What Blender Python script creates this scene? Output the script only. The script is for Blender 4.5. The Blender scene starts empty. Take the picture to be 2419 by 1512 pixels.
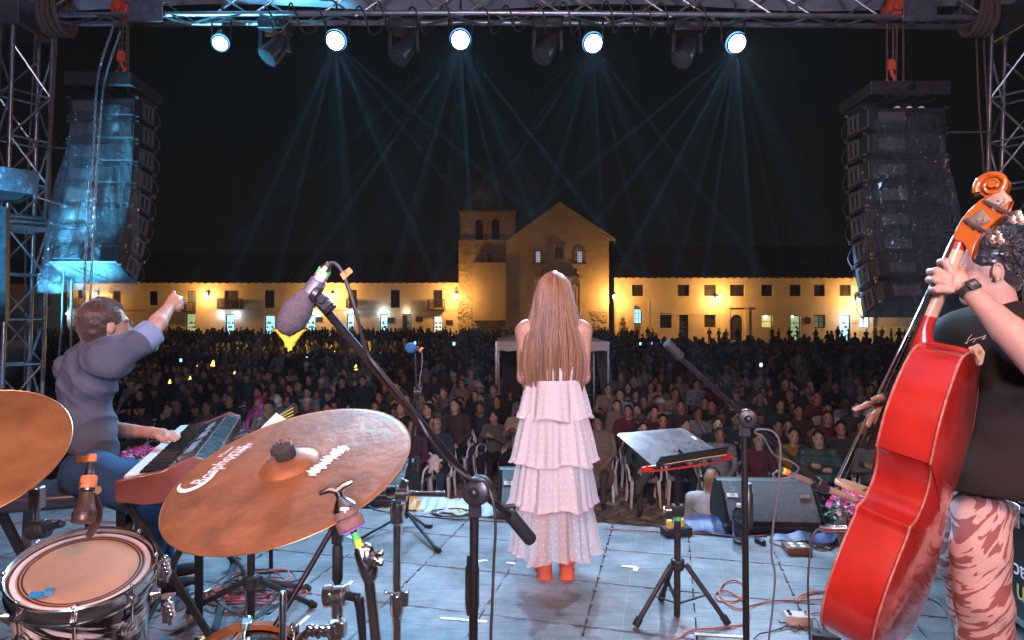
import bpy, bmesh, math, random
import numpy as np
from mathutils import Vector, Matrix, Euler

random.seed(7); rng = np.random.default_rng(7)
PI = math.pi
R = math.radians
sc = bpy.context.scene
COL = sc.collection

# ------------------------------------------------------------------ camera, world, lights, exposure
F, CX, CY = 1500.0, 1209.0, 745.0        # focal length in px of a 2418 px wide picture, level camera
CAMH = 1.5                                # stage floor is z = 0, plaza is z = -1.5
GZ = -1.5
cam_d = bpy.data.cameras.new('camera'); cam = bpy.data.objects.new('camera', cam_d); COL.objects.link(cam)
cam.location = (0, 0, CAMH); cam.rotation_euler = (PI/2, 0, 0)
cam_d.sensor_width = 36; cam_d.lens = 36*F/2418; cam_d.shift_y = -11/2418; cam_d.clip_end = 600; cam_d.clip_start = .05
sc.camera = cam

world = bpy.data.worlds.new('World'); sc.world = world; world.use_nodes = True
wn = world.node_tree; wn.nodes.clear()
_o = wn.nodes.new('ShaderNodeOutputWorld'); _b = wn.nodes.new('ShaderNodeBackground')
_b.inputs['Color'].default_value = (.5, .85, .75, 1); _b.inputs['Strength'].default_value = .0030
wn.links.new(_b.outputs[0], _o.inputs['Surface'])

sc.view_settings.view_transform = 'Standard'; sc.view_settings.look = 'None'
sc.view_settings.exposure = 0.05; sc.view_settings.gamma = 1; sc.view_settings.use_curve_mapping = False
sc.render.engine = 'CYCLES'
sc.cycles.max_bounces = 6; sc.cycles.diffuse_bounces = 2; sc.cycles.glossy_bounces = 3
sc.cycles.transparent_max_bounces = 12; sc.cycles.transmission_bounces = 4; sc.cycles.volume_bounces = 0
sc.cycles.use_denoising = True
sc.cycles.caustics_reflective = False; sc.cycles.caustics_refractive = False
sc.cycles.sample_clamp_indirect = 6; sc.cycles.sample_clamp_direct = 0

def W(px, py, Z):
    """a point of the place: px, py on the 2418 px wide picture, Z metres ahead"""
    return Vector(((px-CX)*Z/F, Z, CAMH-(py-CY)*Z/F))
def S_(x, y): return (x, y, -.8)
def FL(px, py, h=0.0):
    return W(px, py, (CAMH-h)*F/(py-CY))
def GR(px, py):
    return W(px, py, (CAMH-GZ)*F/(py-CY))

def spot(name, loc, target, color, power, angle, blend=.4, radius=.08):
    d = bpy.data.lights.new(name, 'SPOT'); d.color = color; d.energy = power
    d.spot_size = R(angle); d.spot_blend = blend; d.shadow_soft_size = radius
    o = bpy.data.objects.new(name, d); COL.objects.link(o); o.location = loc
    o.rotation_euler = (Vector(target)-Vector(loc)).to_track_quat('-Z', 'Y').to_euler()
    return o
def point(name, loc, color, power, radius=.08):
    d = bpy.data.lights.new(name, 'POINT'); d.color = color; d.energy = power; d.shadow_soft_size = radius
    o = bpy.data.objects.new(name, d); COL.objects.link(o); o.location = loc
    return o

TZ = 7.8   # distance of the front lighting truss
LAMPS = [(520, 103, .35), (792, 97, 1), (1087, 95, 1.15), (1401, 103, .8), (1740, 103, 1.2)]
BLUES = [(.22, .60, 1), (.28, .62, 1), (.42, .68, 1), (.50, .73, 1)]; BEAM = 190.0
# the four lit lamps of the front truss shine back on the stage
for (px, py, k), BLUE, tgt in zip(LAMPS[1:], BLUES, [(-1.3, 3.0, 0), (-.2, 3.0, 0), (.7, 2.6, 0), (1.7, 2.9, 0)]):
    spot('stage_wash', W(px, py+6, TZ-.12), tgt, BLUE, 1150*k, 84, .6, .09)
spot('stage_wash', W(520, 103, TZ-.12), (-2.6, 4, 0), BLUES[0], 300, 60, .5, .09)
# show lamps on the back truss above and behind the camera
spot('key_wash', (-2.6, -2.8, 4.6), (.9, 3.4, .8), (1, .48, .39), 1050, 74, .5, .2)
spot('key_wash', (2.8, -2.8, 4.8), (-.7, 3.2, .5), (1, .50, .38), 800, 74, .5, .14)
# spots added for the lamps' star rays, straight down behind the stage lip
for (px, py, k) in LAMPS[1:]:
    a_ = W(px, py+6, TZ-.30)
    for j, th in enumerate((-50, -41, -33, -26, -19, -13, -6, 1, 7, 14, 21, 29, 38, 48)):
        if (px < 900 and th < -30) or (px > 1600 and th > 15): continue
        th = R(th+2.5*math.sin(px+j*2.1)); spot('beam', a_, a_+Vector((math.sin(th), .06, -math.cos(th))), (.25, .6, 1), 1150*abs(math.sin(px*.7+j*1.9))**1.6*k*BEAM, 2.4, 1, .02)
    for th in (-24, 0, 24): spot('halo_beam', a_, a_+Vector((math.sin(R(th)), .06, -math.cos(R(th)))), (.22, .58, 1), 9500*k, 15, 1, .03)  # wide soft spots added for the glow around each lamp
spot('film_wash', (-5.7, 6.5, .3), W(200, 600, 7.2), (.12, .62, 1), 9500, 24, .8, .06)
spot('public_fill', (-.5, -3.2, 5.2), S_(2, 13), (1, .64, .52), 1050, 62, .8, .2)  # unseen fill added to brighten the front rows of the public
spot('tower_wash', (-6.9, 6.6, -.6), (-6.1, 8, 1.6), (.12, .42, 1), 200, 75, .6, .1)
spot('roof_bounce', (.5, -2.5, 2.2), (0, 6.5, 5.6), (.75, .70, 1), 1700, 110, .8, .3)  # unseen spot added for the light thrown up at the roof
# low blue light at the left wing
spot('wing_wash', (-4.6, 1.6, 2.0), W(250, 560, 8), (.08, .50, 1), 1700, 24, .6, .08)
# two tight beams on the public
spot('public_beam', W(1087, 95, TZ+.1), GR(1095, 1140), (.25, .8, 1), 2600, 12, .5, .05)
spot('public_beam', W(520, 103, TZ+.1), GR(625, 1085), (.25, .65, 1), 6000, 9, .6, .05)
spot('public_beam', W(1740, 103, TZ+.1), GR(1690, 1160), (.25, .75, 1), 1700, 12, .6, .05)
# moon light, almost nothing
_s = bpy.data.lights.new('moon', 'SUN'); _s.energy = .004; _s.angle = R(.5); _s.color = (.8, .9, 1)
_so = bpy.data.objects.new('moon', _s); COL.objects.link(_so); _so.rotation_euler = (R(40), 0, R(30))
# ------------------------------------------------------------------ materials
MATS = {}
def mat(name, color=(.5, .5, .5), rough=.5, metal=0.0, noise=None, bump=None, emit=None, alpha=None, coat=0, spec=.5,
        trans=0, color2=None, objcol=False, sheen=0, aniso=0, ior=None):
    """noise=(scale, amount) varies the colour; bump=(scale, strength, distance); color2 is mixed in by the noise"""
    if name in MATS: return MATS[name]
    m = bpy.data.materials.new(name); m.use_nodes = True; nt = m.node_tree; N = nt.nodes; L = nt.links
    p = N['Principled BSDF']; MATS[name] = m
    p.inputs['Base Color'].default_value = (*color, 1); p.inputs['Roughness'].default_value = rough
    p.inputs['Metallic'].default_value = metal; p.inputs['Specular IOR Level'].default_value = spec
    p.inputs['Coat Weight'].default_value = coat; p.inputs['Coat Roughness'].default_value = .08
    if sheen: p.inputs['Sheen Weight'].default_value = sheen
    if aniso: p.inputs['Anisotropic'].default_value = aniso
    if trans: p.inputs['Transmission Weight'].default_value = trans
    if ior: p.inputs['IOR'].default_value = ior
    if alpha is not None: p.inputs['Alpha'].default_value = alpha
    if emit:
        p.inputs['Emission Color'].default_value = (*emit[0], 1); p.inputs['Emission Strength'].default_value = emit[1]
    tc = N.new('ShaderNodeTexCoord')
    src = None
    if objcol:
        oi = N.new('ShaderNodeObjectInfo'); src = oi.outputs['Color']
    if noise:
        n = N.new('ShaderNodeTexNoise'); n.inputs['Scale'].default_value = noise[0]; n.inputs['Detail'].default_value = 7
        n.inputs['Roughness'].default_value = .62
        L.new(tc.outputs['Object'], n.inputs['Vector'])
        cr = N.new('ShaderNodeValToRGB'); cr.color_ramp.elements[0].position = .32; cr.color_ramp.elements[1].position = .68
        if color2 is not None and not objcol:
            cr.color_ramp.elements[0].color = (*color, 1); cr.color_ramp.elements[1].color = (*color2, 1)
            L.new(n.outputs['Fac'], cr.inputs['Fac']); L.new(cr.outputs['Color'], p.inputs['Base Color'])
        else:
            a = noise[1]
            cr.color_ramp.elements[0].color = (1-a, 1-a, 1-a, 1); cr.color_ramp.elements[1].color = (1+a*.4, 1+a*.4, 1+a*.4, 1)
            L.new(n.outputs['Fac'], cr.inputs['Fac'])
            mx = N.new('ShaderNodeMix'); mx.data_type = 'RGBA'; mx.blend_type = 'MULTIPLY'; mx.inputs['Factor'].default_value = 1
            if src is not None: L.new(src, mx.inputs['A'])
            else: mx.inputs['A'].default_value = (*color, 1)
            L.new(cr.outputs['Color'], mx.inputs['B']); L.new(mx.outputs['Result'], p.inputs['Base Color'])
        rr = N.new('ShaderNodeMapRange'); rr.inputs['To Min'].default_value = max(0, rough-.1); rr.inputs['To Max'].default_value = min(1, rough+.12)
        L.new(n.outputs['Fac'], rr.inputs['Value']); L.new(rr.outputs['Result'], p.inputs['Roughness'])
    elif src is not None:
        L.new(src, p.inputs['Base Color'])
    if bump:
        n2 = N.new('ShaderNodeTexNoise'); n2.inputs['Scale'].default_value = bump[0]; n2.inputs['Detail'].default_value = 5
        L.new(tc.outputs['Object'], n2.inputs['Vector'])
        b = N.new('ShaderNodeBump'); b.inputs['Strength'].default_value = bump[1]; b.inputs['Distance'].default_value = bump[2]
        L.new(n2.outputs['Fac'], b.inputs['Height']); L.new(b.outputs['Normal'], p.inputs['Normal'])
    return m
def nodes(m): return m.node_tree.nodes, m.node_tree.links, m.node_tree.nodes['Principled BSDF']

mat('black_metal', (.018, .017, .017), .38, .3, noise=(9, .4), bump=(300, .05, .001))
mat('scuffed_black', (.03, .03, .03), .45, .2, noise=(25, .6))
mat('rubber', (.015, .015, .016), .7)
mat('chrome', (.92, .9, .88), .17, 1, noise=(14, .12))
mat('dull_steel', (.42, .43, .45), .33, 1, noise=(12, .3))
mat('aluminium', (.42, .42, .45), .36, .9, noise=(7, .3))
mat('cable_black', (.03, .026, .025), .5)
mat('cable_orange', (.42, .13, .06), .5)
mat('cable_red', (.5, .10, .10), .5)
mat('cable_grey', (.10, .098, .10), .5)
mat('white_plastic', (.82, .83, .84), .38, noise=(6, .15))
mat('black_plastic', (.02, .02, .022), .33, noise=(20, .3))
mat('white_print', (.8, .8, .8), .6)
mat('yellow_print', (.55, .45, .12), .6)
mat('white_tape', (.8, .8, .78), .6, noise=(60, .2))
mat('orange_tape', (.85, .22, .06), .5)
mat('green_tape', (.10, .55, .12), .5)
mat('yellow_tape', (.75, .7, .05), .5)
mat('skin', (.46, .265, .195), .48, noise=(30, .12), bump=(160, .15, .002), spec=.4)
mat('skin_crowd', (.42, .26, .19), .6)
mat('lips', (.45, .16, .14), .5)
mat('dark_feature', (.02, .014, .01), .6)

# ------------------------------------------------------------------ mesh builder
WLOC = {}
def unit(v):
    v = np.asarray(v, float); return v/(np.linalg.norm(v)+1e-12)
class MB:
    def __init__(s): s.v = []; s.f = []; s.m = []; s.n = 0
    def add(s, V, Fc, mi=0):
        V = np.asarray(V, float).reshape(-1, 3); b = s.n
        s.v.append(V); s.n += len(V)
        for f in Fc: s.f.append(tuple(i+b for i in f)); s.m.append(mi)
        return s
    def box(s, c, size, rot=None, mi=0):
        h = np.array(size)/2
        V = np.array([[x, y, z] for x in (-1, 1) for y in (-1, 1) for z in (-1, 1)], float)*h
        if rot is not None: V = V @ np.array(rot).T
        V = V+np.array(c)
        return s.add(V, [(0, 1, 3, 2), (4, 6, 7, 5), (0, 4, 5, 1), (2, 3, 7, 6), (0, 2, 6, 4), (1, 5, 7, 3)], mi)
    def bar(s, p0, p1, w, t, up=(0, 0, 1), mi=0):
        """rectangular bar from p0 to p1"""
        p0 = np.array(p0, float); p1 = np.array(p1, float); d = unit(p1-p0)
        a = np.cross(d, up)
        if np.linalg.norm(a) < 1e-4: a = np.cross(d, (0, 1, 0))
        a = unit(a); b = np.cross(a, d)
        V = []
        for p in (p0, p1):
            for sx, sy in ((-1, -1), (1, -1), (1, 1), (-1, 1)): V.append(p+a*sx*w/2+b*sy*t/2)
        return s.add(V, [(0, 1, 2, 3), (7, 6, 5, 4), (0, 4, 5, 1), (1, 5, 6, 2), (2, 6, 7, 3), (3, 7, 4, 0)], mi)
    def tube(s, pts, r, seg=8, cap=True, mi=0, closed=False):
        P = np.array([tuple(p) for p in pts], float); n = len(P)
        rr = np.full(n, r, float) if np.isscalar(r) else np.array(r, float)
        T = np.zeros_like(P)
        if closed: T = np.roll(P, -1, 0)-np.roll(P, 1, 0)
        else:
            T[1:-1] = P[2:]-P[:-2]; T[0] = P[1]-P[0]; T[-1] = P[-1]-P[-2]
        T /= (np.linalg.norm(T, axis=1)[:, None]+1e-12)
        a = np.cross(T[0], (0, 0, 1.))
        if np.linalg.norm(a) < .1: a = np.cross(T[0], (0, 1., 0))
        a = unit(a); V = []
        th = np.linspace(0, 2*PI, seg, endpoint=False)
        for i in range(n):
            a = a-T[i]*np.dot(a, T[i]); a = unit(a); b = np.cross(T[i], a)
            V.append(P[i]+rr[i]*(np.outer(np.cos(th), a)+np.outer(np.sin(th), b)))
        V = np.concatenate(V); Fc = []
        m = n if closed else n-1
        for i in range(m):
            j = (i+1) % n
            for k in range(seg):
                k2 = (k+1) % seg; Fc.append((i*seg+k, i*seg+k2, j*seg+k2, j*seg+k))
        if cap and not closed:
            Fc.append(tuple(range(seg-1, -1, -1))); Fc.append(tuple((n-1)*seg+k for k in range(seg)))
        return s.add(V, Fc, mi)
    def lathe(s, prof, o=(0, 0, 0), axis=(0, 0, 1), seg=24, mi=0, cap=True, x=None):
        """prof: list of (radius, height along axis)"""
        ax = unit(axis); a = np.cross(ax, (0, 1., .01)) if x is None else np.array(x, float); a = a-ax*np.dot(a, ax); a = unit(a); b = np.cross(ax, a)
        th = np.linspace(0, 2*PI, seg, endpoint=False); V = []
        for r, h in prof: V.append(np.array(o)+ax*h+r*(np.outer(np.cos(th), a)+np.outer(np.sin(th), b)))
        n = len(prof); Fc = []
        for i in range(n-1):
            for k in range(seg):
                k2 = (k+1) % seg; Fc.append((i*seg+k, i*seg+k2, (i+1)*seg+k2, (i+1)*seg+k))
        if cap:
            if prof[0][0] > 1e-5: Fc.append(tuple(range(seg-1, -1, -1)))
            if prof[-1][0] > 1e-5: Fc.append(tuple((n-1)*seg+k for k in range(seg)))
        return s.add(np.concatenate(V), Fc, mi)
    def cyl(s, p0, p1, r, seg=16, mi=0, r1=None):
        p0 = np.array(tuple(p0), float); p1 = np.array(tuple(p1), float)
        return s.lathe([(r, 0), (r if r1 is None else r1, np.linalg.norm(p1-p0))], p0, p1-p0, seg, mi)
    def ell(s, c, r, seg=12, ring=8, rot=None, mi=0):
        r = np.array((r, r, r) if np.isscalar(r) else r, float); V = [[0, 0, -1]]; Fc = []
        for i in range(1, ring):
            ph = -PI/2+PI*i/ring
            for k in range(seg):
                t = 2*PI*k/seg; V.append([math.cos(ph)*math.cos(t), math.cos(ph)*math.sin(t), math.sin(ph)])
        V.append([0, 0, 1]); top = len(V)-1
        for k in range(seg):
            k2 = (k+1) % seg; Fc.append((0, 1+k2, 1+k)); Fc.append((top, top-seg+k, top-seg+k2))
            for i in range(ring-2):
                b = 1+i*seg; Fc.append((b+k, b+k2, b+seg+k2, b+seg+k))
        V = np.array(V)*r
        if rot is not None: V = V @ np.array(rot).T
        return s.add(V+np.array(tuple(c)), Fc, mi)
    def grid(s, P, mi=0, wrap=False):
        """P[i][j] points"""
        P = np.array(P, float); n, m = P.shape[:2]; Fc = []
        for i in range(n-1):
            for j in range(m if wrap else m-1):
                j2 = (j+1) % m; Fc.append((i*m+j, i*m+j2, (i+1)*m+j2, (i+1)*m+j))
        return s.add(P.reshape(-1, 3), Fc, mi)
    def prism(s, poly, vec, mi=0):
        """closed polygon (3d points) pushed along vec"""
        P = np.array([tuple(p) for p in poly], float); n = len(P); V = np.concatenate([P, P+np.array(tuple(vec))])
        Fc = [tuple(range(n-1, -1, -1)), tuple(range(n, 2*n))]
        for k in range(n): k2 = (k+1) % n; Fc.append((k, k2, n+k2, n+k))
        return s.add(V, Fc, mi)
    def mesh(s, name, origin=(0, 0, 0), recalc=True, smooth=35):
        V = np.concatenate(s.v)-np.array(tuple(origin))
        me = bpy.data.meshes.new(name); me.from_pydata(V.tolist(), [], s.f); me.update()
        if recalc:
            bm = bmesh.new(); bm.from_mesh(me); bmesh.ops.recalc_face_normals(bm, faces=bm.faces); bm.to_mesh(me); bm.free()
        me.polygons.foreach_set('material_index', s.m)
        if smooth is not None:
            me.polygons.foreach_set('use_smooth', [True]*len(s.m))
            if smooth < 180: me.set_sharp_from_angle(angle=R(smooth))
        return me
    def build(s, name, mats, parent=None, bevel=None, **kw):
        V = np.concatenate(s.v)
        if parent is not None: org = WLOC[parent.name]
        else:
            lo = V.min(0); hi = V.max(0); org = np.array([(lo[0]+hi[0])/2, (lo[1]+hi[1])/2, lo[2]])
        me = s.mesh(name, org, **kw)
        o = bpy.data.objects.new(name, me); COL.objects.link(o)
        for m in (mats if isinstance(mats, (list, tuple)) else [mats]): me.materials.append(MATS[m] if isinstance(m, str) else m)
        if bevel:
            md = o.modifiers.new('bevel', 'BEVEL'); md.width = bevel; md.segments = 2; md.limit_method = 'ANGLE'; md.angle_limit = R(40)
        if parent is not None: o.parent = parent
        else: o.location = org
        WLOC[o.name] = org
        return o
def tag(o, label=None, cat=None, group=None, kind=None):
    if label: o['label'] = label
    if cat: o['category'] = cat
    if group: o['group'] = group
    if kind: o['kind'] = kind
    return o
def thing(name, label, cat, loc, group=None):
    o = bpy.data.objects.new(name, None); COL.objects.link(o); o.location = tuple(loc); o.empty_display_size = .1
    WLOC[o.name] = np.array(tuple(loc), float)
    return tag(o, label, cat, group)
def copy_tree(o, parent=None):
    c = o.copy(); COL.objects.link(c); c.parent = parent
    for ch in o.children: copy_tree(ch, c)
    return c
def spline(pts, n=8, closed=False):
    P = np.array([tuple(p) for p in pts], float); k = len(P); out = []
    for i in range(k if closed else k-1):
        p0 = P[(i-1) % k] if (closed or i > 0) else 2*P[0]-P[1]
        p1 = P[i]; p2 = P[(i+1) % k]; p3 = P[(i+2) % k] if (closed or i < k-2) else 2*P[-1]-P[-2]
        for t in np.linspace(0, 1, n, endpoint=False):
            out.append(.5*((2*p1)+(-p0+p2)*t+(2*p0-5*p1+4*p2-p3)*t*t+(-p0+3*p1-3*p2+p3)*t**3))
    if not closed: out.append(P[-1])
    return np.array(out)
def frame(z, x=(1, 0, 0)):
    z = unit(z); x = np.array(x, float); x = unit(x-z*np.dot(x, z)); y = np.cross(z, x)
    return np.stack([x, y, z], 1)
def rotz(a): c, s = math.cos(a), math.sin(a); return np.array([[c, -s, 0], [s, c, 0], [0, 0, 1]])

# ------------------------------------------------------------------ bodies: one smooth surface around bones
def vnoise(P, scale, seed=0):
    q = P*scale
    return (np.sin(q[..., 0]*1.7+seed)*np.cos(q[..., 1]*2.1+seed*2)+np.sin(q[..., 2]*1.9+q[..., 0]*1.3+seed*3)+np.cos(q[..., 1]*1.5-q[..., 2]*2.3+seed))/3
def sdf_eval(prims, P, k):
    D = None; best = None; tagv = None
    for pr in prims:
        kind = pr[0]
        if kind == 'c':
            _, a, b, ra, rb, tg = pr[:6]; a = np.array(tuple(a), float); b = np.array(tuple(b), float)
            ab = b-a; L2 = np.dot(ab, ab)+1e-12; t = np.clip(((P-a)@ab)/L2, 0, 1)
            d = np.linalg.norm(P-a-t[..., None]*ab, axis=-1)-(ra+(rb-ra)*t)
        else:
            _, c, r, rot, tg = pr[:5]; q = P-np.array(tuple(c), float)
            if rot is not None: q = q @ np.array(rot)
            r = np.array(r, float); k0 = np.linalg.norm(q/r, axis=-1); k1 = np.linalg.norm(q/(r*r), axis=-1)
            d = k0*(k0-1)/(k1+1e-9)
        kk = pr[-1] if (len(pr) > (6 if kind == 'c' else 5)) else k
        if D is None: D = d.copy(); best = d.copy(); tagv = np.full(d.shape, tg)
        else:
            h = np.clip(.5+.5*(D-d)/kk, 0, 1); D = D*(1-h)+d*h-kk*h*(1-h)
            m = d < best; best = np.where(m, d, best); tagv = np.where(m, tg, tagv)
    return D, tagv
def surf(prims, h, k=.03, disp=None):
    lo = np.full(3, 1e9); hi = -lo
    for pr in prims:
        if pr[0] == 'c':
            for c, r in ((pr[1], pr[3]), (pr[2], pr[4])):
                c = np.array(tuple(c), float); lo = np.minimum(lo, c-r); hi = np.maximum(hi, c+r)
        else:
            c = np.array(tuple(pr[1]), float); r = max(pr[2]); lo = np.minimum(lo, c-r); hi = np.maximum(hi, c+r)
    lo -= 3*h+k*.5; hi += 3*h+k*.5; n = np.ceil((hi-lo)/h).astype(int)+1
    G = np.stack(np.meshgrid(*[lo[i]+h*np.arange(n[i]) for i in range(3)], indexing='ij'), -1)
    D, _ = sdf_eval(prims, G, k)
    if disp is not None: D = D+disp(G)
    ins = D < 0; cs = np.array(n)-1
    acc = np.zeros((*cs, 3)); cnt = np.zeros(cs)
    idx = np.full(cs, -1); quads = []
    cross = []
    for ax in range(3):
        sl0 = [slice(None)]*3; sl1 = [slice(None)]*3; sl0[ax] = slice(0, -1); sl1[ax] = slice(1, None)
        a = D[tuple(sl0)]; b = D[tuple(sl1)]; m = (a < 0) != (b < 0)
        I = np.argwhere(m); t = a[m]/(a[m]-b[m]); p = I.astype(float); p[:, ax] += t
        o1, o2 = [x for x in range(3) if x != ax]
        for d1 in (0, -1):
            for d2 in (0, -1):
                J = I.copy(); J[:, o1] += d1; J[:, o2] += d2
                ok = np.all((J >= 0) & (J < cs), axis=1); Jk = J[ok]
                np.add.at(acc, (Jk[:, 0], Jk[:, 1], Jk[:, 2]), p[ok]); np.add.at(cnt, (Jk[:, 0], Jk[:, 1], Jk[:, 2]), 1)
        cross.append((ax, o1, o2, I, (a < 0)[m]))
    msk = cnt > 0; idx[msk] = np.arange(msk.sum()); V = acc[msk]/cnt[msk][:, None]*h+lo
    for ax, o1, o2, I, s in cross:
        ok = (I[:, o1] > 0) & (I[:, o2] > 0) & (I[:, o1] < cs[o1]) & (I[:, o2] < cs[o2]); I = I[ok]; s = s[ok]
        c = []
        for d1, d2 in ((0, 0), (-1, 0), (-1, -1), (0, -1)):
            J = I.copy(); J[:, o1] += d1; J[:, o2] += d2; c.append(idx[J[:, 0], J[:, 1], J[:, 2]])
        q = np.stack(c, 1); flip = s if ax != 1 else ~s
        q[flip] = q[flip][:, ::-1]; quads.append(q)
    Q = np.concatenate(quads)
    fc = V[Q].mean(1); _, tg = sdf_eval(prims, fc, k)
    return V, Q, tg
class Body(MB):
    def surf(s, prims, h, k=.03, disp=None):
        V, Q, tg = surf(prims, h, k, disp)
        b = s.n; s.v.append(V); s.n += len(V); s.f += [tuple(q) for q in (Q+b).tolist()]; s.m += [int(t) for t in tg]
        return s
def text_mesh(txt, size, extrude=.0006, shear=0):
    cu = bpy.data.curves.new('txt', 'FONT'); cu.body = txt; cu.size = size; cu.extrude = extrude; cu.align_x = 'CENTER'; cu.align_y = 'CENTER'
    cu.resolution_u = 3; cu.shear = shear
    o = bpy.data.objects.new('txt', cu); COL.objects.link(o); dg = bpy.context.evaluated_depsgraph_get(); dg.update()
    me = bpy.data.meshes.new_from_object(o.evaluated_get(dg)); V = np.array([v.co[:] for v in me.vertices]).reshape(-1, 3); Fc = [tuple(p.vertices) for p in me.polygons]
    bpy.data.objects.remove(o); bpy.data.curves.remove(cu); bpy.data.meshes.remove(me)
    return V, Fc
ORD = ['first', 'second', 'third', 'fourth', 'fifth', 'sixth', 'seventh', 'eighth', 'ninth', 'tenth', 'eleventh', 'twelfth', 'thirteenth', 'fourteenth', 'fifteenth', 'sixteenth', 'seventeenth', 'eighteenth', 'nineteenth', 'twentieth', 'twenty-first', 'twenty-second', 'twenty-third', 'twenty-fourth', 'twenty-fifth', 'twenty-sixth', 'twenty-seventh', 'twenty-eighth', 'twenty-ninth', 'thirtieth', 'thirty-first', 'thirty-second', 'thirty-third', 'thirty-fourth', 'thirty-fifth', 'thirty-sixth', 'thirty-seventh', 'thirty-eighth', 'thirty-ninth', 'fortieth']
# ------------------------------------------------------------------ the setting
YAW = R(14)
U = np.array([math.cos(YAW), -math.sin(YAW), 0]); Vv = np.array([math.sin(YAW), math.cos(YAW), 0]); ZZ = np.array([0, 0, 1.])
STR = np.stack([U, Vv, ZZ], 1)                      # stage frame -> world
def S(u, v, z=0.0): return U*u+Vv*v+ZZ*z

# plaza paving
g = mat('plaza_paving', (.13, .12, .10), .75, color2=(.24, .22, .19), noise=(1.2, .5), bump=(3.5, .6, .05))
N, L, P = nodes(g)
tc = N.new('ShaderNodeTexCoord'); vo = N.new('ShaderNodeTexVoronoi'); vo.feature = 'DISTANCE_TO_EDGE'; vo.inputs['Scale'].default_value = 2.6
L.new(tc.outputs['Object'], vo.inputs['Vector'])
mr = N.new('ShaderNodeMapRange'); mr.inputs['From Max'].default_value = .1; L.new(vo.outputs['Distance'], mr.inputs['Value'])
b2 = N.new('ShaderNodeBump'); b2.inputs['Distance'].default_value = .04; L.new(mr.outputs['Result'], b2.inputs['Height']); L.new(b2.outputs['Normal'], P.inputs['Normal'])
m_ = MB(); m_.grid([[(x, y, GZ) for x in np.linspace(-260, 260, 14)] for y in np.linspace(-60, 400, 14)])
ground = m_.build('ground', 'plaza_paving', smooth=None); tag(ground, 'cobbled plaza floor', kind='structure')
# cobbles that can be told apart, between the stage and the front row
mat('cobble', (.20, .18, .155), .7, color2=(.36, .33, .29), noise=(5, .4), bump=(22, .5, .012), spec=.4)
cob = []
for k in range(10):
    n = random.choice((6, 7, 7, 8)); ph = random.random()*6; prof = []
    a = np.sort(np.linspace(0, 2*PI, n, endpoint=False)+rng.uniform(-.22, .22, n)); rr = rng.uniform(.80, 1.06, n)
    B = MB(); rings = []
    for sc_, zz in ((1.0, -.03), (1.0, .012), (.90, .032), (.6, .040)):
        rings.append([(math.cos(t+ph)*q*.165*sc_, math.sin(t+ph)*q*.165*sc_, zz+(.006*math.sin(3*t) if sc_ < 1 else 0)) for t, q in zip(a, rr)])
    B.grid(rings, wrap=True); B.add(rings[-1], [tuple(range(n))]); me = B.mesh('cobblestone', smooth=40); me.materials.append(MATS['cobble']); cob.append(me)
cc = 0; row = 0; v = 5.9
while v < 11.6 and cc < 300:
    u = -3.6-.0*row+(row % 2)*.15
    while u < 4.6 and cc < 300:
        pos = S(u+random.uniform(-.035, .035), v+random.uniform(-.035, .035), GZ)
        px = CX+pos[0]*F/pos[1]; py = CY+(CAMH-GZ)*F/pos[1]
        if py < 1262 and (px > 1000 and px < 1960) and not (1240 < px < 1370) and py > 1075:
            o = bpy.data.objects.new('cobblestone', random.choice(cob)); COL.objects.link(o); o.parent = ground
            o.location = (pos[0]-WLOC['ground'][0], pos[1]-WLOC['ground'][1], random.uniform(-.006, .006)); o.rotation_euler = (random.uniform(-.04, .04), random.uniform(-.04, .04), random.random()*6)
            o.scale = (random.uniform(.85, 1.15), random.uniform(.8, 1.1), 1); cc += 1
        u += .315
    v += .29; row += 1

# stage deck
mat('deck_dark', (.012, .012, .012), .8)
tm = mat('stage_tile', (.13, .135, .142), .42, color2=(.27, .275, .285), noise=(4.2, .6), bump=(70, .12, .002), spec=.55)
N, L, P = nodes(tm)
# long scuffs across the panels
tc = N.new('ShaderNodeTexCoord'); mp = N.new('ShaderNodeMapping'); mp.inputs['Scale'].default_value = (1.6, 22, 1); gm = N.new('ShaderNodeNewGeometry')
L.new(gm.outputs['Position'], mp.inputs['Vector']); mp.inputs['Rotation'].default_value = (0, 0, YAW)
n3 = N.new('ShaderNodeTexNoise'); n3.inputs['Scale'].default_value = 2.2; n3.inputs['Detail'].default_value = 6; L.new(mp.outputs['Vector'], n3.inputs['Vector'])
src = P.inputs['Base Color'].links[0].from_socket
mx = N.new('ShaderNodeMix'); mx.data_type = 'RGBA'; mx.blend_type = 'MULTIPLY'; mx.inputs['Factor'].default_value = 1
rp = N.new('ShaderNodeValToRGB'); rp.color_ramp.elements[0].position = .36; rp.color_ramp.elements[0].color = (.80, .80, .80, 1); rp.color_ramp.elements[1].position = .62; rp.color_ramp.elements[1].color = (1.12, 1.12, 1.12, 1)
L.new(n3.outputs['Fac'], rp.inputs['Fac']); L.new(src, mx.inputs['A']); L.new(rp.outputs['Color'], mx.inputs['B'])
n4 = N.new('ShaderNodeTexNoise'); n4.inputs['Scale'].default_value = 1.1; n4.inputs['Detail'].default_value = 8; n4.inputs['Roughness'].default_value = .7; L.new(gm.outputs['Position'], n4.inputs['Vector'])
rp2 = N.new('ShaderNodeValToRGB'); rp2.color_ramp.elements[0].position = .35; rp2.color_ramp.elements[0].color = (.42, .41, .40, 1); rp2.color_ramp.elements[1].position = .58; rp2.color_ramp.elements[1].color = (1.1, 1.1, 1.1, 1)
L.new(n4.outputs['Fac'], rp2.inputs['Fac'])
mx2 = N.new('ShaderNodeMix'); mx2.data_type = 'RGBA'; mx2.blend_type = 'MULTIPLY'; mx2.inputs['Factor'].default_value = 1
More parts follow.
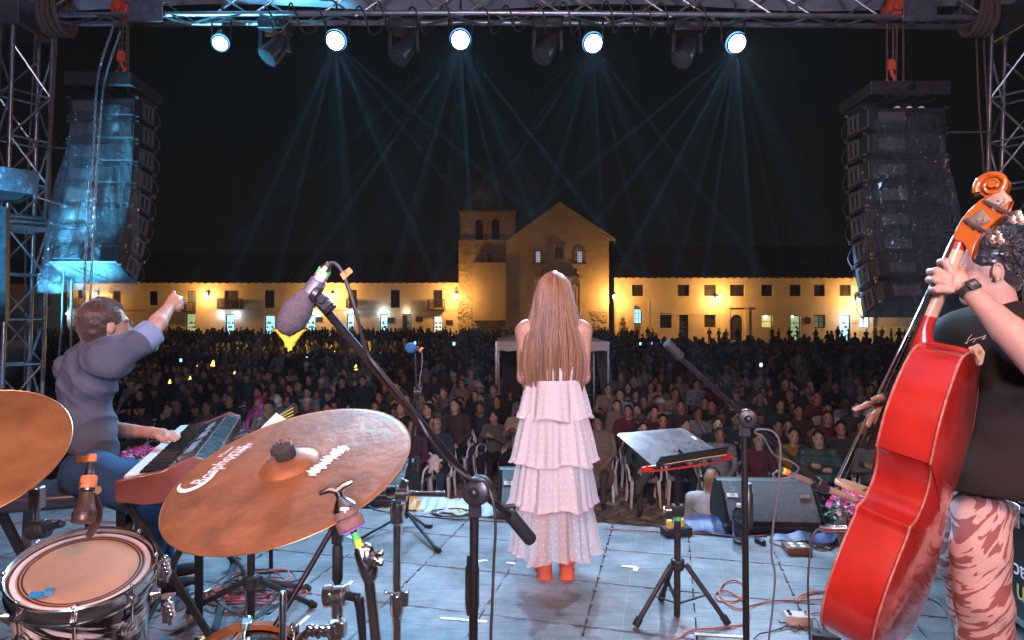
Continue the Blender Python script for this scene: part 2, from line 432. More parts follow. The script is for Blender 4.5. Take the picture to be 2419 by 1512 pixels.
L.new(mx.outputs['Result'], mx2.inputs['A']); L.new(rp2.outputs['Color'], mx2.inputs['B']); L.new(mx2.outputs['Result'], P.inputs['Base Color'])
mat('tile_seam_pale', (.34, .34, .34), .6)
EDGE = 4.62
B = MB(); c = S(0, (EDGE-3)/2, -.09); B.box(c, (15, EDGE+3, .14), STR); deck = B.build('stage_floor', 'deck_dark', smooth=None)
tag(deck, 'black stage deck under the tiles', kind='structure')
T = .52
B = MB(); zig = []
# tile outline with interlocking tabs on two sides
def edge_pts(p0, p1, out, tabs=3, d=.012, w=.03):
    p0 = np.array(p0, float); p1 = np.array(p1, float); dr = (p1-p0)/np.linalg.norm(p1-p0); L_ = np.linalg.norm(p1-p0); pts = [p0]
    for i in range(tabs):
        c_ = L_*(i+.5)/tabs
        for q, e in ((-w, 0), (-w, d), (0, d), (0, -d), (w, -d), (w, 0)): pts.append(p0+dr*(c_+q)+np.array(out)*e)
    return pts
gp = .0035; a0, a1 = gp-T/2, T/2-gp
out = []
out += edge_pts((a0, a0), (a1, a0), (0, 1)); out += edge_pts((a1, a0), (a1, a1), (1, 0))
out += edge_pts((a1, a1), (a0, a1), (0, 1)); out += edge_pts((a0, a1), (a0, a0), (1, 0))
B.prism([(x, y, -.016) for x, y in out], (0, 0, .013))
n9 = 3; st = (T-.016)/n9
for i in range(n9):
    for j in range(n9):
        x0 = -T/2+.008+i*st+.0010; y0 = -T/2+.008+j*st+.0006
        w1 = st-.0020; w2 = st-.0012
        B.box((x0+w1/2, y0+w2/2, -.0065), (w1, w2, .013))
for i in (1, 2): B.box((-T/2+.008+i*st, 0, -.0022), (.0022, T-.05, .002), mi=1)
tile_me = B.mesh('tile', smooth=30); tile_me.materials.append(tm); tile_me.materials.append(MATS['tile_seam_pale'])
nt = 0
for j in range(0, 15):
    for i in range(-14, 14):
        v = EDGE-.005-T/2-T*j; u = i*T+T/2+.12
        p = S(u, v, 0)
        if p[1] < .75: continue
        px = CX+p[0]*F/p[1]; py = CY+CAMH*F/p[1]
        if px < -420 or px > 2760 or py > 2100: continue
        o = bpy.data.objects.new('tile', tile_me); COL.objects.link(o); o.parent = deck; w0 = WLOC['stage_floor']
        o.location = (p[0]-w0[0], p[1]-w0[1], -w0[2]+random.uniform(-.0006, .0006)); o.rotation_euler = (0, 0, -YAW+random.choice((0, PI))+random.uniform(-.003, .003)); nt += 1
# tape marks on the deck
def tape(pts, w=.02, m='white_tape', label=None):
    B = MB()
    for a, b in zip(pts[:-1], pts[1:]): B.bar(np.array(a)+(0, 0, .004), np.array(b)+(0, 0, .004), w, .0015)
    o = B.build('tape_mark', m, smooth=None); tag(o, label, 'tape mark'); return o
tape([FL(1040, 1461), FL(1150, 1470)], .022, label='straight strip of white tape on the stage floor left of the singer, nearest the bottom')
tape([FL(688, 1493), FL(730, 1456)], .022, label='slanted strip of white tape on the floor right of the bass drum')
tape([FL(800, 1404), FL(831, 1374)], .022, label='slanted strip of white tape beside the black stand behind the cork felts')
tape([FL(1468, 1338), FL(1503, 1341), FL(1499, 1350)], .028, label='hooked white tape mark between singer and music stand')
tape([FL(1640, 1499), FL(1766, 1506)], .022, label='strip of white tape on the floor by the front foot of the music stand')
tape([FL(1127, 1328), FL(1143, 1324), FL(1150, 1326)], .02, label='small white tape corner on the floor left of the dress hem')
tape([FL(822, 1268), FL(840, 1273)], .03, label='short white tape strip behind the cork felts, under the far microphone stand')
tape([FL(1196, 1330), FL(1216, 1333)], .02, label='tiny white tape strip at the left edge of the dress hem')

# draped banner on the lip of the stage, in colour blocks
bc = mat('banner_print', (.8, .8, .8), .45); N, L, P = nodes(bc)
at = N.new('ShaderNodeAttribute'); at.attribute_name = 'col'; L.new(at.outputs['Color'], P.inputs['Base Color'])
def cloth_strip(name, label, u0, u1, cols):
    n = 90; rows = []
    for q, (dv, z) in enumerate([(-.10, .006), (0, .012), (.06, .05), (.14, .055), (.24, .03), (.30, -.05), (.31, -.35), (.32, -.7)]):
        rows.append([S(u0+(u1-u0)*i/n, EDGE+dv+.012*math.sin(i*.5+q), z+.012*math.sin(i*.37+q*1.3)+.006*math.sin(i*1.7)) for i in range(n+1)])
    B = MB(); B.grid(rows); o = B.build(name, 'banner_print', smooth=60); me = o.data
    ca = me.color_attributes.new('col', 'BYTE_COLOR', 'CORNER'); d = []
    for pl in me.polygons:
        i = pl.index % n; q = pl.index//n; t = (i/n*len(cols)*1.0+q*.35)
        d += [(*cols[int(t) % len(cols)], 1)]*pl.loop_total
    ca.data.foreach_set('color', np.array(d).ravel()); tag(o, label, 'banner'); return o
BL = (.006, .012, .09); OR = (.45, .20, .02); CR = (.42, .38, .25); WH = (.32, .34, .36)
cloth_strip('banner', 'glossy banner of blue, orange and white blocks on the stage lip left of the singer', -2.75, -.9, [WH, BL, BL, OR, OR, WH, CR, WH, WH, BL])
cloth_strip('banner', 'shiny dark blue banner along the stage lip behind the music stand', .02, 3.9, [BL, BL, (.01, .02, .14), BL])

# ------------------------------------------------------------------ buildings across the plaza, 75 m away
D0 = 75.0
def X(px, Z=D0): return (px-CX)*Z/F
def H(py, Z=D0): return CAMH-(py-CY)*Z/F
st = mat('stucco', (.46, .40, .31), .85, color2=(.60, .53, .42), noise=(.55, .3), bump=(2.5, .5, .06))
mat('stone_wall', (.20, .16, .11), .85, color2=(.34, .27, .19), noise=(1.4, .5), bump=(3.0, .9, .15))
mat('dark_wood', (.035, .022, .014), .6, noise=(3, .4))
mat('dark_room', (.012, .010, .008), .7)
mat('clay_tile', (.09, .05, .035), .8, noise=(1.2, .6))
mat('glass_pane', (.02, .03, .035), .08, spec=.8)
def glow(name, col, s):
    return mat(name, (.3, .3, .3), .6, emit=(col, s))
glow('shop_cyan', (.35, .80, .95), 1.5); glow('shop_white', (.9, .92, .78), 1.1); glow('shop_green', (.55, .75, .35), .55); glow('shop_yellow', (.85, .75, .2), .8)
glow('church_light', (.62, .66, .85), .62); glow('shop_dim', (.30, .42, .30), .16)
glow('lantern_glow', (1, .86, .6), 60); glow('bulb_white', (.85, .95, 1), 20)
mat('shelf_goods', (.25, .22, .2), .6, color2=(.05, .05, .06), noise=(3.5, .9))
def wall_holes(B, x0, x1, z0, z1, y, holes, depth=.45, mi=0):
    xs = sorted({x0, x1, *[h[0] for h in holes], *[h[1] for h in holes]}); zs = sorted({z0, z1, *[h[2] for h in holes], *[h[3] for h in holes]})
    xs = [x for x in xs if x0 <= x <= x1]; zs = [z for z in zs if z0 <= z <= z1]
    for i in range(len(xs)-1):
        for j in range(len(zs)-1):
            cx, cz = (xs[i]+xs[i+1])/2, (zs[j]+zs[j+1])/2
            if any(h[0] < cx < h[1] and h[2] < cz < h[3] for h in holes): continue
            B.add([(xs[i], y, zs[j]), (xs[i+1], y, zs[j]), (xs[i+1], y, zs[j+1]), (xs[i], y, zs[j+1])], [(0, 1, 2, 3)], mi)
    for h in holes:
        a, b, c_, d = h[:4]; arch = len(h) > 4 and h[4]
        B.add([(a, y, c_), (a, y+depth, c_), (a, y+depth, d), (a, y, d)], [(0, 1, 2, 3)], mi)
        B.add([(b, y, c_), (b, y, d), (b, y+depth, d), (b, y+depth, c_)], [(0, 1, 2, 3)], mi)
        B.add([(a, y, d), (a, y+depth, d), (b, y+depth, d), (b, y, d)], [(0, 1, 2, 3)], mi)
        B.add([(a, y, c_), (b, y, c_), (b, y+depth, c_), (a, y+depth, c_)], [(0, 1, 2, 3)], mi)
        if arch:
            r = (b-a)/2; cx = (a+b)/2; n = 8
            for sgn in (-1, 1):
                pts = [(cx+sgn*r, y-.004, d)]+[(cx+sgn*r*math.cos(t), y-.004, d-r+r*math.sin(t)) for t in np.linspace(0, PI/2, n)]
                B.prism(pts, (0, depth*.8, 0), mi)
def window(bld, x0, x1, z0, z1, y, fill, frame='dark_wood', nx=2, nz=3, name='window'):
    fr = MB(); t = .09; yy = y+.22
    fr.box(((x0+x1)/2, yy, z1-t/2), (x1-x0-.02, .1, t)); fr.box(((x0+x1)/2, yy, z0+t/2), (x1-x0-.02, .1, t))
    for x in (x0+t/2+.01, x1-t/2-.01): fr.box((x, yy, (z0+z1)/2), (t, .1, z1-z0-2*t-.01))
    for i in range(1, nx): fr.box((x0+(x1-x0)*i/nx, yy, (z0+z1)/2), (.05, .06, z1-z0-2*t-.01))
    for j in range(1, nz): fr.box(((x0+x1)/2, yy+.02, z0+(z1-z0)*j/nz), (x1-x0-2*t-.04, .04, .045))
    w = fr.build(name, frame, bld, smooth=None)
    p = MB(); p.add([(x0, y+.33, z0), (x1, y+.33, z0), (x1, y+.33, z1), (x0, y+.33, z1)], [(0, 1, 2, 3)]); p.build('pane', fill, w, smooth=None)
    return w
def balcony(bld, x0, x1, z0, z1, y):
    B = MB(); B.box(((x0+x1)/2, y-.42, z0+.06), (x1-x0, .8, .12)); B.box(((x0+x1)/2, y-.8, z1-.04), (x1-x0, .07, .07))
    for x in (x0+.03, x1-.03): B.box((x, y-.42, z1-.04), (.06, .8, .06))
    n = int((x1-x0)/.17)
    for i in range(n+1): B.box((x0+(x1-x0-.06)*i/n+.03, y-.8, (z0+z1)/2), (.05, .05, z1-z0-.16))
    for x in (x0+.03, x1-.03):
        for k in range(4): B.box((x, y-.1-.18*k, (z0+z1)/2), (.04, .05, z1-z0-.16))
    B.build('balcony', 'dark_wood', bld, smooth=None)
def lantern(px, py, y=D0, k=1.0, label=None, col=(1, .46, .10)):
    c = np.array([X(px, y), y-.75, H(py, y)])
    t = thing('wall_lantern', label, 'lantern', (c[0], y-.05, c[2]), 'lanterns on the plaza facades')
    B = MB(); B.bar((c[0], y-.02, c[2]+.5), (c[0], c[1], c[2]+.55), .05, .05); B.bar((c[0], y-.02, c[2]+.1), (c[0], c[1]+.1, c[2]+.5), .035, .035); B.box((c[0], y-.03, c[2]+.3), (.12, .05, .6)); B.build('bracket', 'black_metal', t, smooth=None)
    B = MB(); B.lathe([(.04, .42), (.20, .22), (.22, .2)], c, seg=6); B.lathe([(.1, -.2), (.11, -.26), (.03, -.32)], c, seg=6)
    for a in range(6): th = a*PI/3; B.bar(c+(.11*math.cos(th), .11*math.sin(th), -.2), c+(.2*math.cos(th), .2*math.sin(th), .2), .02, .02)
    B.build('cage', 'black_metal', t, smooth=None)
    B = MB(); B.lathe([(.09, -.2), (.17, .19)], c, seg=6); B.build('glass', 'lantern_glow', t, smooth=None)
    point('lantern_light', c+(0, -1.1, -.05), col, 1050*k, .15)
    return t
def roof(bld, x0, x1, z, y, depth, rise, over=.6, tiles=True):
    B = MB(); n = int((x1-x0)/.13); rows = []
    for q in range(7):
        t = q/6; rows.append([(x0+(x1-x0)*i/n, y-over+(depth+over)*t, z+rise*t+.06+.05*abs(math.sin(i*PI/4))+.02*(q % 2)) for i in range(n+1)])
    B.grid(rows); r = B.build('roof', 'clay_tile', bld, smooth=50)
    return r
def rafters(bld, x0, x1, z, y, over=.5, step=.85):
    B = MB(); x = x0+.3
    while x < x1: B.box((x, y-over/2, z-.03), (.13, over, .14)); x += step
    B.build('rafter_ends', 'dark_wood', bld, smooth=None)

# left row of houses
yb = D0
bl = thing('town_house', 'long two storey white house with wooden balconies left of the church', 'building', (X(600), yb, GZ))
up = [(182, 202, 684.6, 705), (266.5, 285, 687, 722), (352, 372, 688, 721), (441, 462, 687, 716), (530, 563, 686, 729), (624, 648, 685.6, 727), (723, 746, 685, 727), (822.6, 842.6, 684.5, 727), (922, 944, 684.8, 727), (1023, 1044.6, 685, 727)]
dn = [(174, 192, 744, 801, 'shop_white'), (438, 462, 740, 802, 'shop_green'), (532, 553, 743, 802, 'shop_cyan'), (625, 649.5, 744.6, 801, 'shop_cyan'), (720.5, 745.5, 744.6, 801, 'shop_cyan'), (818.5, 837, 742, 802, 'shop_cyan'), (897, 915.7, 742, 801, 'shop_cyan'), (950, 971.6, 742, 804, 'shop_dim'), (1023.4, 1046, 746, 804, 'shop_white')]
holes = [(X(a), X(b), H(d), H(c)) for a, b, c, d in up]+[(X(r_[0]), X(r_[1]), GZ+.02, H(r_[2])) for r_ in dn]
B = MB(); zt = H(668); wall_holes(B, X(158), X(1083), GZ, zt, yb, holes)
B.box((X(620), yb-.04, H(732)), (X(1083)-X(158)-.1, .08, .1)); B.build('wall', 'stucco', bl, smooth=None)
for i, (a, b, c, d) in enumerate(up):
    window(bl, X(a), X(b), H(d), H(c), yb, 'dark_room' if i != 3 else 'shop_dim', nx=2, nz=4)
for a, b, c, d in [(171, 203, 704, 727), (440, 463, 714, 738), (519, 575, 705, 729), (821, 845, 706, 728), (1012, 1050.7, 707, 733)]: balcony(bl, X(a), X(b), H(d), H(c), yb)
def shop(bld, x0, x1, z0, z1, y, fill):
    w = window(bld, x0, x1, z0, z1, y, fill, nx=1, nz=1, name='doorway')
    B = MB()
    for k in range(4):
        zz = z0+.5+k*.5
        if zz < z1-.2: B.box(((x0+x1)/2, y+.30, zz), (x1-x0-.25, .03, .05))
        for q in range(4): 
            if zz+.3 < z1: B.box((x0+.25+(x1-x0-.5)*random.random(), y+.29, zz+.12), (.1+.1*random.random(), .02, .12+.2*random.random()))
    B.build('shelf', 'shelf_goods', w, smooth=None)
for a, b, c, d, f in dn: shop(bl, X(a), X(b), GZ+.02, H(c), yb, f)
B = MB(); B.box((X(956), yb+.1, (GZ+H(742))/2), (.55, .06, 2.8)); B.build('door_leaf', 'dark_wood', bl, smooth=None)
rf = roof(bl, X(110), X(1083)-.02, zt, yb, 7, 4.2); rafters(bl, X(158), X(1083), zt, yb)
for px, py, w in [(718, 741, 1), (745, 741, 1), (829, 737.5, 1.3), (906, 738, 2), (524, 743, 1.2), (559, 743, 1.2), (960.5, 735.5, .8), (160, 741, 1)]:
    B = MB(); p = np.array([X(px), yb-.18, H(py)]); B.ell(p, .09, 8, 6); o = B.build('bulb', 'bulb_white', bl); 
    point('door_light', p+(0, -.3, -.05), (.65, .85, 1) if px != 960.5 else (1, .8, .5), 40*w, .1)
B = MB(); ph = [(1490, 719), (1240, 728), (610, 723), (1755, 750)]
for cx_, cy_ in ph: B.box((X((1000+cx_/2.199)/1.694), yb-.03, H((950+cy_/2.199)/1.694)), (.85, .05, .6))
B.build('wall_plaque', 'dark_wood', bl, smooth=None)
# darker house further left
b0 = thing('corner_house', 'low dim house with one barred window at the far left, behind the truss tower', 'building', (X(60), yb+4, GZ))
B = MB(); z0 = H(672, 79); x0, x1 = X(-60, 79), X(150, 79)
wall_holes(B, x0, x1, GZ, z0, 79, [(X(105, 79), X(118, 79), H(722, 79), H(685, 79))]); B.build('wall', 'stucco', b0, smooth=None)
window(b0, X(105, 79), X(118, 79), H(722, 79), H(685, 79), 79, 'dark_room'); roof(b0, x0-1, x1+.3, z0, 79, 6, 3.5)
# ---- church
ch = thing('church', 'plain plastered church with a steep gable and square stone belfry tower', 'building', (X(1265), yb, GZ))
mat('church_plaster', (.36, .29, .21), .88, color2=(.46, .38, .28), noise=(.5, .4), bump=(2.2, .6, .07))
def Hc(py): return H(py)
xl, xr = X(1195.5), X(1448); ze = H(571); zp = H(485.4); xm = X(1320.7)
B = MB(); yc = yb-.6
hol = [(X(1263.3), X(1277.3), H(622), H(593.4), True), (X(1361), X(1375.8), H(622), H(593.4), True), (X(1309), X(1329), H(614), H(584)), (X(1291), X(1348), GZ+.02, H(678), True)]
wall_holes(B, xl, xr, GZ, ze, yc, hol, .6)
B.prism([(xl, yc, ze), (xr, yc, ze), (xm, yc, zp)], (0, .6, 0)); B.box((xr-.3, yc+4, (GZ+ze)/2), (.6, 8, ze-GZ)); B.box((xl+.3, yc+4, (GZ+ze)/2), (.6, 7.8, ze-GZ))
# flank of the nave, in plaster too
B.build('nave_wall', 'church_plaster', ch, smooth=None)
for a, b, c, d in [(1263.3, 1277.3, 593.4, 622), (1361, 1375.8, 593.4, 622)]:
    w = window(ch, X(a), X(b), H(d), H(c), yc+.05, 'church_light', nx=3, nz=5)
    B = MB(); r = X(b)-X(a); cx = (X(a)+X(b))/2; zt_ = H(c)
    pts = [(cx-.7, yc-.1, H(d)-.1)]+[(cx-.7*math.cos(t), yc-.1, zt_-.3+.72*math.sin(t)) for t in np.linspace(0, PI, 10)]+[(cx+.7, yc-.1, H(d)-.1)]
    inn = [(cx-.36, yc-.1, H(d)-.02)]+[(cx-.36*math.cos(t), yc-.1, zt_-.36+.38*math.sin(t)) for t in np.linspace(0, PI, 10)]+[(cx+.36, yc-.1, H(d)-.02)]
    n = len(pts); V = pts+inn; V = V+[(x, y+.1, z) for x, y, z in V]; Fc = []
    for i in range(n-1): Fc += [(i, i+1, n+i+1, n+i), (i, 2*n+i, 2*n+i+1, i+1), (n+i, n+i+1, 3*n+i+1, 3*n+i)]
    B.add(V, Fc); B.box((cx, yc-.08, H(d)-.16), (1.7, .3, .14)); B.build('window_surround', 'stone_wall', ch, smooth=None)
B = MB(); cx = X(1319); B.box((cx, yc-.12, H(581.5)), (1.5, .3, .3)); B.box((cx, yc-.12, H(616)), (1.6, .3, .25))
for sx in (-1, 1): B.box((cx+sx*.56, yc-.1, (H(583)+H(614.5))/2), (.22, .22, H(583)-H(614.5)-.06))
B.build('niche_frame', 'stone_wall', ch, smooth=None)
B = MB(); B.box((cx, yc+.62, (H(584)+H(614))/2), (1.1, .05, 1.5)); B.build('niche_back', 'stone_wall', ch, smooth=None)
B = MB(); B.lathe([(.22, 0), (.16, .5), (.2, .75), (.08, .85), (.11, .95), (.0, 1.08)], (cx, yc+.3, H(613)), seg=10); B.build('niche_statue', 'church_plaster', ch)
B = MB()
for x in (X(1276), X(1359)):
    for o_ in (-.38, .38): B.lathe([(.28, 0), (.28, .3), (.2, .4), (.17, H(672)-GZ-.4), (.27, H(672)-GZ-.2), (.27, H(672)-GZ)], (x+o_, yc-.35, GZ), seg=12)
cx = X(1318); B.box((cx, yc-.3, H(664)), (X(1366)-X(1270), .75, .7)); B.box((cx, yc-.35, H(655)), (X(1371)-X(1265), .95, .22))
for x in (X(1277.8), X(1359.3)): B.lathe([(.28, 0), (.2, .12), (.1, .3), (.26, .5), (.2, .72), (.05, .85), (0, .95)], (x, yc-.3, H(653)), seg=10)
for s_ in (-1, 1): B.box((cx+s_*1.75, yc-.08, (GZ+H(672))/2), (.4, .16, H(672)-GZ))
B.build('portal', 'stone_wall', ch)
B = MB(); B.box((cx, yc+.5, (GZ+H(680))/2), (2.8, .1, H(680)-GZ)); B.build('door', 'dark_wood', ch, smooth=None)
# gable coping and nave roof
B = MB()
for s_, xe in ((-1, X(1209)), (1, xr+.15)):
    zz = ze if s_ > 0 else H(565)
    a = np.array([xm, yc-.12, zp+.05]); b = np.array([xe, yc-.12, zz+.02]); dn_ = np.array([0, 0, .26]); dp = np.array([0, .9, 0])
    B.prism([a, b, b+dn_*.9, a+dn_], dp)
B.build('gable_coping', 'church_plaster', ch, smooth=None)
B = MB()
for s_, xe in ((-1, xl-.3), (1, xr+.4)):
    rows = [[(xm+(xe-xm)*t, yc+.9+20*q/6, zp+.1+(ze-zp-.15)*t) for q in range(7)] for t in np.linspace(0, 1, 20)]; B.grid(rows)
B.build('roof', 'clay_tile', ch, smooth=None)
# tower
B = MB(); yt = yb-.25
x0, x1, x2 = X(1083.4), X(1195.4), X(1217)
wall_holes(B, x0, x1, GZ, H(569.5), yt, [(X(1150.9), X(1159.6), H(619.6), H(601))], .5)
B.box((x0+.25, yt+3, (GZ+H(569.5))/2), (.5, 5.9, H(569.5)-GZ))
wall_holes(B, X(1087), x2, H(567.5), H(500), yt+.1, [(X(1122.8), X(1140.8), H(567.4), H(517.7), True), (X(1161), X(1179.5), H(567.4), H(517.7), True)], .7)
B.box(((x0+X(1217))/2-.3, yt+.15, H(568.6)), (X(1200)-x0+.3, .5, .14))
B.box((X(1087)+.3, yt+3.6, (H(567)+H(500))/2), (.6, 6.2, H(500)-H(567.5))); B.box((x2-.3, yt+3.6, (H(567)+H(500))/2), (.6, 6.2, H(500)-H(567.5)))
B.build('tower_wall', 'stone_wall', ch, smooth=None)
B = MB(); B.box(((X(1087)+x2)/2, yt+3.2, H(499)), (x2-X(1087)+.5, 7, .22)); B.build('tower_cornice', 'clay_tile', ch, smooth=None)
B = MB(); B.box((X(1151), yt+2.2, (H(569)+H(500))/2), (5.6, .1, 3.3)); B.build('belfry_dark', 'dark_room', ch, smooth=None)  # dark sheet standing in for the shade inside the belfry
# annex of smooth plaster, ruined stone plinth with stones
B = MB(); B.box(((X(1117)+x1)/2, yt-.4, (H(757)+H(622))/2), (x1-X(1117)-.05, .6, H(622)-H(757))); B.build('annex_wall', 'church_plaster', ch, smooth=None)
ston = []
for k in range(6):
    B = MB(); B.ell((0, 0, 0), (.24, .16, .13), 7, 5); Vn = B.v[0]; B.v[0] = Vn*(1+.25*vnoise(Vn, 9, k)[:, None]); me = B.mesh('stone', smooth=None); me.materials.append(MATS['stone_wall']); ston.append(me)
wc = WLOC[ch.name]
def stones(x0, x1, z0, z1, y, n):
    for i in range(n):
        o = bpy.data.objects.new('stone', random.choice(ston)); COL.objects.link(o); o.parent = ch
        o.location = (random.uniform(x0, x1)-wc[0], y-wc[1], random.uniform(z0, z1)-wc[2]); o.rotation_euler = (0, random.uniform(-.3, .3), 0); s_ = random.uniform(.8, 1.5); o.scale = (s_, .6, s_)
stones(X(1085), X(1194), H(797), H(758), yt-.05, 120); stones(X(1085), X(1114), H(757), H(700), yt-.02, 80); stones(X(1395), X(1430), H(780), H(735), yc-.03, 50)
# right row
br = thing('long_hall', 'long two storey ochre hall with small square windows right of the church', 'building', (X(1800), yb, GZ))
yr = D0
upr = [(1492.5, 1519), (1600.5, 1628), (1662.7, 1690), (1724.2, 1758), (1798, 1825), (1865, 1891.5), (1922, 1948), (1982.3, 2009)]
hol = [(X(a), X(b), H(699.5), H(672.6)) for a, b in upr]
low = [(1558.7, 1587, 740, 775, 'dark_room'), (1663, 1690, 742, 773, 'dark_room'), (1798, 1823.8, 743.6, 775, 'shop_yellow'), (1921, 1948.6, 744, 775, 'shop_dim'), (2029, 2055, 743, 775, 'shop_cyan')]
dor = [(1604, 1626, 743, 'dark_room'), (1867, 1890.8, 744.7, 'shop_green'), (1983, 2008.6, 744, 'shop_cyan')]
hol += [(X(a), X(b), H(d), H(c)) for a, b, c, d, f in low]+[(X(a), X(b), GZ+.02, H(c)) for a, b, c, f in dor]
hol += [(X(1725), X(1754), GZ+.02, H(743.6), True), (X(1492.8), X(1516), H(765), H(729), True)]
zt = H(656)
B = MB(); wall_holes(B, X(1448.5), X(2062), GZ, zt, yr, hol)
B.box((X(1740), yr-.12, H(725.5)), (X(1768)-X(1713), .4, .18))
for x in (1718, 1763): B.box((X(x), yr-.08, (GZ+H(727))/2), (.42, .2, H(727)-GZ))
B.box((X(1473), yr-.35, (GZ+H(719))/2), (X(1495)-X(1451), .6, H(719)-GZ)); B.box((X(1620), yr-.05, H(742.5)), (X(1690)-X(1555), .1, .1)); B.box((X(1532), yr-.03, (GZ+H(712))/2), (.16, .09, H(712)-GZ))
B.build('wall', 'stucco', br, smooth=None)
for a, b in upr: window(br, X(a), X(b), H(699.5), H(672.6), yr, 'dark_room', nx=2, nz=2)
for a, b, c, d, f in low: window(br, X(a), X(b), H(d), H(c), yr, f, nx=2 if f != 'shop_yellow' else 1, nz=2)
for a, b, c, f in dor: shop(br, X(a), X(b), GZ+.02, H(c), yr, f)
window(br, X(1492.8), X(1516), H(765), H(729), yr, 'shop_cyan', 'black_metal', nx=3, nz=3)
B = MB(); B.box((X(1739.5), yr+.3, (GZ+H(744))/2), (X(1754)-X(1725)-.02, .08, H(744)-GZ-.02)); B.build('arched_door', 'dark_wood', br, smooth=None)
B = MB(); B.tube([(X(1906)+.34*math.cos(t), yr-.08, H(757)+.34*math.sin(t)) for t in np.linspace(0, 2*PI, 14, endpoint=False)], .09, 6, closed=True); B.build('wreath', 'dark_wood', br)
B = MB(); B.lathe([(.42, -.03), (.42, .03), (.2, .08), (0, .1)], (X(2019), yr-.02, H(757)), (0, -1, 0), 12); B.bar((X(2012), yr-.06, H(762)), (X(2026), yr-.06, H(761)), .1, .1); B.build('wall_ornament', 'church_plaster', br)
roof(br, X(1449)+.1, X(2064), zt, yr, 7, 4.4); rafters(br, X(1449)+.3, X(2062), zt, yr)
B = MB(); B.ell((X(1810), yr-.1+.3, H(748)), .12, 8, 6); B.ell((X(1872), yr+.1, H(748)), .1, 8, 6); B.build('bulb', 'bulb_white', br)
point('door_light', (X(1996), yr-.8, H(750)), (.5, .85, 1), 90, .2); point('door_light', (X(2045), yr-.8, H(750)), (.5, .8, 1), 60, .2)
b3 = thing('end_house', 'plain single storey house at the far right end of the hall', 'building', (X(2150), yb+1, GZ))
B = MB(); wall_holes(B, X(2062)+.1, X(2320), GZ, H(742), yb+1, [(X(2166), X(2182), H(768), H(754))]); B.build('wall', 'stucco', b3, smooth=None); window(b3, X(2166), X(2182), H(768), H(754), yb+1, 'dark_room')
roof(b3, X(2064), X(2330), H(742), yb+1, 6, 2.6)
point('door_light', (X(2240), yb-2, H(757)), (.7, .95, 1), 120, .2)
# pedestal with statue by the hall
pd = thing('statue', 'small dark statue on a tall stone pedestal in front of the ochre hall', 'statue', (X(1470, 73), 73, GZ))
B = MB(); B.box((X(1470, 73), 73, GZ+.25), (1.1, 1.1, .5)); B.lathe([(.55, 0), (.32, 1.5), (.42, 1.6), (.42, 1.75)], (X(1470, 73), 73, GZ+.5), seg=4); B.build('pedestal', 'stone_wall', pd, smooth=None)
B = MB(); B.lathe([(.25, 0), (.2, .25), (.28, .45), (.1, .55), (.14, .68), (0, .8)], (X(1470, 73), 73, GZ+2.25), seg=10); B.build('figure', 'stone_wall', pd)
# lanterns
for px, py, k, lb in [(233, 697, .6, 'lit wall lantern near the left end of the white house, beside the balcony'), (493.6, 698, .8, 'lit wall lantern between two balconies on the left house'),
                      (787, 699, 1.2, 'lit wall lantern on the white house right of the foam microphone'), (1078, 700, 1.3, 'lit wall lantern at the corner of the church tower'),
                      (1447.8, 702, 1.4, 'bright wall lantern where the church meets the ochre hall'), (1690, 706, 1.3, 'lit wall lantern in the middle of the ochre hall above a dark window'),
                      (2019.6, 710, 1.3, 'lit wall lantern at the right end of the ochre hall')]:
    lantern(px, py, yb-(.6 if px == 1447.8 else .3 if px == 1078 else 0), k, lb)
# unseen flood added for the dim spill on the church
spot('church_fill', (X(1250)-4, 38, 9), (X(1265), yb, 7), (1, .48, .17), 3300, 70, .8, .4)
# ------------------------------------------------------------------ roof, trusses, towers
rm = mat('roof_fabric', (.50, .46, .52), .75, noise=(1.5, .25), bump=(5, .4, .03))
B = MB(); rows = []
for i in range(24):
    x = -8.5+17*i/23
    rows.append([(x, y, 5.52+(8.3-y)*.10+.05*math.sin(i*.9+y)) for y in np.linspace(8.3, -3.5, 16)])
B.grid(rows); o = B.build('stage_roof', 'roof_fabric', smooth=60); tag(o, 'pale lilac fabric roof stretched over the stage', 'roof')
def lacing(B, p, q, r, n, flip=False):
    """zigzag between two chords p=(a,b), q=(a,b)"""
    p0, p1 = map(np.array, p); q0, q1 = map(np.array, q)
    for i in range(n):
        a = p0+(p1-p0)*i/n; b = q0+(q1-q0)*(i+.5)/n; c = p0+(p1-p0)*(i+1)/n
        if flip: a = q0+(q1-q0)*i/n; b = p0+(p1-p0)*(i+.5)/n; c = q0+(q1-q0)*(i+1)/n
        B.tube([a, b], r, 6); B.tube([b, c], r, 6)
tr = thing('lighting_truss', 'long aluminium box truss across the front of the stage carrying the lamps', 'truss', (0, 7.8, 5.2))
Zn, Zf = 7.62, 7.9; ch4 = []
for Z, dz in ((Zn, 0), (Zf, 0), (Zn, .42), (Zf, .42)):
    a = W(95, 36 if Z == Zn else 57, Z); b = W(2330, 43 if Z == Zn else 64, Z); a.z += dz; b.z += dz
    ch4.append((np.array(a), np.array(b)))
    m = W(1209, (31 if Z == Zn else 54), Z); m.z += dz
    B = MB(); B.tube(spline([a, m, b], 10), .031, 12); B.build('chord', 'aluminium', tr)
for (p, q, fl, n_) in ((0, 2, False, 9), (1, 3, True, 9), (0, 1, False, 16)):
    B = MB(); lacing(B, ch4[p], ch4[q], .013, n_, fl); B.build('lacing', 'aluminium', tr)
for px in (345, 2172):
    B = MB(); c = W(px, 26, Zn-.04); B.box(c, (.40, .02, .26))
    for k in (-.12, 0, .12): B.cyl(c+Vector((k, -.014, .03)), c+Vector((k, -.02, .03)), .014, 8)
    B.build('splice_plate', 'dull_steel', tr, smooth=None, bevel=.004)
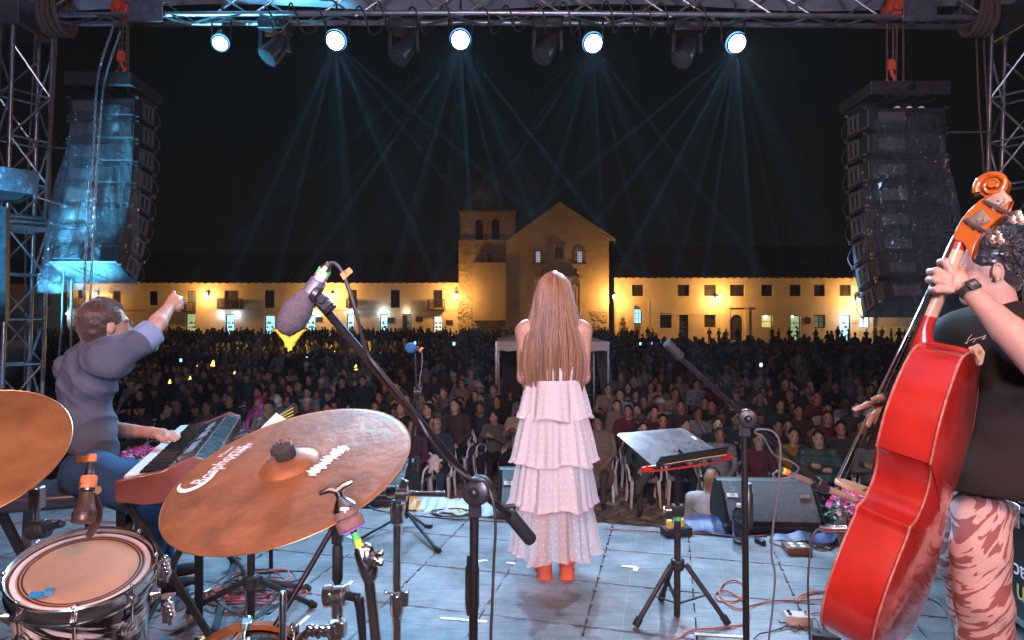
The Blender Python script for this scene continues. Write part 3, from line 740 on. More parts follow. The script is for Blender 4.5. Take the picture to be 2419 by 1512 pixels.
def tower(cpx, Zc, lean, label, flipx=1):
    c = np.array([(cpx-CX)*Zc/F, Zc, 0]); t = thing('truss_tower', label, 'truss tower', (c[0], c[1], GZ))
    offs = [np.array([.06*flipx, -.29, 0]), np.array([.29*flipx, .06, 0]), np.array([-.06*flipx, .29, 0]), np.array([-.29*flipx, -.06, 0])]
    z0, z1 = GZ, 5.25
    def at(k, z): return c+offs[k]+np.array([lean*(z-2.5), 0, z])
    for k in range(4):
        B = MB(); B.tube([at(k, z0), at(k, z1)], .026, 12); B.build('chord', 'aluminium', t)
    step = .56
    for k in range(4):
        k2 = (k+1) % 4; B = MB(); z = z0+.15; i = 0
        while z+step < z1:
            B.tube([at(k, z), at(k2, z)], .014, 6)
            a, b = (k, k2) if i % 2 else (k2, k); B.tube([at(a, z), at(b, z+step)], .014, 6); z += step; i += 1
        B.build('lacing', 'aluminium', t)
    B = MB()
    for z in (2.66, 2.60, 2.72):
        for k in range(4): B.tube([at(k, z), at((k+1) % 4, z)], .026, 8)
    B.build('section_joint', 'aluminium', t)
    B = MB(); B.box(at(0, 5.12)+np.array([-.22*flipx, .2, .06]), (.72, .6, .36)); B.build('head_block', 'dull_steel', t, smooth=None, bevel=.01)
    return t
tower(48, 8.0, .030, 'aluminium lattice tower at the left edge carrying the front truss')
tower(2392, 8.0, -(-.026), 'aluminium lattice tower at the right edge behind the bass player', -1)
# webbing slings round the truss ends
mat('sling', (.10, .065, .045), .85, noise=(30, .4))
for px, lb in ((135, 'brown webbing slings wrapped round the left end of the truss'), (2310, 'brown webbing slings wrapped round the right end of the truss')):
    B = MB()
    for k in range(4):
        c = np.array(W(px-18+12*k, 45, 7.75)); pts = [c+(0.02*math.sin(t+k), .20*math.cos(t), .27*math.sin(t)+.08) for t in np.linspace(0, 2*PI, 16, endpoint=False)]
        B.tube(pts, .032, 6, closed=True)
    tag(B.build('webbing_sling', 'sling', smooth=60), lb, 'sling')
# chains
def chain(pts, label, m='chain_steel', r=.0055, L=.05, w=.018, group=None, step=None):
    P = spline(pts, 12) if len(pts) > 2 else np.array([tuple(p) for p in pts], float)
    seg = np.linalg.norm(np.diff(P, axis=0), axis=1); cum = np.concatenate([[0], np.cumsum(seg)]); n = int(cum[-1]/(L*.78)); B = MB()
    for i in range(n):
        s_ = (i+.5)*cum[-1]/n; j = min(len(P)-2, int(np.searchsorted(cum, s_)-1)); t = (s_-cum[j])/seg[j]; c = P[j]*(1-t)+P[j+1]*t; d = unit(P[j+1]-P[j])
        x = np.cross(d, (0, 1, 0) if i % 2 else (1, .2, 0)); x = unit(x)
        oval = [c+d*(L/2-w/2)*(1 if math.sin(a) > 0 else -1)+d*w/2*math.sin(a)+x*w/2*math.cos(a) for a in np.linspace(.2, 2*PI+.2, 8, endpoint=False)]
        B.tube(oval, r, 4, closed=True)
    o = B.build('chain', m, smooth=60); tag(o, label, 'chain', group); return o
mat('chain_steel', (.30, .26, .22), .4, .9); mat('chain_bright', (.55, .6, .65), .3, 1); mat('chain_rust', (.16, .10, .07), .6, .6)
mat('hoist_red', (.62, .07, .03), .45, noise=(12, .3))
def hoist(px, Z, bary, label, hl):
    t = thing('chain_hoist', label, 'hoist', W(px, 20, Z))
    c = np.array(W(px, 24, Z)); B = MB(); B.lathe([(.05, -.1), (.10, -.095), (.115, -.06), (.115, .06), (.10, .095), (.05, .1)], c, (0, 1, 0), 20); B.lathe([(.04, -.05), (.06, -.04), (.06, .04), (.04, .05)], c+(0, -.1, 0), (0, 1, 0), 12); B.build('gear_case', 'hoist_red', t, bevel=.004)
    B = MB(); B.box(c+(.02, .02, .14), (.09, .14, .12)); B.build('bracket', 'hoist_red', t, bevel=.008)
    zb = np.array(W(px, bary, Z))
    h = thing('lifting_hook', hl, 'hook', zb+(-.02, 0, 0)); q = zb+(-.02, 0, .17)
    B = MB(); B.box(q+(0, 0, .03), (.09, .06, .1)); B.ell(q+(0, 0, .09), (.05, .035, .03)); B.build('block', 'hoist_red', h, bevel=.01)
    B = MB(); B.tube([q+(0, 0, -.02), q+(.01, 0, -.07), q+(.045, 0, -.11), q+(.03, 0, -.16), q+(-.02, 0, -.17), q+(-.06, 0, -.13)], [.018, .018, .02, .022, .018, .01], 8); B.build('hook', 'hoist_red', h)
hoist(290, 7.72, 176, 'red chain hoist on the truss above the left speaker array', 'red lifting hook just above the left speaker frame')
hoist(2108, 7.72, 196, 'red chain hoist on the truss above the right speaker array', 'red lifting hook just above the right speaker frame')
for i, (a, b) in enumerate([(283, 280), (290, 288), (299, 297), (303, 302)]):
    chain([W(a, 50, 7.74), W(b, 176 if i < 3 else 220, 7.74)], ['first', 'second', 'third', 'fourth'][i]+' from the left of the straight chains between red hoist and left speaker array', 'chain_rust', r=.0045, L=.045, group='hoist chains of the left array')
for i, (a, b) in enumerate([(2094, 2095), (2108, 2110), (2118, 2116), (2133, 2133)]):
    chain([W(a, 55, 7.74), W(b, 196 if i else 240, 7.74)], ['first', 'second', 'third', 'fourth'][i]+' from the left of the chains between red hoist and right speaker array', 'chain_rust', r=.0045, L=.045, group='hoist chains of the right array')
chain([W(268, 62, 7.6), W(232, 180, 7.3), W(220, 360, 6.9), W(208, 480, 6.8), W(197, 720, 6.7)], 'left one of the two long bright chains slanting down past the left speakers', 'chain_bright', r=.006, L=.062, w=.022)
chain([W(284, 75, 7.6), W(250, 180, 7.3), W(239, 260, 6.9), W(224, 480, 6.8), W(212, 725, 6.7)], 'right one of the two long bright chains slanting down past the left speakers', 'chain_bright', r=.006, L=.062, w=.022)
chain([W(84, 70, 7.9), W(78, 180, 7.9), W(68, 380, 7.9), W(60, 620, 7.9), W(58, 900, 7.9)], 'rusty chain hanging down inside the left truss tower', 'chain_rust')
chain([W(134, 70, 7.9), W(124, 250, 7.9), W(112, 500, 7.9), W(104, 760, 7.9), W(101, 900, 7.9)], 'rusty chain hanging just right of the left truss tower', 'chain_rust')
chain([W(2305, 80, 7.9), W(2312, 250, 7.9), W(2324, 420, 7.9), W(2330, 640, 7.9)], 'left one of two thin chains hanging before the right truss tower', 'chain_rust', r=.004, L=.04)
chain([W(2322, 80, 7.9), W(2331, 250, 7.9), W(2340, 420, 7.9), W(2346, 640, 7.9)], 'right one of two thin chains hanging before the right truss tower', 'chain_rust', r=.004, L=.04)
chain([W(2368, 500, 7.6), W(2376, 700, 7.6), W(2380, 900, 7.6)], 'heavy rusty chain hanging behind the bass player', 'chain_rust', r=.008, L=.08, w=.03)

# ------------------------------------------------------------------ stage lamps
glow('halo_glow', (.08, .42, 1), 1.8); mat('lamp_body', (.02, .02, .024), .4, .2)
for i, k in enumerate((26, 55, 70, 50, 75)): glow('lens_glow_%d' % i, (.50, .80, 1.0), k)
LN = ['dim blue-white stage lamp, leftmost of the row on the truss', 'bright stage lamp, first of the four bright ones from the left', 'bright stage lamp above the left part of the singer, second of the four bright ones',
      'bright pear-shaped glowing stage lamp, third of the four bright ones', 'bright stage lamp, rightmost on the truss']
for i, (px, py, k) in enumerate(LAMPS):
    c = np.array(W(px, py, TZ-.1)); aim = unit(np.array([(.3 if i else 1.6), -5, -3.4+(.0 if i else -1)])-0)
    t = thing('stage_lamp', LN[i], 'stage lamp', W(px, 55, TZ), 'lamps on the front truss')
    rr = .105 if i else .085
    B = MB(); B.lathe([(rr*.5, -.34), (rr*.9, -.30), (rr*1.05, -.06), (rr*1.2, -.04), (rr*1.2, .012), (rr*1.02, .012), (rr*1.0, -.02)], c, aim, 24, cap=False); B.lathe([(rr*.5, -.34), (.0, -.35)], c, aim, 24, cap=False); B.build('housing', 'lamp_body', t)
    B = MB(); B.lathe([(rr*.98, -.005), (rr*.6, .02), (0, .03)], c, aim, 24, cap=False); B.build('lens', 'lens_glow_%d' % i, t)
    B = MB(); B.lathe([(rr*.98, .012), (rr*1.2, .010), (rr*1.24, -.03)], c, aim, 32, cap=False); B.build('halo_ring', 'halo_glow', t)  # glowing ring added for the blue halo round the lens
    B = MB(); s_ = np.array([1, 0, 0]); q = c-aim*.15
    B.tube([q+s_*rr*1.3, q+s_*rr*1.4+(0, 0, .24), c-aim*.0+(rr*.5, .05, .34), c+(-rr*.5, .05, .34), q-s_*rr*1.4+(0, 0, .24), q-s_*rr*1.3], .012, 6); B.tube([c+(0, .05, .34), c+(0, .05, .5)], .014, 6); B.build('yoke', 'lamp_body', t)
mat('head_glass', (.05, .055, .06), .12, spec=.8)
for i, (px, py) in enumerate([(650, 107), (955, 107), (1293, 105), (1621, 112)]):
    c = np.array(W(px, py, TZ)); t = thing('moving_head_lamp', 'unlit dark moving head lamp left of the %s bright stage lamp' % ['first', 'second', 'third', 'fourth'][i], 'stage lamp', W(px, 60, TZ), 'unlit moving heads on the truss')
    aim = unit(np.array([-.5, -.35, -.8])); B = MB(); B.lathe([(.05, -.2), (.10, -.16), (.12, 0), (.13, .12), (.135, .16), (.12, .165)], c+(0, 0, -.05), aim, 18); B.build('head', 'lamp_body', t, bevel=.004)
    B = MB(); B.lathe([(.118, .166), (0, .18)], c+(0, 0, -.05), aim, 18, cap=False); B.build('lens', 'head_glass', t)
    for s_ in (-1, 1): B = MB(); B.bar(c+(s_*.17, 0, -.08), c+(s_*.16, 0, .16), .05, .09, (0, 1, 0)); B.build('yoke_arm', 'lamp_body', t, bevel=.01)
    B = MB(); B.box(c+(0, 0, .22), (.36, .26, .13)); B.build('base', 'lamp_body', t, bevel=.02)
    B = MB(); B.box(c+(.05, -.135, .225), (.10, .008, .045)); B.build('display', 'head_glass', t, smooth=None)
# cables wound round the truss
rnd = random.Random(3)
for k, px in enumerate((640, 700, 760, 860, 905, 985, 1060, 1150, 1205, 1280, 1340, 1440, 1490, 1530, 1570, 1660)):
    a = np.array(W(px, 34, 7.66)); pts = [a+(-.14, .05, .03), a+(-.05, -.05, .05+rnd.random()*.1), a+(.02, -.06, -.04), a+(.06, .1, -.14-rnd.random()*.06), a+(.14, .3, -.05), a+(.2+rnd.random()*.1, .15, .06)]
    B = MB(); B.tube(spline(pts, 6), .011, 6); o = B.build('lamp_cable', 'cable_black'); tag(o, 'black power cable looped round the lighting truss, %s loop from the left' % ORD[k], 'cable', 'cable loops on the truss')
B = MB(); B.tube(spline([W(380, 18, 7.6), W(420, 44, 7.6), W(470, 56, 7.6), W(520, 48, 7.6), W(600, 30, 7.6), W(640, 62, 7.6), W(662, 76, 7.6), W(690, 40, 7.6)], 8), .009, 6); tag(B.build('lamp_cable', 'cable_black'), 'long sagging black cable between left hoist and first lamps on the truss', 'cable')

# ------------------------------------------------------------------ line arrays
mat('speaker_black', (.013, .013, .014), .5, noise=(15, .4), bump=(120, .15, .001)); mat('handle_grey', (.07, .07, .075), .5, noise=(10, .3)); mat('grille', (.04, .04, .042), .45, .4, bump=(420, .8, .002))
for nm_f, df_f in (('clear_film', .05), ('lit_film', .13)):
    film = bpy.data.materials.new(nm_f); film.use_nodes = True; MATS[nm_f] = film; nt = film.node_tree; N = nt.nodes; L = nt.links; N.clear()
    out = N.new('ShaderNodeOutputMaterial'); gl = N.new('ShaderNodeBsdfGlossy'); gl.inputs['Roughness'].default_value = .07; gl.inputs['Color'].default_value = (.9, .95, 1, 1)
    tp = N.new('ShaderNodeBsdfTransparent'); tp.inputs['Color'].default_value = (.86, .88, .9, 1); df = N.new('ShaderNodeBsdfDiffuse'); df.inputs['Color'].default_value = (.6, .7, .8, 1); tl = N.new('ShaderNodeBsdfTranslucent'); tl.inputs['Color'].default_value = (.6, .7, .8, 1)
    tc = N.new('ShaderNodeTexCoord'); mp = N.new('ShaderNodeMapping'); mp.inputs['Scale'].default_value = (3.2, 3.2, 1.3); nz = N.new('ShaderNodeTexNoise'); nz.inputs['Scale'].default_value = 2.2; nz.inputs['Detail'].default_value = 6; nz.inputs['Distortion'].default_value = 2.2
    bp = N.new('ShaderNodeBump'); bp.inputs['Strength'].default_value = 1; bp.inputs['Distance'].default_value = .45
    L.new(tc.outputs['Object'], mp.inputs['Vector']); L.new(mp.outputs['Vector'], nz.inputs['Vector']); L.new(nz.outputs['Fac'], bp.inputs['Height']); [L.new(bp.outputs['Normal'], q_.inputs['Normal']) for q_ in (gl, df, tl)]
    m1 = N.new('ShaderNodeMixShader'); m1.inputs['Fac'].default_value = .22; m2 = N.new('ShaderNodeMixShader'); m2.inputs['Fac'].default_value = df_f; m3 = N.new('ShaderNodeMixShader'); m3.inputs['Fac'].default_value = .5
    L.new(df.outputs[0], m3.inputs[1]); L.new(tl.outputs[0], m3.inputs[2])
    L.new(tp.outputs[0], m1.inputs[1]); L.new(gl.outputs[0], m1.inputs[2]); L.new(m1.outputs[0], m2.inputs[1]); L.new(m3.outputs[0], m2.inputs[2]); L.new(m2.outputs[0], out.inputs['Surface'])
def line_array(rear_c, yaw, label, bag, logo=False, side=1, pitch0=0, n=8, dp=3.1, w=.77, h=.288, d=.46):
    """rear_c: middle of the rear bar of the fly frame; yaw: turn of the facing direction, clockwise from straight ahead"""
    fy = np.array([math.sin(yaw), math.cos(yaw), 0]); fx = np.array([math.cos(yaw), -math.sin(yaw), 0]); c0 = np.array(tuple(rear_c), float)
    def P(x, y, z): return c0+fx*x+fy*y+np.array([0, 0, z])
    t = thing('line_array', label, 'speaker array', P(0, .3, -.2-n*h))
    B = MB(); B.box(P(0, 0, 0), (w, .07, .15), np.stack([fx, fy, ZZ], 1)); B.box(P(0, .64, -.02), (w, .06, .12), np.stack([fx, fy, ZZ], 1))
    for sx in (-1, 1): B.bar(P(sx*(w/2-.03), .03, 0), P(sx*(w/2-.03), .62, -.02), .05, .13)
    B.bar(P(0, .03, -.02), P(0, .62, -.03), .08, .08); B.build('fly_frame', 'scuffed_black', t, smooth=None, bevel=.006)
    front = np.array([.50, -.16]); pit = R(pitch0)
    for k in range(n):
        pit += R(dp*(.35+.2*k)) if k else 0
        dn = np.array([-math.sin(pit), -math.cos(pit)]); bk = np.array([-math.cos(pit), math.sin(pit)])   # down along the baffle, back
        a = front; b = front+dn*h; a2 = a+bk*d+dn*.045; b2 = b+bk*d-dn*.045
        def Q(p, x): return P(x, p[0], p[1])
        B = MB(); poly = [Q(a+dn*.008, -w/2), Q(b-dn*.008, -w/2), Q(b2, -w/2), Q(a2, -w/2)]; B.prism(poly, fx*w)
        cb = B.build('cabinet', 'speaker_black', t, smooth=None, bevel=.012)
        for sx in (-1, 1):
            B = MB(); xs = sx*(w/2+.004); m = lambda s_, q: Q(a+(bk*d)*s_+dn*(h*q), xs)
            for s0, s1, q0, q1 in ((.12, .62, .14, .24), (.12, .62, .76, .86), (.12, .2, .24, .76), (.54, .62, .24, .76), (.33, .40, .24, .76)):
                B.prism([m(s0, q0), m(s1, q0+(.05 if q0 < .5 else -.05)*s1), m(s1, q1+(.05 if q1 < .5 else -.05)*s1), m(s0, q1)], fx*sx*.012)
            B.build('side_handle', 'handle_grey', cb, smooth=None)
        B = MB()
        for sx in (-1, 1):
            for s_, q in ((.04, .03), (.04, .97), (.93, .12), (.93, .88)): B.cyl(Q(a+bk*d*s_+dn*h*q, sx*(w/2)), Q(a+bk*d*s_+dn*h*q, sx*(w/2+.035)), .016, 8)
        B.build('rigging_pin', 'dull_steel', cb)['kind'] = 'stuff'
        B = MB(); m_ = (a2+b2)/2; B.box(Q(m_+bk*.006, -.18), (.3, .012, .12), np.stack([fx, fy*math.cos(pit)+ZZ*-math.sin(pit), ZZ*math.cos(pit)+fy*math.sin(pit)], 1))
        B.build('rear_panel', 'handle_grey', cb, smooth=None)
        B = MB(); sx = side; q0 = np.array(Q(a+bk*d*.9+dn*h*.3, sx*(w/2+.01))); q1 = np.array(Q(a+bk*d*.9+dn*h*1.25, sx*(w/2+.01)))
        q0 = np.array(Q(a+bk*d*.05+dn*h*.2, sx*(w/2+.01))); q1 = np.array(Q(a+bk*d*.05+dn*h*1.1, sx*(w/2+.01)))
        B.tube(spline([q0, (q0+q1)/2+fx*sx*.03+fy*.06, q1], 8), .005, 5); B.build('link_cable', 'cable_black', cb)
        front = b
    if logo:
        V, Fc = text_mesh('dB', .1, .002, .15); B = MB(); B.add(np.stack([V[:, 0], V[:, 2]*0, V[:, 1]], 1)@np.stack([fx, fy, ZZ], 0)+P(0, -.04, 0), Fc); B.build('logo', 'orange_tape', t, smooth=None)
        B = MB()
        for i in range(3):
            for j in range(2): B.cyl(P(.0+.14*i, .28, -.17-.12*j), P(.0+.14*i, .22, -.17-.12*j), .042, 12)
        B.build('socket', 'white_plastic', t)
    # clear film bag over the rear
    rows = []; x0, x1 = bag
    for i in range(34):
        t_ = i/33; z = -.33-t_*(n*h-.12); back = -.02-.30*t_**2.2-.10*math.sin(t_*PI)-(.16*max(0, t_-.75)*4)*(1 if t_ < .95 else .6); wd = w*.46+.07*math.sin(t_*2.6)
        row = [P(wd, .22-.2*t_, z)]
        for j in range(25):
            s_ = j/24; x = wd-(2*wd)*s_; row.append(P(x+x0*t_, back+.10*abs(2*s_-1)**6+.045*vnoise(np.array([x*4, z*2.2, t_]), 1.0, 3)+.02*math.sin(x*23+z*3)+x1*t_*0, z+.02*math.sin(x*9)))
        row.append(P(-wd, .22-.2*t_, z)); rows.append(row)
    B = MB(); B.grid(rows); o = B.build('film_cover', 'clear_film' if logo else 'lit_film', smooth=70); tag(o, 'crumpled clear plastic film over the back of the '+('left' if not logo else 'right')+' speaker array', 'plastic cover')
    return t
line_array(W(234, 187, 7.45), R(-1), 'hanging black speaker array at the left, cabinets curving down', (-.12, 0), side=1)
line_array(W(2147, 209, 7.2), R(0), 'hanging black speaker array at the right, logo on its frame', (.10, 0), logo=True, side=-1, dp=2.6, w=.90, h=.312)
B = MB(); B.tube([W(92, 346, 7.9), W(168, 352, 7.5)], .008, 6); tag(B.build('tie_cord', 'cable_grey'), 'thin grey cord tying the left speaker array to its tower', 'cord')
B = MB(); B.tube([W(2236, 313, 7.9), W(2352, 312, 7.9)], .010, 6); tag(B.build('tie_cord', 'cable_grey'), 'thin pale cord tying the right speaker array to its tower', 'cord')
B = MB(); B.bar(W(88, 466, 7.3), W(146, 484, 7.4), .01, .05, (0, 1, 0)); tag(B.build('ratchet_strap', 'orange_tape', smooth=None), 'orange strap between the left tower and the film cover', 'strap')
B = MB(); B.tube(spline([W(152, 640, 7.2), W(148, 700, 7.2), W(146, 760, 7.2), W(138, 850, 7.2)], 5), .010, 6); tag(B.build('hanging_cable', 'cable_grey'), 'thin grey cable hanging straight down under the left speakers', 'cable')
B = MB(); B.tube(spline([W(170, 660, 7.2), W(168, 740, 7.2), W(167, 850, 7.2)], 5), .014, 6); tag(B.build('hanging_cable', 'cable_grey'), 'thicker cable hanging down by the keyboard player\'s head', 'cable')
B = MB(); B.tube(spline([W(132, 60, 7.8), W(126, 200, 7.8), W(116, 360, 7.8), W(106, 520, 7.8)], 5), .022, 8); tag(B.build('hanging_rope', 'sling'), 'thick dark rope hanging right of the left tower', 'rope')
# wrapped box at the left edge
t = thing('wrapped_box', 'dark box wrapped in shiny film at the far left edge beside the tower', 'equipment box', W(20, 465, 5.6))
B = MB(); B.prism([W(-40, 400, 5.6), W(86, 412, 5.6), W(86, 445, 5.6), W(40, 474, 5.6), W(-40, 470, 5.6)], (-.1, .16, 0)); B.build('case', 'speaker_black', t, smooth=None, bevel=.01)
rows = [[np.array(W(px, 388+(px+40)*.13+r_*14, 5.56-.012*math.sin(px*.13+r_*2.3))) for px in range(-44, 92, 5)] for r_ in range(5)]
B = MB(); B.grid(rows); B.build('film_wrap', mat('blue_film', (.09, .14, .17), .22, bump=(8, 1, .05), spec=.8), t)
t = thing('lit_panel', 'narrow pale panel catching blue light at the far left edge', 'panel', W(8, 760, 5.8)); B = MB(); B.prism([W(-30, 480, 5.8), W(14, 490, 5.8), W(12, 760, 5.8), W(-30, 760, 5.8)], (0, .05, 0)); B.build('sheet', 'dull_steel', t, smooth=None)

# ------------------------------------------------------------------ things out on the plaza
t = thing('canopy_tent', 'white pop-up canopy with a low peaked roof among the public behind the singer', 'tent', (X(1305, 16), 17.5, GZ))
mat('tent_fabric', (.78, .74, .72), .8, noise=(2, .15)); mat('tent_mesh', (.05, .05, .055), .8)
x0, x1, y0, y1 = X(1172, 16), X(1436, 16), 16.0, 18.8; zv = H(829, 16); ze = H(807, 16); zpk = H(770, 17.4)
B = MB(); xm_, ym_ = (x0+x1)/2, (y0+y1)/2; cs = [(x0, y0, ze), (x1, y0, ze), (x1, y1, ze), (x0, y1, ze)]
for i in range(4): B.add([cs[i], cs[(i+1) % 4], (xm_, ym_, zpk)], [(0, 1, 2)])
B.build('canopy', 'tent_fabric', t, smooth=None)
B = MB()
for i in range(4):
    a = np.array(cs[i]); b = np.array(cs[(i+1) % 4]); rows = [[a+(b-a)*q/20+(0, 0, -.0-(ze-zv)*r_+.015*math.sin(q*2.1)*r_) for q in range(21)] for r_ in (0, .5, 1)]; B.grid(rows)
B.build('valance', 'tent_fabric', t, smooth=None)
for c_ in cs: B = MB(); B.box(((c_[0]), c_[1], (GZ+ze)/2), (.05, .05, ze-GZ)); B.build('leg', 'dull_steel', t, smooth=None)
B = MB(); rows = [[(x1+.02+.25*r_, y0+.1+(y1-y0-.2)*q/8, zv+.05-(zv-GZ)*r_*.92) for q in range(9)] for r_ in np.linspace(0, 1, 6)]; B.grid(rows); B.build('side_wall', 'tent_fabric', t, smooth=None)
B = MB(); B.box((xm_, y1-.05, (GZ+zv)/2), (x1-x0-.2, .03, zv-GZ-.1)); B.build('back_wall', 'tent_mesh', t, smooth=None)
B = MB()
for z in (GZ+.15, GZ+1.05): B.tube([(x0-.3, y0-.5, z), (x1+.3, y0-.5, z)], .02, 6)
for x in np.arange(x0-.3, x1+.35, .13): B.tube([(x, y0-.5, GZ+.15), (x, y0-.5, GZ+1.05)], .008, 4)
tag(B.build('crowd_barrier', 'dull_steel', smooth=None), 'low metal crowd barrier in front of the white canopy', 'barrier')
t = thing('stone_monument', 'Y-shaped stone monument glowing yellow in lamplight among the public', 'monument', (X(685, 30), 30, GZ))
mat('pale_stone', (.55, .46, .30), .75, noise=(3, .3), bump=(8, .5, .03))
B = MB(); c = np.array([X(685, 30), 30, 0])
bb = Body(); bb.surf([('c', c+(0, 0, GZ), c+(0, 0, .15), .36, .22, 0), ('c', c+(0, 0, .2), c+(.5, 0, .72), .2, .13, 0), ('c', c+(0, 0, .2), c+(-.5, 0, .72), .2, .13, 0), ('e', c+(.55, 0, .82), (.3, .25, .08), None, 0), ('e', c+(-.55, 0, .82), (.3, .25, .08), None, 0)], .06, .12)
bb.build('column', 'pale_stone', t, smooth=180)
point('monument_lamp', c+(.1, -1.4, .3), (1, .62, .1), 260, .1); point('monument_lamp', c+(3.4, -2.2, .2), (1, .6, .1), 240, .1)
# ------------------------------------------------------------------ people on the stage
def set_uv(o, fn):
    me = o.data; uv = me.uv_layers.new(name='UVMap'); org = WLOC[o.name] if o.parent is None else WLOC[o.parent.name]
    co = np.array([v.co[:] for v in me.vertices])+org; UVv = fn(co); li = np.array([l.vertex_index for l in me.loops]); out = UVv[li]
    # keep faces off the seam in one piece
    for p in me.polygons:
        s_ = slice(p.loop_start, p.loop_start+p.loop_total); u = out[s_, 0]
        if u.max()-u.min() > .5*fn.period: u[u < fn.period/2] += fn.period
    uv.data.foreach_set('uv', out.ravel())
def hair_mat(name, c1, c2, rough=.34):
    m = mat(name, c1, rough, spec=.5); N, L, P = nodes(m); g = N.new('ShaderNodeNewGeometry'); r = N.new('ShaderNodeValToRGB')
    r.color_ramp.elements[0].color = (*c1, 1); r.color_ramp.elements[1].color = (*c2, 1); L.new(g.outputs['Random Per Island'], r.inputs['Fac']); L.new(r.outputs['Color'], P.inputs['Base Color'])
    P.inputs['Anisotropic'].default_value = .7; P.inputs['Sheen Weight'].default_value = .25
hair_mat('hair_auburn', (.10, .042, .020), (.38, .20, .10), .38); hair_mat('hair_brown', (.022, .011, .008), (.09, .045, .028), .5); hair_mat('hair_black', (.006, .006, .008), (.04, .035, .035), .3)
def cloth(name, color, rough=.8, fold=9, **kw):
    return mat(name, color, rough, spec=.2, noise=(fold, .18), bump=(260, .25, .0015), **kw)

# ---------------- singer, seen from behind
SX, SY = .240, 3.63
sg = thing('person', 'long-haired woman in a tiered white dotted dress seen from behind at centre stage', 'person', (SX, SY, 0))
def P3(x, y, z): return np.array([SX+x, SY+y, z])
b = Body(); pr = [('e', P3(0, .03, 1.625), (.075, .09, .11), None, 0), ('c', P3(0, .01, 1.42), P3(0, .02, 1.56), .055, .045, 0),
      ('c', P3(-.13, .02, 1.425), P3(.13, .02, 1.425), .055, .055, 0), ('e', P3(0, .02, 1.27), (.15, .09, .2), None, 0), ('e', P3(0, .02, 1.0), (.15, .10, .14), None, 0)]
for s_ in (-1, 1):
    pr += [('e', P3(s_*.165, .02, 1.415), (.05, .05, .055), None, 0), ('c', P3(s_*.178, .02, 1.40), P3(s_*.172, .03, 1.15), .041, .036, 0), ('c', P3(s_*.172, .03, 1.14), P3(s_*.055, .25, 1.32), .036, .024, 0),
           ('c', P3(s_*.075, .02, .9), P3(s_*.066, .02, .50), .085, .055, 0), ('c', P3(s_*.066, .02, .5), P3(s_*.064, -.0, .38), .055, .052, 0), ('c', P3(s_*.064, -.005, .38), P3(s_*.063, .02, .13), .052, .032, 0),
           ('c', P3(s_*.063, .0, .10), P3(s_*.07, .13, .075), .035, .03, 0)]
    for q in range(4): pr.append(('c', P3(s_*.05, .26, 1.33), P3(s_*(.02), .30, 1.36+.018*(q-1.5)), .016, .009, 0))
b.surf(pr, .014, .03); b.build('body', 'skin', sg, smooth=180)
# platform shoes
mat('shoe_orange', (.62, .12, .05), .5)
for s_, dx in ((-1, -.053), (1, .073)):
    B = MB(); c = P3(dx, .02, 0)
    hp = [(-.042, -.045), (-.046, -.02), (-.04, .03), (.04, .03), (.046, -.02), (.042, -.045), (.02, -.06), (-.02, -.06)]
    lo_ = [(c[0]+x*.95, c[1]+y, .002) for x, y in hp]; hi_ = [(c[0]+x*.88, c[1]+y*.95+.0, .075) for x, y in hp]; B.grid([lo_, hi_], wrap=True); B.add(lo_, [tuple(range(8))]); B.add(hi_, [tuple(range(8))])
    B.ell(c+(0, -.005, .085), (.040, .052, .035), 14, 8); B.box(c+(s_*.012, .13, .018), (.085, .12, .034)); B.box(c+(s_*.02, .15, .05), (.08, .10, .05))
    B.build('shoe', 'shoe_orange', sg, bevel=.008, smooth=50)
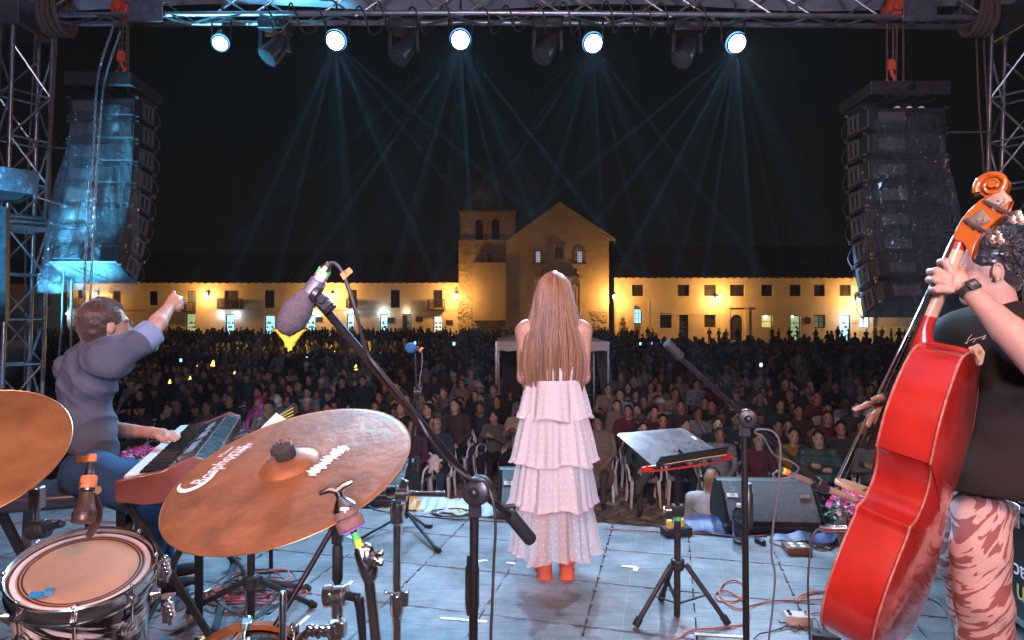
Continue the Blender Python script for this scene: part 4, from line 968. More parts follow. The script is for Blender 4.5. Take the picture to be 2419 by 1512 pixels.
# dress of four tiers
def chiffon(name, alpha, col=(.70, .675, .70)):
    m = mat(name, col, .75, sheen=.4); N, L, P = nodes(m); uv = N.new('ShaderNodeUVMap'); vo = N.new('ShaderNodeTexVoronoi'); vo.voronoi_dimensions = '2D'; vo.inputs['Scale'].default_value = 25; vo.inputs['Randomness'].default_value = .38
    L.new(uv.outputs['UV'], vo.inputs['Vector']); lt = N.new('ShaderNodeMath'); lt.operation = 'LESS_THAN'; lt.inputs[1].default_value = .125; L.new(vo.outputs['Distance'], lt.inputs[0])
    mx = N.new('ShaderNodeMix'); mx.data_type = 'RGBA'; mx.inputs['A'].default_value = (*col, 1); mx.inputs['B'].default_value = (.80, .78, .80, 1); L.new(lt.outputs[0], mx.inputs['Factor']); L.new(mx.outputs['Result'], P.inputs['Base Color'])
    ma = N.new('ShaderNodeMapRange'); ma.inputs['To Min'].default_value = alpha; ma.inputs['To Max'].default_value = min(1, alpha+.14); L.new(lt.outputs[0], ma.inputs['Value']); L.new(ma.outputs['Result'], P.inputs['Alpha'])
    tl = N.new('ShaderNodeBsdfTranslucent'); L.new(mx.outputs['Result'], tl.inputs['Color']); ad = N.new('ShaderNodeMixShader'); ad.inputs['Fac'].default_value = .22
    tr_ = N.new('ShaderNodeBsdfTransparent'); m2 = N.new('ShaderNodeMixShader'); P.inputs['Alpha'].default_value = 1; L.remove(P.inputs['Alpha'].links[0])
    o = N['Material Output']; L.new(P.outputs[0], ad.inputs[1]); L.new(tl.outputs[0], ad.inputs[2]); L.new(ma.outputs['Result'], m2.inputs['Fac']); L.new(tr_.outputs[0], m2.inputs[1]); L.new(ad.outputs[0], m2.inputs[2]); L.new(m2.outputs[0], o.inputs['Surface'])
    wv = N.new('ShaderNodeTexNoise'); wv.inputs['Scale'].default_value = 5; mp = N.new('ShaderNodeMapping'); mp.inputs['Scale'].default_value = (9, .8, 1); L.new(uv.outputs['UV'], mp.inputs['Vector']); L.new(mp.outputs['Vector'], wv.inputs['Vector'])
    bp = N.new('ShaderNodeBump'); bp.inputs['Strength'].default_value = .5; bp.inputs['Distance'].default_value = .01; L.new(wv.outputs['Fac'], bp.inputs['Height']); L.new(bp.outputs['Normal'], P.inputs['Normal'])
chiffon('chiffon', .90); chiffon('chiffon_thin', .55, (.72, .695, .72))
mat('hem_thread', (.75, .40, .36), .7)
def uvf(co): a = np.arctan2(co[:, 0]-SX, -(co[:, 1]-SY)); return np.stack([(a+PI)*.22, co[:, 2]], 1)
uvf.period = 2*PI*.22
tiers = [(1.135, .150, .923, .205, 'chiffon', 6), (.955, .172, .668, .234, 'chiffon', 8), (.70, .190, .425, .240, 'chiffon', 9), (.46, .196, .150, .247, 'chiffon_thin', 10)]
for ti, (z0, r0, z1, r1, mm, nf) in enumerate(tiers):
    na, nz_ = 220, 26; rows = []; q = random.Random(40+ti); ph = [q.random()*6 for _ in range(6)]
    for j in range(nz_+1):
        t_ = j/nz_; row = []
        for i in range(na):
            a = 2*PI*i/na
            f = .5*math.sin(nf*a+ph[0]+.5*math.sin(2*a+ph[5]))+.32*math.sin((nf*2-3)*a+ph[1]+.8*t_)+.22*math.sin((nf*3+2)*a+ph[2])+.4*math.sin(3*a+ph[3])
            amp = (.007+.021*t_**.8)*(1.25 if ti == 3 else 1)
            r = r0+(r1-r0)*(t_**.72)+amp*f
            if t_ > .9: r += .008*(t_-.9)*10
            z = z0+(z1-z0)*t_-(.013*math.sin(5*a+ph[4])+.003*f)*t_
            row.append(P3(r*math.sin(a), -r*.80*math.cos(a)+.015, z))
        rows.append(row)
    B = MB(); B.grid(rows, wrap=True); o = B.build('dress_tier', mm, sg, smooth=180); set_uv(o, uvf)
    B = MB(); B.tube(rows[-1], .0018, 4, closed=True); B.build('hem', 'hem_thread', o)
rows = []
for z, rx, ry in ((1.225, .150, .105), (1.20, .155, .11), (1.13, .142, .105), (1.09, .146, .11)):
    rows.append([P3(rx*math.sin(a), .02-ry*math.cos(a), z-.02*math.cos(a)*(z > 1.15)) for a in np.linspace(0, 2*PI, 60, endpoint=False)])
B = MB(); B.grid(rows, wrap=True); o = B.build('bodice', 'chiffon', sg, smooth=180); set_uv(o, uvf)
B = MB()
for s_ in (-1, 1): B.tube(spline([P3(s_*.09, -.07, 1.22), P3(s_*.09, -.03, 1.40), P3(s_*.09, .03, 1.455), P3(s_*.09, .09, 1.36)], 6), .006, 6)
B.build('strap', 'chiffon', sg)
# hair
wz = np.array([1.755, 1.74, 1.70, 1.64, 1.56, 1.45, 1.33, 1.22, 1.13, 1.06, .94])[::-1]; wx = np.array([.004, .042, .082, .104, .118, .148, .182, .192, .180, .158, .138])[::-1]
wy = np.array([.0, .045, .085, .105, .11, .112, .118, .118, .112, .105, .10])[::-1]
def hx(z): return np.interp(z, wz, wx)
def hy(z): return np.interp(z, wz, wy)
B = MB(); rows = []
for z in np.linspace(1.752, 1.09, 40):
    rows.append([P3(.93*hx(z)*math.sin(a), .03-.9*hy(z)*math.cos(a) if abs(a) < 1.9 else .03-.9*hy(z)*math.cos(a)*(1 if z > 1.52 else .1), z+.02*math.sin(a*9)*(z < 1.15)) for a in np.linspace(-2.6, 2.6, 48)])
B.grid(rows); 
q = random.Random(5)
zs = np.concatenate([np.linspace(1.754, 1.70, 4), np.linspace(1.66, 1.02, 14)])
for i in range(96):
    ac = max(-2.5, min(2.5, q.gauss(0, 1.1))) if i > 40 else -2.3+4.6*i/40; endc = 1.11-q.random()**.7*.15+.09*abs(math.sin(ac))**2.5; endc = max(endc, 1.08) if abs(ac) > 1.5 else endc
    wc_, pc, dc = q.uniform(3, 8), q.random()*6, q.gauss(0, .06)
    for _ in range(27):
        a = ac+q.gauss(0, .10); out_ = q.uniform(.92, 1.055); end = endc+q.uniform(-.02, .035); r0 = q.uniform(.0011, .0028); pts = []; rr = []
        zz = np.concatenate([np.linspace(1.757, 1.70, 4), np.linspace(1.66, end, 12)])
        for j, z in enumerate(zz):
            fall = min(1, max(0, (1.62-z)/.3)); aa = (a*(1-.75*fall**2)+ac*.75*fall**2)*(min(1, .55+.45*(1.757-z)/.1))+dc*(1.75-z)
            ca = math.cos(aa); yv = .03-out_*hy(z)*ca*(1 if ca > 0 else 1-.8*min(1, max(0, (1.62-z)/.2)))
            pts.append(P3(out_*hx(z)*math.sin(aa)+.009*math.sin(z*wc_+pc)*fall, yv-.008*fall*math.sin(z*wc_*.7+pc), z)); rr.append(r0*(1 if j < len(zz)-3 else .75 if j < len(zz)-2 else .5 if j < len(zz)-1 else .12))
        B.tube(pts, rr, 3, cap=False)
for i in range(110):   # flyaways
    a = q.uniform(-2.2, 2.2); z0 = q.uniform(1.2, 1.75); pts = []; k1, k2 = q.uniform(.01, .04), q.uniform(-.06, .06)
    for j in range(7):
        t_ = j/6; z = z0-t_*q.uniform(.05, .16)+(.02*math.sin(t_*3) if z0 > 1.7 else 0); pts.append(P3((hx(z)+k1*math.sin(t_*PI))*math.sin(a)+k2*t_*t_*.4, .03-(hy(z)+k1*math.sin(t_*PI))*math.cos(a), z))
    B.tube(pts, .0005, 3, cap=False)
B.build('hair', 'hair_auburn', sg, recalc=False, smooth=180)

# ---------------- helper for limbs
def limb(pts, rs, tg=0): return [('c', pts[i], pts[i+1], rs[i], rs[i+1], tg) for i in range(len(pts)-1)]
def ridge(x, p=3): return (1-np.abs(np.sin(x)))**p
def creases(G, amp, dirs, warp=2.2):
    d = 0
    for i, (dx, dy, dz, f_, w_) in enumerate(dirs): d = d-amp*w_*ridge((G[..., 0]*dx+G[..., 1]*dy+G[..., 2]*dz)*f_+warp*vnoise(G, 4.5, i*3+1), 2.5)*(.5+.5*vnoise(G, 7, i+5))
    return d
def fold(amp, s_=1.0, seed=0):
    return lambda G: amp*(vnoise(G, 16*s_, seed)*.6+vnoise(G, 33*s_, seed+2)*.4)
# ---------------- keyboard player
kp = thing('person', 'short-haired man in a blue-grey shirt at the keyboard pointing at the public', 'person', W(210, 1190, 3.1))
hc = np.array(W(247, 766, 3.12)); f = unit((.62, .78, .02)); rt = unit(np.cross(f, (0, 0, 1))); up_ = np.cross(rt, f); Hd = np.stack([rt, f, up_], 1)
def hp(x, y, z): return hc+rt*x+f*y+up_*z
b = Body(); pr = [('e', hc, (.078, .098, .112), Hd, 0), ('e', hp(0, .03, -.05), (.062, .075, .07), Hd, 0), ('c', hp(0, -.03, -.06), W(222, 832, 3.12), .058, .07, 0), ('c', hp(0, .10, -.012), hp(0, .112, -.035), .012, .016, 0, .012),
    ('e', hp(.080, -.002, -.012), (.012, .022, .034), Hd, 0, .008), ('e', hp(-.080, -.002, -.012), (.012, .022, .034), Hd, 0, .008), ('e', hp(0, .088, -.075), (.03, .02, .012), Hd, 0, .01), ('e', hp(0, .09, .02), (.05, .012, .012), Hd, 0, .015)]
b.surf(pr, .006, .02)
el = np.array(W(352, 790, 3.10)); wr = np.array(W(402, 722, 3.30))
arm = [('c', el, el*.6+wr*.4, .040, .043, 0), ('c', el*.6+wr*.4, wr, .043, .027, 0), ('c', el, W(330, 805, 3.05), .043, .05, 0)]
pm = np.array(W(412, 711, 3.34)); arm += [('c', wr, pm, .030, .034, 0), ('e', pm+(.008, 0, -.004), (.034, .03, .03), None, 0)]
def wp(px, py, Z): return np.array(W(px, py, Z))
arm += limb([wp(419, 705, 3.33), wp(428, 706, 3.37), wp(435, 716, 3.40)], [.012, .010, .008]); arm += limb([wp(404, 708, 3.33), wp(409, 697, 3.33), wp(411, 690, 3.34)], [.014, .011, .009])
arm += limb([wp(420, 710, 3.32), wp(428, 717, 3.34), wp(430, 728, 3.35)], [.012, .010, .008]); arm += limb([wp(418, 716, 3.31), wp(424, 724, 3.32), wp(422, 733, 3.33)], [.012, .010, .008]); arm += limb([wp(413, 720, 3.31), wp(416, 728, 3.31), wp(411, 735, 3.32)], [.011, .009, .008])
b.surf(arm, .0045, .010)
e2 = wp(262, 1015, 3.35); w2_ = wp(355, 1022, 3.22)
arm = [('c', e2, w2_, .045, .028, 0), ('c', w2_, wp(383, 1026, 3.2), .028, .030, 0), ('e', wp(380, 1027, 3.19), (.045, .035, .018), None, 0)]
for k_, (a_, b_, c_) in enumerate([((390, 1022), (408, 1021), (423, 1028)), ((392, 1026), (411, 1026), (424, 1033)), ((392, 1030), (408, 1031), (420, 1038)), ((388, 1033), (402, 1036), (412, 1042)), ((372, 1032), (384, 1041), (396, 1046))]):
    arm += limb([wp(*a_, 3.19-.015*k_), wp(*b_, 3.2-.015*k_), wp(*c_, 3.19-.015*k_)], [.011, .0095, .007])
b.surf(arm, .0045, .010)
b.build('body', 'skin', kp, smooth=180)
# shirt
cloth('shirt_blue', (.085, .10, .14), .85); cloth('shirt_cuff', (.22, .30, .48), .85); cloth('jeans', (.03, .085, .19), .9, 14)
def shirt_disp(G): return creases(G, .016, ((1, .2, 1.2, 15, 1), (-.6, .3, 1, 21, .9), (1, 0, .2, 14, .8)), 3)+.4*.007*np.sin((G[..., 2]*34+G[..., 0]*26+3*vnoise(G, 5, 1)))*(.4+.6*(G[..., 2] < 1.25))+.006*vnoise(G, 20, 4)
b = Body(); cx_ = wp(215, 900, 3.12); yw = math.atan2(f[0], f[1]); Ry = rotz(-yw)
pr = [('e', wp(208, 893, 3.11), (.18, .11, .16), Ry, 0), ('e', wp(200, 950, 3.12), (.15, .105, .19), Ry, 0), ('c', wp(212, 1000, 3.09), wp(222, 1078, 3.06), .108, .100, 0), ('c', wp(205, 850, 3.22), wp(255, 845, 2.98), .085, .095, 0), ('c', wp(225, 832, 3.12), wp(228, 818, 3.13), .075, .065, 0),
      ('c', wp(268, 850, 2.97), wp(338, 800, 3.06), .076, .058, 0), ('c', wp(170, 870, 3.3), wp(235, 985, 3.40), .08, .06, 0), ('c', wp(235, 985, 3.40), wp(262, 1015, 3.36), .06, .05, 0)]
b.surf(pr, .008, .035, shirt_disp); b.build('shirt', 'shirt_blue', kp, smooth=180)
def cuff(B, p, d, r, w):
    d = unit(d); B.lathe([(r*.86, -w/2), (r, -w/2), (r*1.04, 0), (r*1.02, w/2), (r*.86, w/2), (r*.84, 0)], p, d, 28, cap=False)
B = MB(); cuff(B, wp(346, 795, 3.075), el-np.array(wp(300, 830, 3.0)), .066, .075); B.build('cuff', 'shirt_cuff', kp)
B = MB(); rows = []
for z_, r_ in ((.0, .085), (.03, .083), (.045, .075)): rows.append([wp(226, 826, 3.12)+Ry@np.array([r_*math.sin(a), r_*.9*math.cos(a), z_*(.75+.25*math.cos(a))+.0]) for a in np.linspace(0, 2*PI, 30, endpoint=False)])
B.grid(rows, wrap=True); B.build('collar', 'shirt_blue', kp)
b = Body(); pr = [('e', wp(212, 1118, 3.08), (.14, .13, .10), Ry, 0)]
pr += limb([wp(215, 1120, 2.98), wp(300, 1150, 2.92), wp(368, 1190, 2.98), wp(352, 1290, 3.12), wp(348, 1370, 3.28)], [.115, .10, .08, .068, .075])
pr += limb([wp(200, 1115, 3.2), wp(300, 1130, 3.30), wp(362, 1150, 3.36), wp(372, 1240, 3.42), wp(385, 1345, 3.52)], [.11, .095, .078, .065, .072])
b.surf(pr, .010, .035, fold(.006, 1, 5)); b.build('jeans', 'jeans', kp, smooth=180)
B = MB(); B.tube([wp(162, 1068, 3.0), wp(205, 1084, 2.94), wp(250, 1092, 2.94), wp(284, 1090, 3.0)], .016, 8); B.build('belt', 'black_plastic', kp)
cloth('canvas_black', (.02, .022, .03), .8)
for (px, py, a) in ((398, 1408, .25), (407, 1372, .2)):
    c = np.array(FL(px, py)); d = unit((.85, .5, 0)); n_ = np.cross((0, 0, 1), d); Fm = np.stack([n_, d, ZZ], 1); B = MB()
    sole = [c+d*x+n_*y for x, y in [(.15, 0), (.14, .035), (.08, .048), (0, .04), (-.1, .038), (-.13, .02), (-.13, -.02), (-.1, -.038), (0, -.04), (.08, -.048), (.14, -.035)]]
    B.prism(sole, (0, 0, .028)); so = B.build('shoe_sole', 'white_plastic', kp, bevel=.005)
    bb = Body(); bb.surf([('e', c+d*.06+(0, 0, .05), (.042, .10, .035), Fm, 0), ('e', c-d*.06+(0, 0, .065), (.038, .07, .05), Fm, 0), ('c', c-d*.07+(0, 0, .06), c-d*.08+(0, 0, .12), .04, .045, 0)], .008, .03); bb.build('shoe', 'canvas_black', kp, smooth=180)
# hair of the keyboard player: short tufts on a cap
b = Body(); b.surf([('e', hp(0, -.018, .028), (.090, .104, .100), Hd, 0), ('e', hp(0, -.045, -.045), (.076, .058, .085), Hd, 0)], .010, .03, lambda G: .004*vnoise(G, 60, 2)+np.where((G-hc)@f > .062-.3*np.maximum(0, ((G-hc)@up_)-.03), .05, -0.0)+np.where((np.abs((G-hc)@rt) > .066) & (((G-hc)@up_) < -.015) & (((G-hc)@f) > -.005), .05, 0))
q = random.Random(11)
for i in range(2600):
    th = q.uniform(-PI, PI); ph = q.uniform(-.95, 1.5); n_ = np.array([math.cos(ph)*math.sin(th), math.cos(ph)*math.cos(th), math.sin(ph)])
    if n_[1] > .55 and n_[2] < .5: continue
    if n_[2] < -.1 and n_[1] > .02: continue
    p = hp(0, -.018, .022)+Hd@(n_*np.array([.088, .102, .100])); g_ = Hd@(n_*.4+np.array([q.gauss(0, .35), (.7 if n_[2] > .35 else .05)+q.gauss(0, .3), (-.75 if n_[2] < .35 else .05)+q.gauss(0, .3)])); g_ = unit(g_); ln = q.uniform(.012, .030)*(1 if n_[2] > .1 else .55)
    b.tube([p-g_*.004, p+g_*ln*.5, p+g_*ln+np.array([0, 0, -.003])], [.0022, .0016, .0004], 3, cap=False)
b.build('hair', 'hair_brown', kp, recalc=False, smooth=180)
B = MB(); B.tube([hp(.083, -.02, .012), hp(.083, .05, .014), hp(.066, .104, .016)], .0016, 6)
for s_ in (-1, 1): B.tube([hp(s_*.034+.024*math.cos(a), .104, .0+.018*math.sin(a)) for a in np.linspace(0, 2*PI, 14, endpoint=False)], .0013, 5, closed=True)
B.build('glasses', 'dull_steel', kp)

# ---------------- bass player
bp_ = thing('person', 'curly-haired man in a black t-shirt and zebra striped trousers playing the red double bass', 'person', (1.9, 2.5, 0))
hc = np.array(W(2322, 645, 2.50)); f = unit((-.93, .30, -.06)); rt = unit(np.cross(f, (0, 0, 1))); up_ = np.cross(rt, f); Hd = np.stack([rt, f, up_], 1)
b = Body(); pr = [('e', hp(0, -.012, .03), (.076, .098, .10), Hd, 0), ('e', hp(0, .028, -.045), (.058, .066, .072), Hd, 0), ('c', hp(0, .055, -.095), hp(0, .06, -.10), .026, .024, 0), ('c', hp(0, -.035, -.06), W(2362, 742, 2.50), .06, .066, 0),
   ('c', hp(0, .10, .01), hp(0, .125, -.03), .009, .014, 0, .01), ('e', hp(0, .098, -.058), (.022, .012, .007), Hd, 1, .004), ('e', hp(0, .096, -.069), (.019, .012, .007), Hd, 1, .004), ('e', hp(0, .085, .03), (.05, .014, .010), Hd, 0, .014)]
for s_ in (-1, 1):
    pr += [('e', hp(s_*.03, .083, .006), (.014, .010, .009), Hd, 2, .003), ('e', hp(s_*.032, .090, .022), (.020, .006, .0045), Hd, 3, .003), ('e', hp(s_*.048, .06, -.02), (.022, .022, .02), Hd, 0)]
b.surf(pr, .0048, .018)
# ear with rim and lobe
for s_ in (-1, 1):
    e0 = hp(s_*.077, -.018, -.004); ring = [e0+Hd@np.array([s_*(.010+.004*math.cos(a)), .017*math.cos(a), .032*math.sin(a)]) for a in np.linspace(-.6, PI+1.2, 12)]; b.tube(ring, [.004]+[.0052]*10+[.004], 6, mi=0); b.ell(e0+Hd@np.array([s_*.004, 0, 0]), (.008, .017, .027), 10, 8, Hd, 0); b.ell(e0+Hd@np.array([s_*.008, .004, -.027]), (.008, .009, .010), 8, 6, Hd, 0)
# left arm and hand on the neck
el = wp(2462, 862, 2.02); wr = wp(2290, 688, 2.20)
arm = limb([wp(2468, 800, 2.3), el], [.058, .055])+[('c', el, el*.55+wr*.45, .056, .050, 0), ('c', el*.55+wr*.45, wr, .050, .029, 0), ('c', wr, wp(2262, 668, 2.23), .029, .030, 0), ('e', wp(2258, 664, 2.235), (.042, .03, .040), None, 0)]
arm += limb([wp(2248, 646, 2.225), wp(2232, 618, 2.24), wp(2221, 619, 2.27), wp(2221, 642, 2.31)], [.014, .0125, .0115, .009])
arm += limb([wp(2240, 655, 2.215), wp(2212, 640, 2.22), wp(2196, 642, 2.26), wp(2204, 654, 2.31)], [.0145, .013, .0115, .009])
arm += limb([wp(2240, 670, 2.21), wp(2211, 661, 2.21), wp(2194, 661, 2.25), wp(2204, 672, 2.31)], [.0145, .013, .0115, .009])
arm += limb([wp(2245, 685, 2.21), wp(2214, 684, 2.21), wp(2199, 685, 2.25), wp(2206, 693, 2.30)], [.0135, .012, .0105, .0085])
arm += limb([wp(2268, 655, 2.25), wp(2268, 640, 2.31), wp(2256, 632, 2.36)], [.017, .014, .011])
b.surf(arm, .0048, .0085)
# right forearm and plucking hand beyond the strings
arm = [('c', wp(2200, 930, 2.62), wp(2096, 962, 2.50), .042, .028, 0), ('e', wp(2088, 965, 2.49), (.04, .03, .028), None, 0)]
arm += limb([wp(2078, 955, 2.47), wp(2050, 956, 2.44), wp(2018, 967, 2.40)], [.014, .012, .008]); arm += limb([wp(2078, 968, 2.46), wp(2058, 985, 2.44), wp(2050, 1006, 2.42)], [.014, .012, .009]); arm += limb([wp(2090, 978, 2.45), wp(2074, 1000, 2.43), wp(2078, 1022, 2.44)], [.013, .011, .008])
arm += limb([wp(2098, 984, 2.46), wp(2088, 1010, 2.45), wp(2092, 1028, 2.46)], [.012, .010, .008]); arm += limb([wp(2092, 950, 2.46), wp(2080, 940, 2.42), wp(2062, 944, 2.40)], [.014, .012, .009])
b.surf(arm, .005, .009)
b.build('body', ['skin', 'lips', 'white_plastic', 'dark_feature'], bp_, smooth=180)
B = MB()
for s_ in (-1, 1): B.ell(hp(s_*.03, .0925, .006), .0052, 10, 8)
B.build('iris', 'dark_feature', bp_)
# finger nails are left to scale; curls of hair
b = Body(); b.surf([('e', hp(0, -.03, .055), (.092, .10, .090), Hd, 0), ('e', hp(0, -.075, -.01), (.075, .055, .075), Hd, 0)], .010, .03, lambda G: .012*vnoise(G, 48, 2)+np.where((((G-hc)@f) > .055) & (((G-hc)@up_) < .075), .06, 0)+np.where((np.abs((G-hc)@rt) > .066) & (((G-hc)@up_) < .02) & (((G-hc)@f) > -.045), .06, 0))
q = random.Random(21)
for i in range(620):
    th = q.uniform(-PI, PI); ph = q.uniform(-.9, 1.5); n_ = np.array([math.cos(ph)*math.sin(th), math.cos(ph)*math.cos(th), math.sin(ph)])
    if n_[1] > .62 and n_[2] < .62: continue
    if n_[2] < .1 and n_[1] > -.35: continue
    p = hp(0, -.032, .048)+Hd@(n_*np.array([.094, .104, .094])); g_ = unit(Hd@(n_*.5+np.array([0, -.1, -.5 if n_[2] < .4 else .1]))); x_ = unit(np.cross(g_, (0.3, .2, 1))); y_ = np.cross(g_, x_); ln = q.uniform(.02, .055); r_ = q.uniform(.005, .009); ph0 = q.random()*6; tn = q.uniform(5, 10)
    b.tube([p+g_*ln*t_+x_*r_*math.cos(ph0+tn*t_)+y_*r_*math.sin(ph0+tn*t_) for t_ in np.linspace(0, 1, 9)], [.0028, .003, .003, .003, .0028, .0025, .002, .0014, .0005], 4, cap=False)
b.build('hair', 'hair_black', bp_, recalc=False, smooth=180)
cloth('tshirt_black', (.020, .015, .012), .8, 12)
def td(G): return creases(G, .012, ((1, .2, .25, 12, 1), (-.5, .3, 1, 9, .7)))+.5*.009*np.sin(G[..., 0]*24-G[..., 2]*9+3*vnoise(G, 4, 2))*(.25+.75*np.clip((1.35-G[..., 2])*2, 0, 1))+.004*vnoise(G, 18, 7)
tf = rotz(R(-38)); b = Body()
pr = [('e', wp(2340, 860, 2.55), (.225, .15, .24), tf, 0), ('e', wp(2352, 980, 2.56), (.215, .16, .26), tf, 0), ('e', wp(2352, 1090, 2.54), (.205, .165, .22), tf, 0), ('c', wp(2262, 790, 2.66), wp(2410, 780, 2.42), .085, .088, 0), ('c', wp(2356, 765, 2.5), wp(2362, 745, 2.5), .085, .07, 0),
      ('c', wp(2420, 790, 2.40), wp(2474, 850, 2.22), .10, .085, 0), ('c', wp(2258, 800, 2.68), wp(2232, 900, 2.68), .085, .075, 0), ('e', wp(2350, 1140, 2.49), (.205, .17, .15), tf, 0)]
b.surf(pr, .011, .05, td)
V_ = b.v[-1]; hz = .822; V_[:, 2] = np.where(V_[:, 2] < hz, hz+(V_[:, 2]-hz)*.03, V_[:, 2])
b.build('t_shirt', 'tshirt_black', bp_, smooth=180)
B = MB(); p = wp(2362, 742, 2.5); B.tube([p+np.array([.088*math.cos(a)-.01, .078*math.sin(a), .0+.012*math.cos(a)]) for a in np.linspace(0, 2*PI, 30, endpoint=False)], .009, 6, closed=True); B.build('neckband', 'tshirt_black', bp_)
# printed skull-like face patch and script on the chest
n_ = unit(np.array([-.40, -.9, .05])); xa = unit(np.cross((0, 0, 1), -n_)); xa = xa if xa[0] > 0 else -xa; za = unit(np.cross(xa, -n_)); za = za if za[2] > 0 else -za
c = wp(2304, 840, 2.345)
def pr_(x, y, d=0): return c+xa*x+za*y+n_*(.006+d)
B = MB(); B.prism([pr_(.026*math.cos(a)*(1+.1*math.sin(3*a)), .042*math.sin(a)+.004*math.cos(5*a)) for a in np.linspace(0, 2*PI, 26, endpoint=False)], n_*.001); o = B.build('chest_print', 'white_print', bp_, smooth=None)
B = MB()
for s_ in (-1, 1): B.prism([pr_(s_*.011+.007*math.cos(a), .012+.010*math.sin(a), .001) for a in np.linspace(0, 2*PI, 12, endpoint=False)], n_*.001)
B.prism([pr_(x, y, .001) for x, y in ((-.016, -.012), (-.008, -.022), (.006, -.024), (.016, -.016), (.006, -.019), (-.006, -.017))], n_*.001); B.build('print_detail', 'yellow_print', o, smooth=None)
B = MB()
for pts in (((-.012, .078), (-.024, .060), (-.026, .050), (-.034, .046), (-.026, .044)), ((-.020, .054), (-.008, .062), (.006, .064), (.020, .070), (.030, .074), (.018, .060), (.030, .066)), ((.000, .062), (-.010, .048))):
    B.tube(spline([pr_(x, y, .001) for x, y in pts], 4), .0012, 4)
B.build('chest_script', 'white_print', bp_)
# zebra trousers
zb = mat('zebra_cloth', (.80, .62, .58), .85, bump=(220, .2, .001)); N, L, P = nodes(zb); tc = N.new('ShaderNodeTexCoord'); mp = N.new('ShaderNodeMapping'); mp.vector_type = 'TEXTURE'; mp.inputs['Rotation'].default_value = (.0, -.8, 0); mp.inputs['Scale'].default_value = (1.1, 1.1, .16)
wv = N.new('ShaderNodeTexNoise'); wv.inputs['Scale'].default_value = 11; wv.inputs['Detail'].default_value = 1.2; wv.inputs['Distortion'].default_value = .5; cr = N.new('ShaderNodeValToRGB'); cr.color_ramp.interpolation = 'LINEAR'
cr.color_ramp.elements[0].position = .455; cr.color_ramp.elements[0].color = (.27, .09, .08, 1); cr.color_ramp.elements[1].position = .475; cr.color_ramp.elements[1].color = (.56, .36, .31, 1)
L.new(tc.outputs['Object'], mp.inputs['Vector']); L.new(mp.outputs['Vector'], wv.inputs['Vector']); L.new(wv.outputs['Fac'], cr.inputs['Fac']); L.new(cr.outputs['Color'], P.inputs['Base Color'])
b = Body(); pr = [('e', wp(2312, 1205, 2.54), (.115, .12, .07), tf, 0)]
pr += limb([wp(2318, 1225, 2.48), wp(2314, 1310, 2.43), wp(2322, 1420, 2.40), wp(2340, 1640, 2.42)], [.098, .094, .088, .100]); pr += limb([wp(2335, 1235, 2.50), wp(2330, 1270, 2.48)], [.065, .055])
pr += limb([wp(2300, 1190, 2.66), wp(2278, 1330, 2.66), wp(2300, 1440, 2.68), wp(2330, 1560, 2.70)], [.11, .095, .085, .095])
b.surf(pr, .011, .03, fold(.007, .8, 3)); b.build('trousers', 'zebra_cloth', bp_, smooth=180)
for px, Z in ((2345, 2.38), (2325, 2.72)):
    c = np.array([X(px, Z), Z, 0]); bb = Body(); d = unit((-.8, -.5, 0)); Fm = np.stack([np.cross((0, 0, 1), d), d, ZZ], 1); bb.surf([('e', c+d*.08+(0, 0, .045), (.05, .12, .04), Fm, 0), ('e', c+(0, 0, .06), (.045, .07, .055), Fm, 0)], .01, .03); bb.build('shoe', 'canvas_black', bp_, smooth=180)
# digital wrist watch
wt = thing('wrist_watch', 'square black digital watch on the bass player\'s wrist', 'watch', wp(2288, 688, 2.17))
d = unit(el-wr); c = wp(2288, 686, 2.195); n_ = unit(np.array([-.1, -.95, .3])); n_ = unit(n_-d*np.dot(n_, d)); x_ = np.cross(d, n_); Fm = np.stack([x_, d, n_], 1)
B = MB(); B.lathe([(.032, -.012), (.0345, -.012), (.0345, .012), (.032, .012)], c, d, 28, cap=False); B.build('strap', 'rubber', wt)
B = MB(); B.box(c+n_*.036, (.040, .040, .010), Fm); B.build('case', 'black_plastic', wt, bevel=.006)
B = MB(); B.box(c+n_*.0415, (.026, .020, .002), Fm); B.build('face', 'handle_grey', wt, smooth=None)
V, Fc = text_mesh('12:58', .009, .0003); B = MB(); B.add(c+n_*.043+V[:, :1]*x_[None]*-1*-1+V[:, 1:2]*(-d)[None], Fc); B.build('digits', 'white_print', wt, smooth=None)
# ------------------------------------------------------------------ double bass (l up the neck, w towards the camera, t towards its front)
BO = np.array([1.331, 2.3715, .304]); BL_ = np.array([.22895, -.07726, .97037]); BW = np.array([-.71352, -.69141, .1133]); BT = np.array([-.66217, .71831, .21343])
BL_ = unit(BL_)
def bw(l, w, t): return BO+BL_*l+BW*w+BT*t
red = mat('red_varnish', (.27, .010, .008), .20, color2=(.50, .026, .016), noise=(3.5, .4), coat=.8, spec=.5, bump=(3, .08, .01))
N, L, P = nodes(red)   # fine scratches in the varnish
tc = N.new('ShaderNodeTexCoord'); mp = N.new('ShaderNodeMapping'); mp.inputs['Scale'].default_value = (34, 34, 2.2); mp.inputs['Rotation'].default_value = (.1, -.2, 0); n_ = N.new('ShaderNodeTexNoise'); n_.inputs['Scale'].default_value = 6; n_.inputs['Detail'].default_value = 8
L.new(tc.outputs['Object'], mp.inputs['Vector']); L.new(mp.outputs['Vector'], n_.inputs['Vector']); mr = N.new('ShaderNodeMapRange'); mr.inputs['To Min'].default_value = .13; mr.inputs['To Max'].default_value = .30; L.new(n_.outputs['Fac'], mr.inputs['Value']); L.new(mr.outputs['Result'], P.inputs['Roughness'])
